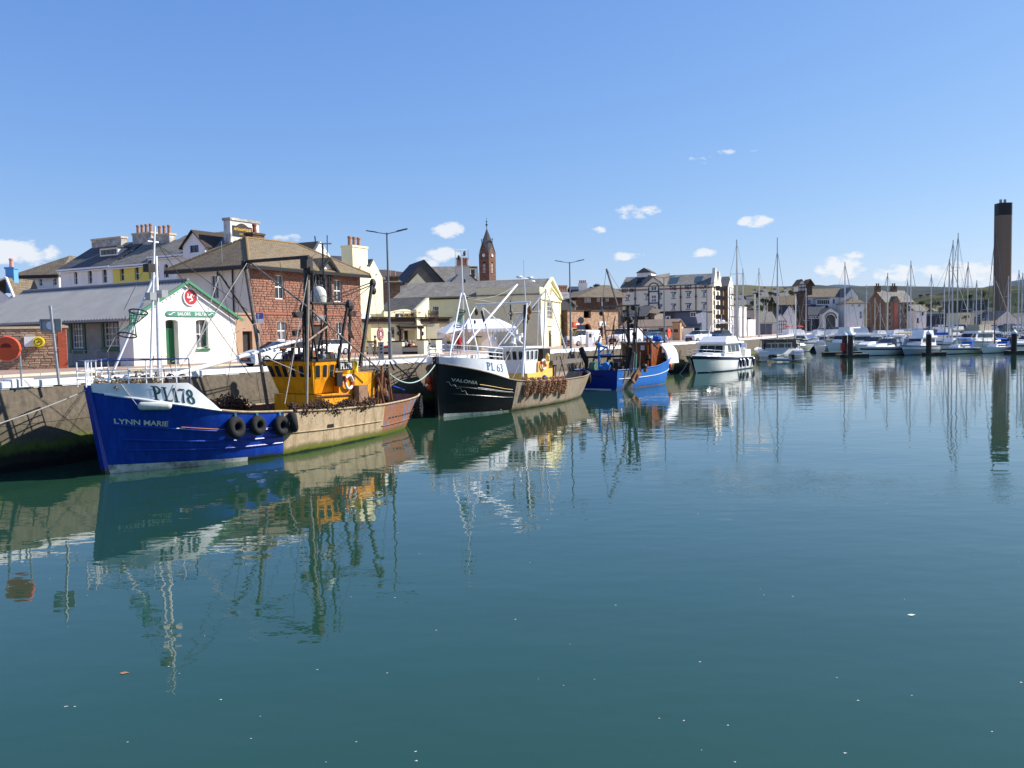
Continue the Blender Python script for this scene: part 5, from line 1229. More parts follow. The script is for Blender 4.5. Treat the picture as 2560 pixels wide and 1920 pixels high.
  # cross gable over the loft doors
g0,g1=B.sp(1662,716)[0],B.sp(1604,720)[0]; ga,gz=B.sp(1633,692)
mb=MB(); mb.add([(-.02,g0,e),(-.02,g1,e),(-.02,ga,gz)],[(0,1,2)])
mb.prism([(-.02,g0+0,e-.02),(-.02,g0+.3,e-.02),(-.02,ga,gz),(-.02,ga,gz-.3)],(.5,0,0)); mb.build('cross_gable',m_nl,B.root)
mb=MB(); mb.prism([(-.3,g0-.3,e-.1),(-.3,ga,gz+.05),(W/2,ga,gz+.05),(W/2-1,g0-.3,e+3)],(0,0,.15)); mb.prism([(-.3,g1+.3,e-.1),(W/2-1,g1+.3,e+3),(W/2,ga,gz+.05),(-.3,ga,gz+.05)],(0,0,.15)); mb.build('cross_roof',m_slate_l,B.root)
# lantern
l0,l1=B.sp(1628,690,2)[0],B.sp(1594,690,2)[0]; lz0,lz1=B.sp(1610,706,2)[1],B.sp(1610,682,2)[1]
mb=MB(); mb.box(1.8,l0,e+1,6,l1,(lz0+lz1)/2+.1); mb.build('lantern_base',m_trim,B.root); mb=MB(); mb.box(1.7,l0-.05,(lz0+lz1)/2+.11,6.1,l1+.05,lz1); mb.build('lantern',m_white,B.root)
mb=MB(); mb.prism([(1.5,l0-.3,lz1+.01),(1.5,l1+.3,lz1+.01),(1.5,(l0+l1)/2,lz1+1.1)],(4.8,0,0)); mb.build('lantern_roof',m_slate,B.root)
a,b=B.sp(1591,715,.3)[0],B.sp(1561,715,.3)[0]; mb=MB(); zq=B.sp(1575,721,.3)[1]; mb.box(.3,a,zq,3.5,b,zq+1.5); mb.build('box_dormer',m_glass,B.root)
# twin sunlit gables on the quay end
for k,(x0,x1)in enumerate(((0,W*.5),(W*.5,W))):
 xm=(x0+x1)/2; zt3=e+3.3-k*.5; mb=MB(); mb.prism([(x0+.02,-.35,e-.4),(x1-.02,-.35,e-.4),(x1-.02,-.35,e+.3),(xm+.6,-.35,zt3-.6),(xm+.35,-.35,zt3+.4),(xm-.35,-.35,zt3+.4),(xm-.6,-.35,zt3-.6),(x0+.02,-.35,e+.3)],(0,.7,0)); mb.build('stepped_gable',m_nlc,B.root)
 for j in range(5):
  z=2+j*(e-2)/4.6; mb=MB(); mb.box(xm-.7,-1.2,z,xm+.7,-.36,z+.15); mb.box(xm-.7,-1.2,z+.16,xm-.62,-.36,z+1.0); mb.box(xm+.62,-1.2,z+.16,xm+.7,-.36,z+1.0); mb.build('balcony',m_trim,B.root)
  mb=MB(); mb.box(xm-.5,-.06,z+.2,xm+.5,-.004,z+2.0); mb.build('balcony_door',m_glass,B.root)
NL=B
# next blocks on the quay beyond it
B=side_from('warehouse','brown and white warehouse just beyond the net loft gables','warehouse',1820,1798,197,67,716,8,m_rubdark); e=B.e
kids(B.root)[0].data.materials.append(m_white)
me=kids(B.root)[0].data
for p in me.polygons:
 if all(me.vertices[i].co.y<.01 for i in p.vertices):p.material_index=1
rz=B.sp(1815,693,4)[1]; mb=MB(); mb.prism([(-.2,-.05,e-.05),(-.2,B.D,e-.05),(4,B.D,rz),(4,-.05,rz)],(0,0,.15)); mb.prism([(8.2,-.05,e-.05),(4,-.05,rz),(4,B.D,rz),(8.2,B.D,e-.05)],(0,0,.15)); mb.build('roof',m_slate,B.root); mb=MB(); mb.prism([(0,-.1,e),(8,-.1,e),(4,-.1,rz+.2)],(0,.3,0)); mb.build('gable',m_white,B.root)
mb=MB(); mb.tube([(-.15,B.D*.5,0),(-.15,B.D*.5,e)],.15,5); mb.build('drainpipe',m_cap,B.root)
for j in range(4):
 z=2+j*2.6; mb=MB(); mb.box(1.2,-.9,z,2.8,-.1,z+.15); mb.box(5,-.9,z,6.8,-.1,z+.15); mb.build('balcony',m_trim,B.root)
 mb=MB(); mb.box(1.5,-.06,z+.2,2.6,-.004,z+2); mb.box(5.3,-.06,z+.2,6.4,-.004,z+2); tag(mb.build('balcony_door',m_glass,B.root))
B=side_from('apartment_block','white three-storey quay apartments right of the tall warehouse','apartments',1846,1824,216,62,768,9,m_white,wins=[(1828,775,1832,788),(1837,776,1841,789),(1828,797,1832,810),(1837,797,1841,810),(1828,818,1832,832),(1837,818,1841,832)])
for h in B.lh:B.window('l',h,1,2,m_whitepaint,m_glass,depth=.1,fw=.12)
B.roof('flat',m_greywall,0,ov=.15,th=.2,name='parapet')
B=side_from('apartment_block','lower white block behind the cruiser flybridge, right of the quay apartments','apartments',1870,1851,232,60,800,8,m_white); B.roof('flat',m_greywall,0,ov=.1,th=.2,name='parapet')
# ---- grey clad shop, sheds and hoardings along the quay
m_blue=Mslate('blue grey boarding',(.115,.14,.19),(.06,.075,.10),4,.22,.05,bump=.02,rough=.6)
B=side_from('clad_shop','blue-grey clad two-storey shop with a white window and hanging banner','shop',1754,1636,166,67,779,6,m_blue,wins=[(1725.5,780,1740,792)])
e=B.e; B.window('l',B.lh[0],2,1,m_whitepaint,m_glass,depth=.1,fw=.12)
y0=B.sp(1685,790)[0]; z0=B.sp(1700,811)[1]
mb=MB(); B.bbox(mb,'l',y0,-.12,z0,B.D,-.004,e+.1); mb.build('brown_cladding',M('brown cladding',(.075,.06,.05),.7,.1,1),B.root)
mb=MB(); B.bbox(mb,'l',-.1,-.25,e+.01,B.D,6,e+.25); mb.build('roof',m_trim,B.root)
h=wpx(B,'l',1664.5,790,1676.5,802); mb=MB(); B.bbox(mb,'l',h[0],-.25,h[1],h[2],-.13,h[3]); sg=mb.build('white_sign',m_whitepaint,B.root)
zc=(h[1]+h[3])/2; yc=(h[0]+h[2])/2; mb=MB(); mb.prism([(-.27,yc-.3,zc-.35),(-.27,yc+.35,zc-.1),(-.27,yc-.05,zc+.4),(-.27,yc-.2,zc+.1)],(.015,0,0)); mb.build('emblem',m_black,sg)
mb=MB(); yb=B.sp(1751,800)[0]; mb.prism([(-.9,-.6,z0+.4),(-.9,.6,z0+.1),(-.9,1.0,z0+1.9),(-.9,-.2,z0+2.2)],(.05,0,0)); mb.build('hanging_banner',m_whitepaint,B.root)
mb=MB(); B.bbox(mb,'l',.1,-.6,-.1,B.D-.2,-.01,z0-.4); mb.build('shopfront',M('blue shopfront',(.10,.13,.16),.5,.1,1),B.root)
for k,px in enumerate((1768,1758,1723,1709,1690)):
 y=B.sp(px,830)[0]
 if y<.3:y=.4
 mb=MB(); B.bbox(mb,'l',y,-.66,0,y+1.1,-.61,2.1); mb.build('door',m_glass if k%2 else m_whitepaint,B.root)
B=side_from('quay_shed','long low shed with a brown felt roof and white walls beside the rubble building','shed',1682,1550,148,64,817,7,m_whitepaint,wins=[(1647,820,1659,829),(1607,823,1618,842)])
e=B.e; B.window('l',B.lh[0],2,1,m_darkwood,m_glass,depth=.1); mb=MB(); h=B.lh[1]; B.bbox(mb,'l',h[0],.1,h[1],h[2],.14,h[3]); mb.build('door',m_rubdark,B.root)
rz=B.sp(1640,800,4)[1]; mb=MB(); mb.prism([(-.5,-.3,e),(-.5,B.D,e),(4,B.D,rz),(4,-.3,rz)],(0,0,.12)); mb.prism([(4,-.3,rz),(4,B.D,rz),(8,B.D,e),(8,-.3,e)],(0,0,.12)); mb.build('roof',M('brown felt roof',srgb(128,112,98),.9,.15,.8),B.root)
mb=MB(); mb.box(-.6,.1,e-.9,-.01,B.sp(1622,820)[0],e-.5); mb.build('canopy',m_black,B.root)
B=side_from('brick_kiosk','small orange brick kiosk between the white shed and the hoarding','kiosk',1700,1681,146,64,806,1.2,Mslate('pale orange brick',srgb(186,146,110),srgb(180,150,120),.45,.15,.1),wins=[(1684,823,1695,831)]); B.roof('flat',m_darkwood,0,ov=.1,th=.12); B.window('l',B.lh[0],2,1,m_darkwood,m_glass)
B=side_from('hoarding','row of white boards along the pavement before the clad shop','hoarding',1734,1702,152,64,820,.3,m_greywall)
B=side_from('gabled_shed','pale weatherboarded gable with a tiled roof above the long shed','shed',1636,1600,160,64,783,6,Mslate('pale vertical boards',srgb(190,178,164),srgb(120,112,104),.3,3,.1),wins=[(1613,790,1618,800),(1601,787,1606,797)]);
for h in B.lh:B.window('l',h,1,1,m_darkwood,m_glass,depth=.06)
e=B.e; mb=MB(); mb.prism([(-.4,-.5,e-.2),(-.4,B.D+8,e+1.3),(4,B.D+8,e+2.6),(4,-.5,e+.6)],(0,0,.12)); mb.build('roof',m_slate_br,B.root)
B=side_from('slate_shed','dark block with a broad slate roof between the brown house and the long shed','shed',1612,1545,158,58,792,7,m_dark); e=B.e; rz=B.sp(1560,768,4)[1]; mb=MB(); mb.prism([(-.3,-.3,e),(-.3,B.D,e),(4,B.D,rz),(4,-.3,rz)],(0,0,.12)); mb.prism([(-.3,B.D,e),(8,B.D,e),(4,B.D-.01,rz)],(0,.1,0)); mb.build('roof',m_slate,B.root)
# ------------------------------------------------------------------ boats
def lerp_tab(T,x):
 if x<=T[0][0]:return T[0][1]
 for(a,va),(b,vb)in zip(T,T[1:]):
  if a<=x<=b:
   return va+(vb-va)*(x-a)/(b-a)
 return T[-1][1]
def smooth_tab(T,L,n=80,it=4):
 xs=[L*i/n for i in range(n+1)]; v=[lerp_tab(T,x)for x in xs]
 for _ in range(it):v=[v[0]]+[(v[i-1]+2*v[i]+v[i+1])/4 for i in range(1,n)]+[v[-1]]
 return list(zip(xs,v))
B_RIG=.68
class Boat:
 """local frame: x aft from the stem, -y the side nearer the camera when the bow points at us, z up from the water"""
 def __init__(s,name,label,cat,O,axis,L,rake,wl,dk,sheer,group=None,srake=0.0,keel=-.7):
  ax=Vector(axis).normalized(); s.e1=Vector((ax.x,ax.y,0)); s.n=Vector((ax.y,-ax.x,0)); s.O=Vector((O[0],O[1],0)); s.L=L
  s.root=thing(name,label,cat,s.O,math.atan2(ax.y,ax.x),group)
  s.rake,s.srake,s.keel=rake,srake,keel
  s.wl,s.dk,s.sh=smooth_tab(wl,L),smooth_tab(dk,L),smooth_tab(sheer,L)
 def P(s,px,py,perp=0.0):
  d=ray(px,py); t=(perp-(CP-s.O).dot(s.n))/d.dot(s.n); p=CP+d*t-s.O
  return Vector((p.dot(s.e1),-perp,p.z))
 def X(s,px,py,x):
  d=ray(px,py); t=(x-(CP-s.O).dot(s.e1))/d.dot(s.e1); p=CP+d*t-s.O
  return Vector((x,-p.dot(s.n),p.z))
 def half(s,x0,z):
  zs=lerp_tab(s.sh,x0); h=z/zs; w,d=lerp_tab(s.wl,x0),lerp_tab(s.dk,x0)
  if h<0:return w*max(0,1+z*.45)
  return w+(d-w)*(h**.85 if h<1 else 1-(h-1)*.3)
 def px(s,x0,z):
  zs=lerp_tab(s.sh,x0); fb=max(0,1-x0/(s.L*.35)); fs=max(0,(x0/s.L-.75)/.25)
  return x0-s.rake*(z/zs)*fb+s.srake*(z/zs)*fs
 def pt(s,x0,z,side=-1,off=0.0):return(s.px(x0,z),side*(s.half(x0,z)+off),z)
 def hull(s,mats,matf,n=56,m=9,bul=.7,deckmat=3,innermat=2,capw=.12,transom=False,name='hull'):
  mb=MB(); rows=[]
  st=[s.L*(1-math.cos(math.pi*i/n))/2*.5+s.L*i/n*.5 for i in range(n+1)]
  for x0 in st:
   zs=lerp_tab(s.sh,x0); lv=[s.keel+(zs-s.keel)*j/m for j in range(m+1)]
   near=[s.pt(x0,z,-1)for z in lv]; zd=zs-bul
   i1=[(s.px(x0,zs),-max(0,s.half(x0,zs)-capw),zs),(s.px(x0,zd),-max(0,s.half(x0,zd)-capw),zd)]
   row=near+i1; far=[(a,-b,c)for a,b,c in reversed(row)]; rows.append(row+far)
  b=len(mb.v)
  for r in rows:mb.v+=[tuple(p)for p in r]
  c=len(rows[0])
  for i in range(len(rows)-1):
   for j in range(c):
    j2=(j+1)%c
    jj=j if j<c//2 else(c-2-j)
    if jj<m:mi=matf(st[i]/s.L,rows[i][j][2])
    elif jj==m:mi=innermat if False else matf(st[i]/s.L,99)
    elif jj==m+1:mi=deckmat if j==c//2-1 else innermat
    else:mi=0
    if j==c//2-1:mi=deckmat
    if j==c-1:mi=0
    mb.f.append((b+i*c+j,b+i*c+j2,b+(i+1)*c+j2,b+(i+1)*c+j)); mb.m.append(mi)
  e=b+(len(rows)-1)*c
  # close the stern: outer loop only
  mm=c//2
  for j in range(m):
   mb.f.append((e+j,e+j+1,e+c-2-j,e+c-1-j)); mb.m.append(matf(1.0,rows[-1][j][2]))
  mb.f.append((e+m,e+m+1,e+c-2-m,e+c-1-m)); mb.m.append(innermat);
  mb.f.append((e+m+1,e+m+1,e+m+2,e+m+2)[:4]if False else(e+m,e+m+1,e+m+2,e+m+3)); mb.m.append(innermat)
  o=mb.build(name,mats,s.root); smooth_by_angle(o,40); return o
 def patch(s,name,x0,x1,zf0,zf1,mat,off=.02,n=30,sides=(-1,1),parent=None,th=.0,m=1):
  mb=MB()
  for sd in sides:
   P=[]
   for i in range(n+1):
    x=x0+(x1-x0)*i/n; a,b=zf0(x),zf1(x)
    r=[s.pt(x,a+(b-a)*j/m,sd,off)for j in range(m+1)]
    if th:r=r+[(p[0],p[1]-sd*th,p[2])for p in reversed(r)]
    P.append(r)
   mb.grid(P,closed=bool(th))
   if th:
    c=len(P[0]); e=len(mb.v); mb.f.append(tuple(range(e-c,e))); mb.m.append(0); b0=e-c*(n+1); mb.f.append(tuple(range(b0,b0+c))); mb.m.append(0)
  return smooth_by_angle(mb.build(name,mat,parent or s.root),35)
 def strake(s,name,x0,x1,zf,r,mat,n=34,off=.02,sides=(-1,1),parent=None):
  o=[]
  for sd in sides:
   mb=MB(); mb.tube([s.pt(x0+(x1-x0)*i/n,zf(x0+(x1-x0)*i/n),sd,off)for i in range(n+1)],r,6); o.append(mb.build(name,mat,parent or s.root))
  return o
 def text(s,txt_mesh,x0,x1,z0,name='lettering',off=.025,parent=None,slope=0.0,hgt=None):
  """bend flat lettering (x right, y up) on to the near side of the hull, reading from x0 to x1"""
  me=txt_mesh; xs=[v.co.x for v in me.vertices]; ys=[v.co.y for v in me.vertices]; a,b=min(xs),max(xs); c,d=min(ys),max(ys)
  for v in me.vertices:
   t=(v.co.x-a)/(b-a); x=x0+(x1-x0)*t; z=z0+slope*(x-x0)+(v.co.y-c)/(d-c)*(hgt or(d-c))
   q=s.pt(x,z,-1,off+v.co.z*.5); v.co=q
  me.update(); o=bpy.data.objects.new(name,me); col.objects.link(o); o.parent=parent or s.root; return o
 def lines(s,T,default=m_dark):
  for row in T:
   nm,a,b,r=row[:4]; mat=row[4]if len(row)>4 else default; r2=row[5]if len(row)>5 else None; sag=row[6]if len(row)>6 else 0
   p=s.P(*a)if len(a)==3 else s.X(a[0],a[1],a[3]); q=s.P(*b)if len(b)==3 else s.X(b[0],b[1],b[3])
   r=r*B_RIG if r>.055 else r; r2=r2*B_RIG if r2 else r2; mb=MB()
   if sag:pts=[p.lerp(q,k/12)-Vector((0,0,sag*4*(k/12)*(1-k/12)))for k in range(13)]
   else:pts=[p,q]
   mb.tube(pts,r,5 if r<.03 else 8,r2=r2 if not sag else None); mb.build(nm,mat,s.root)
def glyphs(txt,w=.62,thick=.17,thin=.085):
 """bold seriffed figures and letters as flat ribbons, 1 high"""
 mb=MB(); ox=0.0
 def rib(pts,ws):
  n=len(pts); L,Rr=[],[]
  for i,(x,y)in enumerate(pts):
   dx=pts[min(i+1,n-1)][0]-pts[max(i-1,0)][0]; dy=pts[min(i+1,n-1)][1]-pts[max(i-1,0)][1]; l=math.hypot(dx,dy)or 1
   h=ws[i]/2 if isinstance(ws,list)else ws/2; L.append((ox+x-dy/l*h,y+dx/l*h,0)); Rr.append((ox+x+dy/l*h,y-dx/l*h,0))
  mb.grid([L,Rr])
 def rect(x0,y0,x1,y1):
  k=max(1,int((x1-x0)/.1)); mb.grid([[(ox+x0+(x1-x0)*i/k,y,0)for i in range(k+1)]for y in(y0,y1)])
 def stem(x,y0=0,y1=1):
  k=5
  for i in range(k):rect(x-thick/2,y0+(y1-y0)*i/k,x+thick/2,y0+(y1-y0)*(i+1)/k)
 def arc(cx,cy,rx,ry,a0,a1,wf,n=16):
  pts=[(cx+rx*math.cos(R(a0+(a1-a0)*i/n)),cy+ry*math.sin(R(a0+(a1-a0)*i/n)))for i in range(n+1)]
  rib(pts,[thin+(thick-thin)*abs(math.cos(R(a0+(a1-a0)*i/n)))**1.2*wf for i in range(n+1)])
 for ch in txt:
  if ch=='P':
   stem(.2); rect(.02,0,.38,thin); rect(.02,1-thin,.3,1); arc(.3,.74,.24,.24,90,-90,1); rect(.27,.475,.31,.53); ox+=.70
  elif ch=='L':
   stem(.2); rect(.02,0,.6,.11); rect(.02,1-thin,.38,1); rib([(.57,.03),(.6,.2)],[.12,.03]); ox+=.72
  elif ch=='1':
   stem(.24); rect(.06,0,.42,thin); rib([(.06,.86),(.2,.98)],[.05,.07]); ox+=.50
  elif ch=='7':
   rect(.04,.9,.52,1.0); rib([(.06,.95),(.05,.78)],[.05,.03]); rib([(.5,.94),(.36,.6),(.27,.3),(.24,0)],[.05,.09,.14,.17]); ox+=.60
  elif ch=='8':
   arc(.3,.76,.18,.21,0,360,.85,24); arc(.3,.27,.23,.25,0,360,1,24); ox+=.66
  elif ch=='6':
   arc(.32,.28,.22,.26,0,360,1,24); rib([(.12,.3),(.15,.6),(.28,.85),(.48,.97)],[.14,.13,.09,.05]); ox+=.66
  elif ch=='3':
   arc(.24,.76,.18,.21,140,-90,1); arc(.24,.28,.22,.26,90,-140,1); ox+=.60
  elif ch==' ':ox+=.3
 return mb
def tyre(R_,r,mat=m_rubber):
 mb=MB(); mb.torus((0,0,0),R_-r,r,22,10,(0,1,0),sq=1.1); return mb.mesh('tyre',mat,smooth=True)
def lifebuoy(parent,loc,rot,r=.36):
 t=thing('lifebuoy',None,None); bpy.data.objects.remove(t)
 mb=MB(); mb.torus((0,0,0),r,.075,28,10,(0,1,0)); nn=len(mb.f)
 mb.m=[1 if((i//10)%7)<3 and(i//70)%2==0 else 0 for i in range(nn)]
 o=mb.build('lifebuoy',[m_whitepaint,M('faded red',(.50,.05,.03),.6,.2,6)],parent,smooth=True); o.location=loc; o.rotation_euler=rot
 return o
def fender_ball(name,label,P,r,mat,cat='buoy',group=None):
 mb=MB(); mb.ball((0,0,0),r,16,10); mb.lathe([(r*.28,r*.9),(r*.2,r*1.2),(.02,r*1.25)],8); o=mb.build(name,mat,None,smooth=True); o.location=P; return tag(o,label,cat,group)
m_bluehull=Mz('royal blue hull paint',(.004,.036,.28),[(.16,.12,(.03,.04,.02))],rough=.35,bump=.012,bscale=3,streak=((.008,.075,.40),.65),var=.12)
m_conc=Mz('bare weathered steel',srgb(172,152,122),[(.34,.16,srgb(112,104,66)),(.2,.1,srgb(104,112,30)),(.06,.08,(.015,.02,.01))],rough=.85,bump=.012,bscale=6,streak=(srgb(128,104,76),.9),var=.18)
m_rustblue=Mz('rusting blue steel',srgb(142,92,62),[(.30,.12,srgb(120,84,56)),(.18,.1,srgb(96,108,30))],rough=.85,bump=.01,bscale=9,streak=(srgb(64,122,160),.95),var=.25)
m_deck=M('dirty deck',(.10,.09,.075),.9,.3,3)
m_inner=M('rusty bulwark lining',(.20,.12,.08),.9,.3,3)
m_ylw=Mz('chipped yellow paint',srgb(236,158,20),[],rough=.45,bump=.006,bscale=14,streak=(srgb(176,96,16),.75),var=.12)
K=Boat('fishing_boat','blue and bare-steel fishing boat PL178 with a yellow wheelhouse moored at the quay','fishing boat',(-15.5,32.2),(.479,.878),18.4,.5,[(0,.06),(1,.72),(2.4,1.62),(4,2.45),(6,3.0),(9,3.1),(13.4,2.7),(16,2.1),(17.4,1.5),(18.4,.75)],[(0,.16),(.6,1.15),(1.4,2.0),(2.4,2.65),(3.4,2.95),(6,3.12),(9,3.2),(13.4,2.95),(16,2.5),(17.4,2.05),(18.4,1.35)],[(0,3.12),(1,2.8),(2.3,2.45),(3.3,2.2),(4.5,2.02),(6.2,1.9),(9,1.72),(13.4,1.58),(16,1.62),(18.4,1.72)],srake=.5)
xj1,xj2=6.25/18.4,13.45/18.4
K.hull([m_bluehull,m_conc,m_inner,m_deck,m_rustblue,m_black],lambda s,z:0 if s<xj1 else(1 if s<xj2 else 4),n=72,m=12,bul=.75)
sh=lambda x:lerp_tab(K.sh,x)
K.patch('boot_stripe',0.0,4.6,lambda x:.0+.0*x,lambda x:.34-.04*x,M('fouled white boot stripe',(.62,.60,.52),.8,.25,3,c2=(.10,.11,.05),c2lo=.5,c2hi=.7),off=.012,n=20)
# stem bar
mb=MB(); st=[(K.px(0,z)-.02,0,z)for z in(-.6,0,.8,1.6,2.4,3.35)]
mb.prism([(st[0][0]-.1,-.12,st[0][2]),(st[-1][0]-.14,-.12,3.4),(st[-1][0]+.22,-.12,3.4),(st[0][0]+.25,-.12,st[0][2])],(0,.24,0)); mb.build('stem',m_bluehull,K.root)
K.strake('rubbing_strake',.3,6.2,lambda x:sh(x)*.62+.02,.055,m_bluehull); K.strake('rubbing_strake',.5,6.2,lambda x:sh(x)*.44,.045,m_bluehull); K.strake('rubbing_strake',.6,6.2,lambda x:sh(x)*.30,.04,m_bluehull)
K.strake('gilt_line',2.0,6.2,lambda x:sh(x)*.655+.01,.018,M('orange line',(.55,.20,.05),.6),off=.05)
K.strake('rubbing_strake',6.3,13.4,lambda x:sh(x)*.50,.035,m_conc); K.strake('rubbing_strake',13.5,18,lambda x:sh(x)*.32,.03,m_rustblue)
K.strake('gunwale',.2,3.3,lambda x:sh(x)+.01,.045,m_whitepaint); K.strake('gunwale',3.3,18.3,lambda x:sh(x)+.02,.05,m_conc)
for x in(9.2,):
 mb=MB(); p=K.pt(x,.98,-1,.012); mb.box(p[0]-.22,p[1]-.01,.84,p[0]+.22,p[1]+.02,1.06); mb.build('scupper',m_black,K.root)
for k in range(9):
 x=14.2+k*.36; p=K.pt(x,.84,-1,.015); q=K.pt(x+.2,.86,-1,.015); mb=MB(); mb.beam(p,q,.02,.05); mb.build('scupper',m_black,K.root)
 # white whaleback bulwark with numbers
wt=lambda x:3.47-.04*x if x<2.35 else 3.38-(x-2.35)*1.21
K.dkx=K.dk
K.patch('white_bulwark',-.02,3.3,lambda x:sh(x)+.02,lambda x:max(wt(x),sh(x)+.025),m_whitepaint,off=.015,n=34,th=.05,m=3)
mb=MB(); P=[]
for i in range(18):
 x=.0+2.35*i/17; a=K.pt(x,3.25,-1,-.06); P.append([a,(a[0],-a[1],a[2])])
mb.grid(P); mb.build('foredeck',m_oldwhite,K.root)
mb=MB(); a=K.pt(2.35,3.25,-1,-.06); mb.prism([a,(a[0],-a[1],a[2]),(a[0],-1.9,1.6)if-a[1]<0 else(a[0],1.9,1.6),(a[0],-1.9,1.6)],(.05,0,0)); mb.build('foredeck_bulkhead',m_oldwhite,K.root)
p0,p1=K.P(435,990,2.7),K.P(516,990,2.9)
num=glyphs('PL178').mesh('lettering',m_letter); K.text(num,K.P(431,985,2.35).x,K.P(514,985,2.8).x,2.76,hgt=.58,slope=-.20,off=.035)
nm=text_mesh('LYNN MARIE',.3,m_letterw,bold=.006); K.text(nm,.32,1.62,1.93,hgt=.20,slope=-.16,off=.03)
mb=MB(); mb.tube([K.pt(1.7+i*.06,1.62,-1,.04)for i in range(8)],[.01,.03,.02,.035,.02,.03,.015,.02],5); mb.build('arrow_scroll',m_letterw,K.root)
# bow rail
def railing(B,pts,hs,mats,posts,name='rail',r=.025,z0=0):
 for h,m in zip(hs,mats):
  mb=MB(); mb.tube([(p[0],p[1],p[2]+h)for p in pts],r,6); mb.build(name,m,B.root)
 for i in posts:
  p=pts[i]; mb=MB(); mb.tube([(p[0],p[1],p[2]+z0),(p[0],p[1],p[2]+hs[-1])],r*.95,6); mb.build('stanchion',mats[0]if i not in(0,len(pts)-1)else mats[-1],B.root)
nr=[]
for i in range(13):x=2.45-2.5*i/12; a=K.pt(max(x,0),3.38,-1,-.1); nr.append((a[0]if x>0 else a[0]-.3,a[1]if i<12 else-.25,3.35))
fr=[(p[0],-p[1],p[2])for p in reversed(nr)]
m_brail=M('blue rail paint',(.015,.04,.17),.4,.1,4)
railing(K,nr+fr,(.28,.60,.95),(m_whitepaint,m_whitepaint,m_brail),(0,2,4,6,8,10,12,13,15,17,19,21,23,25))
mb=MB(); a,b=nr[0],fr[-1]; mb.tube([(a[0],a[1],a[2]+.95),(a[0]+.02,a[1]*.6,a[2]+.95),(b[0]+.02,b[1]*.6,b[2]+.95),(b[0],b[1],b[2]+.95)],.025,6); mb.build('rail',m_brail,K.root)
# foremast, its pole and net-hung strut
K.lines([('foremast',(376,955,0.25),(387,566,0.25),.085,m_whitepaint,.05),('mast_tube',(399,950,-.05),(390,640,-.05),.14,m_oldwhite,.08),('mast_strut',(272,955,-.6),(386,688,0),.05,m_whitepaint),('crosstree',(369,603,.2),(396,606,.2),.03,m_whitepaint),('floodlight_arm',(372,738,.1),(412,736,.1),.03,m_whitepaint),('boom',(425,940,.4),(752,850,-.4),.14,m_oldwhite,.11),('boom',(655,878,-.1),(756,848,-.4),.10,m_grey,.08),('stay',(395,612,0),(618,775,-1),.018,m_wire),('stay',(395,612,0),(630,945,0),.015,m_wire),('stay',(388,612,0),(310,775,-1),.012,m_wirel),('stay',(315,790,-.7),(268,880,-.8),.012,m_wirel),('stay',(384,610,.2),(470,650,-1.5),.01,m_wire),('stay',(462,905,1.2),(617,658,0),.016,m_wirel),('stay',(545,690,-1.5),(495,870,0),.014,m_wirel),('stay',(548,690,-1.5),(480,905,1.5),.014,m_wirel),('stay',(640,808,-1),(430,905,.5),.012,m_wirel),('stay',(720,930,1),(790,700,1),.012,m_wirel)])
for nm,px,py,s_ in(('floodlight',373,670,.16),('floodlight',377,741,.15),('floodlight',406,735,.15)):
 p=K.P(px,py,.3); mb=MB(); mb.box(p.x-s_,p.y-s_,p.z-s_,p.x+s_,p.y+s_,p.z+s_); mb.build(nm,m_dark if px==373 else m_grey,K.root)
def hoop_net(B,px,py,rx,px2,py2,rx2,mat=m_net):
 a,b=B.P(px,py,.2),B.P(px2,py2,.2); t=thing('net',None,None); bpy.data.objects.remove(t)
 mb=MB(); mb.torus(a,rx,.03,20,5,(.3,.1,1)); mb.build('net_hoop',m_dark,B.root); mb=MB(); mb.torus(b,rx2,.03,20,5,(.3,.1,1)); mb.build('net_hoop',m_dark,B.root)
 mb=MB(); n=14; neck=a.lerp(b,.55)
 for j in range(n):
  t0=2*math.pi*j/n; t1=2*math.pi*(j+2)/n
  p=a+Vector((math.cos(t0),math.sin(t0),-.3*math.cos(t0)))*rx; m_=neck+Vector((math.cos(t1),math.sin(t1),0))*rx*.3; q=b+Vector((math.cos(t0+.6),math.sin(t0+.6),-.3*math.cos(t0+.6)))*rx2
  mb.tube([p,p.lerp(m_,.6)-Vector((0,0,.03)),m_,q],.013,3)
 for f in(.2,.4,.6):
  c=a.lerp(neck,f); mb.torus(c,rx*(1-f*.8),.012,14,3,(.3,.1,1))
 tag(mb.build('netting',mat,B.root),kind='stuff')
hoop_net(K,346,780,.34,318,838,.34)
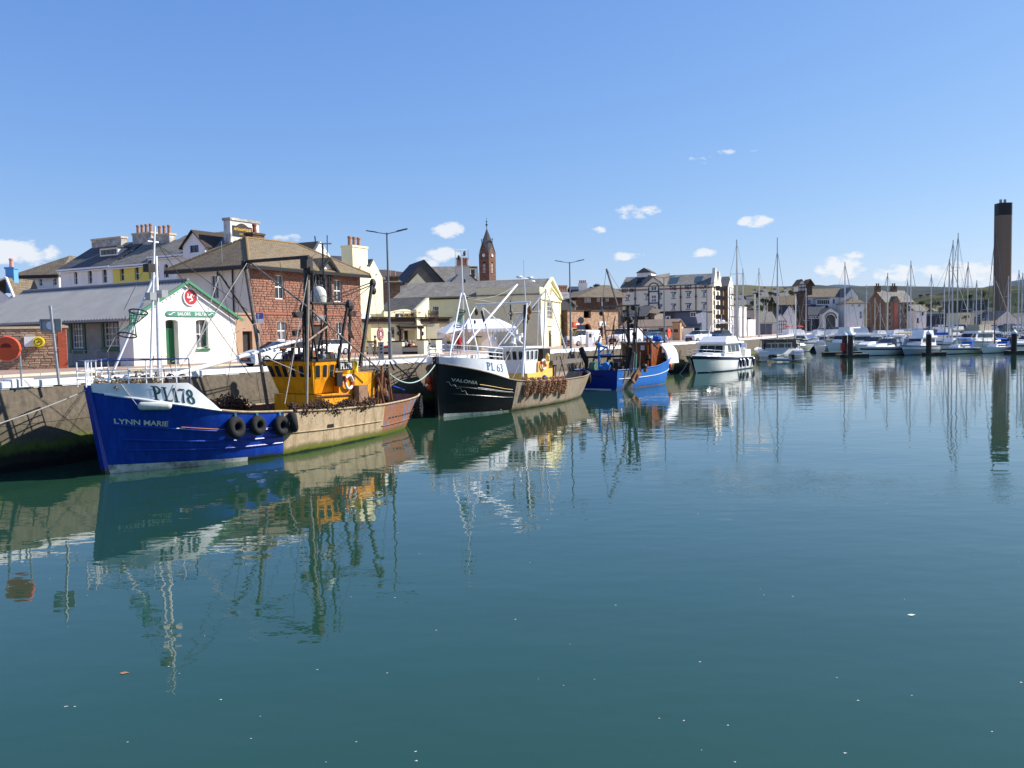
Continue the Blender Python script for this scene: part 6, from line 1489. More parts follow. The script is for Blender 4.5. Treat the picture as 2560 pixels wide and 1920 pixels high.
# gantry over the fore end of the wheelhouse
m_gal=M('weathered grey steel',(.16,.145,.13),.6,.25,4,c2=(.07,.05,.04),c2lo=.5,c2hi=.7)
K.lines([('gantry_leg',(612,657,-2.3),(672,1035,-2.3),.13,m_gal),('gantry_beam',(606,655,-2.4),(772,642,2.2),.12,m_dark),('main_mast',(766,645,1.9),(768,900,1.2),.22,m_dark),('mast_tube',(771,700,2.4),(767,1018,2.4),.085,M('tan steel tube',(.34,.28,.21),.5,.2,5)),('mast_tube',(782,670,1.6),(781,905,1.2),.07,m_dark),('gantry_brace',(624,655,-2),(762,762,1.8),.06,m_gal),('gantry_brace',(548,682,-2.5),(648,832,-2.3),.07,m_dark),('gantry_brace',(762,762,2),(950,925,2.2),.06,m_gal),('mast_pole',(806,608,0),(817,890,0),.07,m_dark),('yard',(800,609,0),(828,609,0),.035,m_dark),('aerial',(818,588,0),(818,640,0),.025,m_dark),('aerial',(787,590,0),(789,608,0),.03,m_dark),('mast_pole',(795,700,0),(797,740,0),.05,m_dark),('mast_pole',(822,690,.2),(824,760,.2),.06,m_dark),('platform_beam',(778,758,1.5),(874,760,.5),.10,m_dark),('gantry_post',(876,770,.5),(872,905,.5),.10,m_dark),('gantry_post',(868,770,1.4),(842,920,1.4),.11,m_dark),('boom',(930,710,1),(900,915,1.4),.13,m_dark,.15),('gantry_post',(758,780,1.4),(760,905,1.4),.09,m_dark),('boom_stay',(932,705,1),(815,748,.2),.03,m_dark),('boom_stay',(930,712,1),(818,758,.2),.03,m_dark),('boom_stay',(926,716,1),(872,760,.6),.02,m_wire),('mast_pole',(803,795,.6),(806,895,.6),.07,m_dark),('mast_pole',(815,760,.6),(818,900,.6),.06,m_dark),('wheelhouse_boom',(772,768,1.4),(795,905,1.6),.08,m_dark),('tackle',(824,812,1),(770,852,2),.045,M('tarry rope',(.30,.2,.15),.9,.3,9)),('spar',(812,808,.8),(790,895,.6),.09,m_dark),('stay',(768,660,2),(700,905,1.9),.014,m_wire),('stay',(775,660,2),(712,1010,2.4),.02,m_rope),('stay',(655,890,1),(760,935,2.3),.02,m_rope),('stay',(877,770,.6),(820,860,.6),.015,m_wire),('stay',(868,775,.8),(904,850,1),.015,m_wire),('stay',(770,655,2),(738,780,2),.014,m_wire),('stay',(775,660,2),(870,790,.8),.012,m_wire),('stay',(810,620,0),(780,700,1),.01,m_wire)])
K.lines([('stay',a,b,.011,m_wire)for a,b in(((612,660,-2.3),(425,960,-1.5)),((616,662,-2),(700,880,1)),((770,650,2),(985,1010,1.5)),((806,612,0),(950,915,1.5)),((806,612,0),(768,660,1.5)),((766,660,2),(860,900,1.6)),((872,768,.6),(790,905,.6)),((932,712,1),(962,930,1.8)),((770,700,2.3),(905,1000,2.3)),((612,665,-2.3),(560,1015,-1)),((548,690,-2.5),(600,900,-2)),((780,760,1.5),(850,905,1.5)),((840,760,1),(800,905,1)),((620,660,-2.2),(660,900,-2.2)),((700,655,0),(735,900,1)),((823,760,.6),(790,850,.6)))])
K.lines([('pipe',a,b,.035,m_rust)for a,b in(((790,992,1.62),(900,985,1.62)),((884,925,1.6),(884,1000,1.6)),((846,870,1),(846,905,1)),((735,862,0),(735,905,0)),((712,870,0),(712,905,0)),((700,872,0),(742,868,0)))])
for k in range(16):
 r_=random.Random(k+90); p=K.P(r_.uniform(700,840),r_.uniform(880,902),r_.uniform(-.5,1.2)); mb=MB(); s_=r_.uniform(.06,.16); mb.box(p.x-s_,p.y-s_,max(p.z-s_,3.95),p.x+s_,p.y+s_,max(p.z+s_,4.1)); mb.build('roof_fitting',(m_dark,m_grey,m_dark,m_rust)[k%4],K.root)
p=K.P(797,757,.8); mb=MB(); mb.lathe([(.36,0),(.39,.2),(.39,.38),(.34,.6),(.21,.76),(.02,.82)],18,p); smooth_by_angle(mb.build('satellite_dome',M('grubby dome',(.55,.53,.48),.5,.15,4),K.root))
p=K.P(766,650,1.9); mb=MB(); mb.box(p.x-.2,p.y-.2,p.z-.4,p.x+.2,p.y+.2,p.z+.15); mb.ball((p.x,p.y-.2,p.z-.5),.2,8,6); mb.build('block_head',m_dark,K.root)
for(px,py,pr,s_)in((873,765,.7,.26),(932,708,1,.2),(934,727,1,.17),(612,662,-2.2,.2),(760,772,1.4,.24),(547,684,-2.4,.12)):
 p=K.P(px,py,pr); mb=MB(); mb.ball(p,s_,8,6,sc=(1,.8,1.25)); mb.build('pulley_block',m_dark,K.root)
for(px,py,pr,w_)in((884,781,.8,.3),(748,783,1.6,.3),(803,792,.6,.35),(745,829,1.4,.22)):
 p=K.P(px,py,pr); mb=MB(); mb.prism([(p.x-w_,p.y,p.z+.05),(p.x+w_,p.y,p.z+.08),(p.x+w_*.6,p.y,p.z-.2),(p.x-w_*.7,p.y,p.z-.2)],(0,.2,0)); mb.build('deck_light',m_dark if px!=803 else m_grey,K.root)
p=K.P(870,830,.9); mb=MB(); mb.prism([(p.x,p.y,p.z+.5),(p.x+.12,p.y,p.z+.45),(p.x+.5,p.y,p.z-.4),(p.x+.1,p.y,p.z-.2)],(0,.03,0)); mb.build('tattered_flag',m_black,K.root)
# wheelhouse
zt=3.9; zb=2.32; y_n,y_f=-1.5,1.5; x_f=10.0
mb=MB(); T=[(9.95,y_n,zt),(11.75,y_n,zt),(11.75,y_f,zt),(9.95,y_f,zt)]; Bm=[(10.45,-1.12,zb),(11.7,-1.2,zb),(11.7,1.2,zb),(10.45,1.12,zb)]
mb.add(T+Bm,[(3,2,1,0),(4,5,6,7),(0,1,5,4),(1,2,6,5),(2,3,7,6),(3,0,4,7)]); mb.build('wheelhouse',m_ylw,K.root)
mb=MB(); mb.box(9.88,y_n-.06,zt+.003,11.85,y_f+.06,zt+.09); mb.build('wheelhouse_roof',m_dark,K.root)
mb=MB(); mb.box(10.5,-1.55,.8,15.0,1.5,3.18-.9); mb.box(11.76,-1.55,2.283,14.85,1.5,3.18); mb.prism([(14.851,-1.55,2.283),(14.851,-1.55,3.14),(15.2,-1.55,2.6),(15.2,-1.55,2.283)],(0,3.05,0)); mb.build('deckhouse',m_ylw,K.root)
def slantwin(face,t,w,h0=.42,h1=.78,name='window'):
 """windows on the raked wheelhouse faces; t,w fractions along the face"""
 mbp,mbf=MB(),MB(); q=[]
 for u in(t-w/2,t+w/2):
  for v in(h0,h1):
   if face=='s':a=Vector(T[0]).lerp(Vector(T[1]),u); b=Vector(Bm[0]).lerp(Vector(Bm[1]),u); n=Vector((0,-1,0))
   else:a=Vector(T[3]).lerp(Vector(T[0]),u); b=Vector(Bm[3]).lerp(Vector(Bm[0]),u); n=Vector((-1,0,0))
   q.append(b.lerp(a,v)+n*.012)
 a,d,b,c=q; up=(d-a).normalized(); rt=(b-a).normalized()
 fr_=MB(); e=.045
 pts=[a-rt*e-up*e,b+rt*e-up*e,c+rt*e+up*e*.2,c-rt*.05+up*.06,d+rt*.05+up*.06,d-rt*e+up*e*.2]
 fr_.prism(pts,n*.02); w_=fr_.build(name,m_ylw,K.root)
 g=MB(); g.prism([a+n*.022,b+n*.022,c-up*.03+n*.022,c-rt*.06+up*.02+n*.022,d+rt*.06+up*.02+n*.022,d-up*.03+n*.022],n*.006); g.build('pane',m_glass,w_)
for t in(.2,.5,.8):slantwin('s',t,.17,.50,.86)
for t in(.07,.22,.38,.56,.76,.92):slantwin('f',t,.095,.52,.86)
mb=MB(); a=Vector(T[3]).lerp(Vector(T[0]),.3)+Vector((-.02,0,-.12));
inst(text_mesh('LYNN MARIE',.13,m_dark,.003),'lettering',K.root,(a.x-.0,a.y,a.z-.04),(R(80),0,R(-90)))
x0=12.0; mb=MB(); a,b=K.P(846,927,1.55),K.P(880,923,1.55); mb.box(a.x,-1.6,a.z,b.x,-1.54,a.z+.42); nb=mb.build('number_board',m_black,K.root)
me=glyphs('PL178').mesh('lettering',m_whitepaint); w_=max(v.co.x for v in me.vertices); inst(me,'lettering',nb,(a.x+.08,-1.615,a.z+.07),(R(90),0,0),((b.x-a.x-.15)/w_,.29,1))
for px,pr in((865,1.0),(885,1.0)):
 p=K.P(px,918,pr); mb=MB(); mb.lathe([(.19,0),(.2,.06),(.2,.48),(.14,.58),(.05,.6)],14,(p.x,p.y,3.2)); mb.torus((p.x,p.y,3.86),.1,.02,12,5,(0,0,1)); smooth_by_angle(mb.build('gas_bottle',m_yel,K.root))
a=K.P(836,930,1.56); b=K.P(851,964,1.56); mb=MB(); mb.box(a.x,-1.72,b.z,b.x,-1.56,a.z-.02); mb.build('locker',m_black,K.root)
for px,py,w_ in((858,946,.14),(882,944,.14)):p=K.P(px,py,1.56); mb=MB(); mb.box(p.x-w_,-1.575,p.z-.12,p.x+w_,-1.555,p.z+.12); mb.build('porthole',m_glass,K.root)
p=K.P(874,955,1.7); lifebuoy(K.root,(p.x,-1.66,p.z),(0,0,R(8)),.33)
a=K.P(897,963,1.7); mb=MB(); mb.box(a.x-.3,-1.95,1.75,a.x+.42,-1.56,a.z); mb.build('hatch_box',M('brown hatch box',(.25,.15,.09),.8,.2,3),K.root)
p=K.P(700,895,.5); mb=MB(); mb.box(10.2,-.6,zt+.1,10.9,.1,zt+.35); mb.build('roof_box',m_dark,K.root); mb=MB(); mb.tube([(10.1,1.1,zt+.1),(10.2,.9,zt+.4),(10.3,.2,zt+.45)],.03,6); mb.build('roof_hoop',m_dark,K.root)
mb=MB(); mb.box(11.0,-1.3,zt+.1,11.7,.4,zt+.32); mb.build('life_raft_cradle',m_dark,K.root)
for(x,y,h)in((10.4,-.9,.5),(10.8,.5,.8),(11.2,-.2,1.0),(11.5,.7,.6),(10.6,.9,.5),(11.1,-1.1,.45)):mb=MB(); mb.box(x-.05,y-.05,zt+.09,x+.05,y+.05,zt+h); mb.box(x-.14,y-.1,zt+h,x+.14,y+.1,zt+h+.15); mb.build('roof_fitting',m_dark,K.root)
# stern gallows
K.lines([('gallows_post',(955,915,1.9),(950,1010,1.9),.12,m_rust),('gallows_post',(968,912,1.2),(972,1005,1.4),.10,m_dark),('gallows_post',(943,925,1.6),(942,1010,1.6),.12,m_dark),('gallows_brace',(970,925,2),(980,1000,2),.07,m_rust),('gallows_beam',(905,925,1.6),(976,918,1.8),.06,m_dark),('gallows_brace',(975,905,1.5),(985,925,.5),.05,m_dark),('gallows_post',(962,940,0),(962,1010,0),.13,m_rust),('gallows_brace',(945,945,2),(960,1008,2),.05,m_rust),('davit',(982,965,.6),(1010,975,.5),.05,m_bluehull),('stay',(950,925,1.8),(885,1000,2.0),.012,m_wire),('stay',(962,925,1.8),(925,1012,2.0),.015,m_wire),('davit',(924,893,.6),(924,920,.6),.03,m_dark)])
for k in range(7):
 r_=random.Random(k); p=K.P(955+r_.uniform(-12,16),935+k*10,1.4+r_.uniform(-.4,.4)); mb=MB(); mb.ball(p,r_.uniform(.12,.26),7,5,sc=(1,1,1.3)); mb.build('tackle_block',m_rust if k%2 else m_dark,K.root)
 # dredge bags along the rail: knotted chain-mail heaps
def knots(B,name,x0,x1,n,zf,yf,s0,s1,mat,seed=2,spread=.3):
 r=random.Random(seed); mb=MB()
 for i in range(n):
  x=r.uniform(x0,x1); z=zf(x)+r.gauss(0,spread*.5); y=yf(x)+r.gauss(0,spread*.5); s_=r.uniform(s0,s1); a=Vector((r.uniform(-1,1),r.uniform(-1,1),r.uniform(-1,1))).normalized()
  c=Vector((x,y,z)); b=a.cross(Vector((r.random(),r.random(),r.random()))).normalized(); d=a.cross(b)
  v=[c+a*s_,c-a*s_,c+b*s_,c-b*s_,c+d*s_,c-d*s_]
  mb.add(v,[(0,2,4),(2,1,4),(1,3,4),(3,0,4),(2,0,5),(1,2,5),(3,1,5),(0,3,5)])
 return tag(mb.build(name,mat,B.root),kind='stuff')
m_mus=M('rusty ring mesh',(.085,.048,.03),.9,.5,12,c2=(.18,.10,.06),c2lo=.5,c2hi=.7,island=.5)
knots(K,'dredge_netting',6.8,12.9,3200,lambda x:sh(x)+.12+.1*math.sin(x*3.1)+.05*math.sin(x*9),lambda x:-(lerp_tab(K.dk,x)-.12),.02,.06,m_mus,3,.22)
knots(K,'dredge_netting',4.3,10.0,1600,lambda x:sh(x)+.15+.12*math.sin(x*2.3),lambda x:(lerp_tab(K.dk,x)-.3),.03,.08,m_mus,4,.32)
knots(K,'deck_clutter',-.1,2.3,700,lambda x:3.32,lambda x:-.2+.8*math.sin(x*7),.03,.08,M('rope heap',(.22,.17,.11),.9,.5,9,island=.5),8,.35)
for(px,py,pr)in((362,932,.2),(425,935,.4),(330,950,.4),(455,948,1.2)):
 p=K.P(px,py,pr); mb=MB(); mb.torus((p.x,p.y,3.48),.16,.05,14,6,(.3,1,.2)); mb.box(p.x-.2,p.y-.15,3.26,p.x+.2,p.y+.15,3.46); mb.build('windlass',m_dark,K.root)
 # tyre fenders on ropes
ty=tyre(.42,.15);
for(px,py,px_r,r_)in((606,1068,597,.46),(652,1063,645,.42),(702,1064,700,.44),(729,1055,716,.46)):
 p=K.P(px,py,3.2); x0=p.x; q=K.pt(x0,p.z,-1,.17); o=inst(ty,'tyre_fender',K.root,(q[0],q[1],p.z),(R(-6),0,R(2 if px<720 else 48)),(r_/.42,)*3)
 mb=MB(); a=K.pt(x0,sh(x0)+.04,-1,.03); mb.tube([a,(q[0],q[1],p.z+r_*.7)],.02,5); mb.tube([(a[0]+.08,a[1],a[2]),(q[0]+.03,q[1],p.z+r_*.7)],.02,5); mb.build('fender_rope',m_ropeg,K.root)
q=K.pt(17.7,1.1,-1,.25); mb=MB(); mb.torus((0,0,0),.40,.17,26,8,(0,1,0),sq=1.25)
for k in range(20):
 t=2*math.pi*k/20;
 for sg in(-1,1):mb.beam((math.cos(t)*.50,sg*.03,math.sin(t)*.50),(math.cos(t+.2)*.585,sg*.2,math.sin(t+.2)*.585),.06,.07)
o=mb.build('tractor_tyre',m_rubber,K.root); o.location=(q[0],q[1],q[2]); o.rotation_euler=(0,0,R(28))
mb=MB(); mb.tube([K.pt(17.3,1.75,-1,.03),(q[0],q[1],q[2]+.5)],.02,5); mb.build('fender_rope',m_ropeg,K.root)
a=K.P(355,1022,2.1); b=K.P(413,1022,2.5); qa,qb=K.pt(.78,a.z+.06,-1,.22),K.pt(1.6,a.z+.02,-1,.20); A_,B_=Vector(qa),Vector(qb)
mb=MB(); dd=(B_-A_); mb.tube([A_+dd*t for t in(0,.04,.1,.9,.96,1.0)],[.05,.12,.155,.155,.12,.05],12); smooth_by_angle(mb.build('cylinder_fender',M('dirty fender',(.55,.56,.50),.7,.12,6),K.root),60)
for t,px in((0,317),(1,447)):
 top=K.P(px,960,2.4)if t==0 else K.pt(1.95,3.4,-1,.05); mb=MB(); mb.tube([A_+dd*t,K.pt(.55 if t==0 else 1.95,3.42,-1,.07)],.012,5); mb.build('fender_rope',m_rope,K.root)
 # mooring line from the bow to the left, along the wall
mb=MB(); a=Vector((K.O.x,K.O.y,0))+K.e1*-.45+Vector((0,0,3.3)); b=Vector((-27.0,20.2,2.6)); pts=[a.lerp(b,k/16)-Vector((0,0,1.5*4*(k/16)*(1-k/16)))for k in range(17)]; mb.tube(pts,.022,6); tag(mb.build('mooring_rope',m_rope),'pale rope running left from the blue bow across the quay wall','rope')
m_blackhull=Mz('black hull paint',(.004,.0045,.006),[(.12,.1,(.05,.05,.03))],rough=.28,bump=.01,bscale=3,streak=((.014,.015,.016),.4),var=.2)
m_conc2=Mz('pale streaked steel',srgb(146,134,116),[(.18,.12,srgb(110,100,70)),(.05,.08,(.02,.02,.01))],rough=.85,bump=.012,bscale=6,streak=(srgb(128,94,66),.85),var=.2)
V=Boat('fishing_boat','black-hulled fishing boat PL 63 with white wheelhouse and gantries behind the blue boat','fishing boat',(-4.6,52),(.479,.878),20.3,.12,[(0,.06),(1.2,.7),(2.5,1.35),(4.2,2.0),(5.6,2.35),(9,2.65),(13,2.55),(16.4,2.0),(18.7,1.3),(20.3,.4)],[(0,.16),(.7,1.1),(1.6,1.8),(2.6,2.3),(4.2,2.65),(5.6,2.8),(9,2.95),(13,2.9),(16.4,2.6),(18.7,2.0),(20.3,.9)],[(0,3.32),(1.5,2.9),(3,2.5),(4.4,2.1),(5.5,1.95),(8,1.8),(13,1.66),(16.5,1.66),(20.3,1.85)],srake=.5)
V.hull([m_blackhull,m_conc2,M('pinkish lining',srgb(176,156,140),.9,.15,3),m_deck,m_conc2],lambda s,z:0 if s<5.15/20.3 else 1,n=72,m=12,bul=.8)
shv=lambda x:lerp_tab(V.sh,x)
V.patch('boot_stripe',0.3,5.0,lambda x:-.02,lambda x:.22-.03*x,M('fouled pale boot stripe',(.55,.56,.48),.8,.25,3,c2=(.14,.15,.08),c2lo=.5,c2hi=.7),off=.012,n=20)
mb=MB(); mb.prism([(V.px(0,0)-.05,-.12,-.6),(V.px(0,3)-.10,-.12,3.72),(V.px(0,3)+.28,-.12,3.72),(V.px(0,0)+.3,-.12,-.6)],(0,.24,0)); mb.build('stem',m_blackhull,V.root)
wv=lambda x:3.72-.09*x if x<4.15 else 3.3-(x-4.15)*4.6
V.patch('white_bulwark',.08,4.42,lambda x:shv(x)+.02,lambda x:max(wv(x),shv(x)+.025),m_whitepaint,off=.015,n=40,th=.05,m=3)
V.strake('gunwale',.2,20.2,lambda x:shv(x)+.02,.045,m_conc2); V.strake('rubbing_strake',.4,5.1,lambda x:shv(x)*.60,.04,m_blackhull); V.strake('rubbing_strake',.6,5.1,lambda x:shv(x)*.45,.035,m_blackhull)
V.strake('white_line',2.0,4.9,lambda x:shv(x)*.625,.012,m_whitepaint,off=.05,sides=(-1,)); V.strake('gold_line',2.1,4.9,lambda x:shv(x)*.70,.022,m_gold,off=.04,sides=(-1,))
num=glyphs('PL 63').mesh('lettering',m_letterb); V.text(num,2.45,3.85,2.80,hgt=.52,slope=-.14,off=.03)
nm=text_mesh('VALONIA',.3,m_letterw); V.text(nm,.55,1.95,2.2,hgt=.20,slope=-.20,off=.03)
mb=MB(); mb.tube([V.pt(.35+i*.06,2.15-i*.04+.08*math.sin(i*1.3),-1,.04)for i in range(20)],.012,4); mb.build('scroll',m_letterw,V.root)
mb=MB(); P=[]
for i in range(18):x=4.15*i/17; a=V.pt(x,3.1,-1,-.06); P.append([a,(a[0],-a[1],a[2])])
mb.grid(P); mb.build('foredeck',m_whitepaint,V.root)
mb=MB(); a=V.pt(4.15,3.1,-1,-.06); mb.prism([a,(a[0],-a[1],a[2]),(a[0],-1.9,1.6)if-a[1]<0 else(a[0],1.9,1.6),(a[0],-1.9,1.6)],(.05,0,0)); mb.build('foredeck_bulkhead',m_whitepaint,V.root)
nr=[]
for i in range(13):x=4.1-4.1*i/12; a=V.pt(max(x,0),wv(max(x,0)),-1,-.08); nr.append((a[0]-(.2 if i==12 else 0),a[1]if i<12 else-.25,a[2]))
fr=[(p[0],-p[1],p[2])for p in reversed(nr)]; railing(V,nr+fr,(.2,.45,.75),(m_whitepaint,)*3,(0,2,4,6,8,10,12,13,15,17,19,21,23,25),r=.028)
# wheelhouse
mb=MB(); a=V.P(1312,872,1.45); xw=V.P(1316,874,1.4).x; xa=V.P(1346,872,1.4).x; zt=4.0; zb=V.P(1330,932,1.4).z
T=[(xw-.4,-1.4,zt),(xa,-1.4,zt),(xa,1.5,zt),(xw-.4,1.5,zt)]; Bm=[(xw-.05,-1.3,zb),(xa-.15,-1.3,zb),(xa-.15,1.4,zb),(xw-.05,1.4,zb)]
m_whs=M('white wheelhouse paint',(.76,.76,.77),.4,.05,3,c2=(.62,.60,.58),c2lo=.55,c2hi=.9)
mb=MB(); mb.add(T+Bm,[(3,2,1,0),(4,5,6,7),(0,1,5,4),(1,2,6,5),(2,3,7,6),(3,0,4,7)]); mb.build('wheelhouse',m_whs,V.root)
mb=MB(); mb.box(xw-.65,-1.55,zt+.002,xa+.5,1.6,zt+.13); mb.build('wheelhouse_roof',m_whs,V.root)
K_save=K; K=V
m_ylw_s=m_ylw; m_ylw=m_whs
for t in(.25,.55,.85):slantwin('s',t,.17,.55,.88)
for t in(.08,.24,.40,.57,.74,.91):slantwin('f',t,.11,.55,.88)
K=K_save; m_ylw=m_ylw_s
m_yl2=M('pale yellow paint',srgb(236,190,96),.5,.1,2,c2=srgb(206,150,70),c2lo=.52,c2hi=.8)
xb=V.P(1382,900,1.4).x; mb=MB(); mb.box(xw,-1.45,.9,xb,1.5,zb-.005); mb.box(xa-.14,-1.45,zb,xb,1.5,3.0); mb.build('deckhouse',m_yl2,V.root)
mb=MB(); mb.box(xb-1.2,-1.2,3.01,xb,.6,3.9); mb.build('black_casing',m_black,V.root)
mb=MB(); mb.box(xb-.6,-1.7,2.7,xb+4.6,-.9,3.0); mb.box(xb-.1,-1.55,1.0,xb+.15,-1.3,2.69); mb.build('net_platform',M('grey brown steel',(.16,.13,.11),.8,.25,3),V.root)
p=V.P(1359,911,1.55); lifebuoy(V.root,(p.x,-1.56,p.z),(0,0,0),.34)
p=V.P(1369,893,1.6); mb=MB(); mb.lathe([(.12,-.3),(.16,-.2),(.16,.1),(.08,.25),(.03,.3)],12,p); mb.build('gas_bottle',m_yl2,V.root)
p=V.P(1362,945,1.8); mb=MB(); mb.ball(p,.22,12,8); mb.build('blue_float',M('blue float',(.02,.09,.25),.5,.1,3),V.root,smooth=True)
W_=m_whitepaint; GW=M('greyed white paint',(.60,.61,.63),.5,.1,4)
V.lines([('mast_leg',(1124,890,1.2),(1153,733,0),.075,W_),('mast_leg',(1198,892,1.6),(1160,733,0),.075,W_),('mast_leg',(1160,880,-1.2),(1157,733,0),.05,W_),('topmast',(1157,735,0),(1153,624,0),.06,W_),('yard',(1137,626,0),(1168,624,0),.025,m_grey),('aerial',(1138,627,0),(1139,700,0),.012,m_grey),('aerial',(1170,624,0),(1171,650,0),.015,m_grey),('mast_pole',(1157,640,0),(1163,628,0),.06,m_dark),('derrick',(1168,858,.6),(1293,711,.8),.12,W_,.10),('gantry_beam',(1188,762,-1.9),(1326,756,2.0),.11,GW),('gantry_leg',(1204,765,-1.8),(1227,870,-1.8),.09,W_),('gantry_leg',(1316,758,1.9),(1306,945,2.3),.11,W_),('gantry_brace',(1324,760,2),(1235,880,.6),.05,W_),('gantry_brace',(1206,768,-1.8),(1308,860,0),.04,W_),('gantry_brace',(1190,765,-1.9),(1130,870,0),.035,W_),('gantry_leg',(1311,870,1.9),(1312,762,1.9),.15,m_black),('gantry_stub',(1204,778,-1.7),(1212,812,-1.7),.12,m_black),('radar_mast',(1310,700,.2),(1314,760,.2),.05,GW),('radar_arm',(1294,694,.2),(1328,698,.2),.03,GW),('aerial',(1309,650,.2),(1310,695,.2),.012,m_grey),('mast_pole',(1313,760,.2),(1312,870,.2),.06,GW),('aft_mast',(1364,722,.6),(1358,892,.8),.09,GW),('aft_leg',(1366,726,.6),(1417,880,2),.07,W_),('aft_leg',(1362,728,.6),(1260,858,-1),.05,GW),('aft_mast',(1346,742,-1),(1343,866,-1),.07,GW),('aft_beam',(1272,784,-1.4),(1352,779,-1),.09,m_gal),('aft_post',(1276,752,-1.4),(1277,800,-1.4),.05,m_dark),('aft_post',(1277,790,-1.4),(1290,865,-1.2),.07,GW),('aft_beam',(1290,795,-1.4),(1318,795,-.6),.05,GW),('aft_leg',(1349,775,-.8),(1357,890,.6),.06,GW),('gantry_brace',(1343,760,0),(1275,842,-1),.05,m_gal),('stay',(1156,738,0),(1290,712,.8),.015,m_rope,None,.5),('stay',(1160,744,0),(1250,758,0),.015,m_rope),('stay',(1258,765,0),(1275,810,-1),.01,m_wire),('stay',(1290,720,.8),(1270,765,0),.008,m_wire),('stay',(1318,870,1.9),(1281,948,2.2),.015,m_wirel),('stay',(1284,862,.5),(1262,905,1.8),.02,m_wirel),('stay',(1366,724,.6),(1425,880,2),.012,m_wire),('stay',(1372,825,1),(1405,885,1.6),.02,W_),('stay',(1400,890,1.7),(1418,960,1.7),.04,m_dark),('stay',(1392,890,1.5),(1388,955,1.7),.03,m_dark),('stay',(1410,885,1.5),(1395,950,1.2),.03,m_gal)])
for(px,py,pr,s_,m_)in((1191,780,-1.6,.16,m_dark),(1187,805,-1.6,.1,m_dark),(1324,775,2,.22,m_rust),(1321,792,2,.16,m_rust),(1317,803,2,.12,m_dark),(1278,782,-1.4,.2,m_gal),(1162,702,0,.09,m_dark),(1147,644,0,.11,m_dark),(1161,634,0,.11,m_dark)):
 p=V.P(px,py,pr); mb=MB(); mb.ball(p,s_,8,6,sc=(.8,.8,1.5)); mb.build('pulley_block',m_,V.root)
for(px,py)in((1298,693),(1325,695),(1330,704)):p=V.P(px,py,.2); mb=MB(); mb.lathe([(.2,-.05),(.25,0),(.2,.08),(.05,.1)],12,p); mb.build('radar',W_,V.root)
for(px,py)in((1290,830),(1297,845),(1284,850),(1303,838),(1240,838),(1234,848)):p=V.P(px,py,.2); mb=MB(); mb.box(p.x-.12,p.y-.1,p.z-.15,p.x+.12,p.y+.1,p.z+.15); mb.build('roof_fitting',GW,V.root)
p=V.P(1281,860,.7); mb=MB(); mb.lathe([(.24,0),(.2,.1),(.05,.16)],12,p); mb.build('deck_light',GW,V.root)
hoop_net(V,1153,778,.26,1144,816,.25)
# hanging chain-mail bags over the rail
m_mus2=M('orange rusty mesh',(.40,.21,.11),.9,.5,12,c2=(.18,.09,.05),c2lo=.45,c2hi=.65,island=.5)
for k in range(7):
 x=6.0+k*.93; o=knots(V,'dredge_netting',x,x+.85,620,lambda z:0,lambda z:0,.02,.055,m_mus2,20+k,.01)
 r_=random.Random(50+k)
 idx=0; me=o.data; nvert=6
 for i in range(0,len(me.vertices),nvert):
  u=r_.random(); drop=r_.random()**.9; xx=x+u*.66+.06*math.sin(drop*5); bulge=.14+.16*math.sin(u*math.pi)
  z=shv(xx)+.25-drop*(1.15+.15*math.sin(k*2.1+u*3)); yy=-(V.half(xx,min(z,shv(xx)))+(bulge if z<shv(xx)else bulge*.4)*r_.uniform(.5,1.1))+(.25 if z>shv(xx)+.05 else 0)*r_.random()
  c=sum((me.vertices[i+j].co for j in range(6)),Vector())/6
  for j in range(6):me.vertices[i+j].co+=Vector((xx,yy,z))-c
q=V.pt(19.4,1.45,-1,.16);
for dx,dz,rz in((-.15,0,30),(.55,.12,60)):inst(ty,'tyre_fender',V.root,(q[0]+dx,q[1]+(0 if dx<0 else.55),1.35+dz),(0,0,R(rz)),(1.1,1.1,1.1))
for(px,py,r_)in((1073,950,.27),(1077,968,.25)):
 p=V.P(px,py,-1.2); fender_ball('buoy_fender','round orange buoy fender hanging at the bow of PL 63, '+('upper one' if py<960 else 'lower one'),V.root.location+V.e1*p.x+V.n*1.2*-1+Vector((0,0,p.z)),r_,m_orange,group='orange buoys at the black bow')
def rope3(label,a,b,sag,r=.03,mat=m_rope):
 mb=MB(); a,b=Vector(a),Vector(b); mb.tube([a.lerp(b,k/18)-Vector((0,0,sag*4*(k/18)*(1-k/18)))for k in range(19)],r,6); return tag(mb.build('mooring_rope',mat),label,'rope')
def wpt(B,v):return B.O+B.e1*v.x-B.n*v.y+Vector((0,0,v.z))
rope3('pale green mooring rope between the two nearest fishing boats',wpt(K,K.P(969,930,1.4)),wpt(V,V.P(1092,905,0)),.9,.03,M('pale green rope',(.42,.55,.48),.9,.15,20))
rope3('thin mooring rope from the black boat bow to the quay',wpt(V,V.P(1086,900,.1)),(-6.9,53.8,3.6),.3,.018)
m_blue3=Mz('mid blue hull paint',(.012,.13,.46),[(.06,.06,(.35,.18,.12))],rough=.4,bump=.008,bscale=5,streak=((.02,.16,.48),.6),var=.15)
m_blue3_shade=Mz('shaded blue transom paint',(.006,.03,.24),[],rough=.35,bump=.004,var=.1)  # transom is the hull blue with the stern's shade put into it
S3=Vector((7.5,74.9)); A3=Vector((.6,.8)); L3=12.6; bow=S3+A3*L3
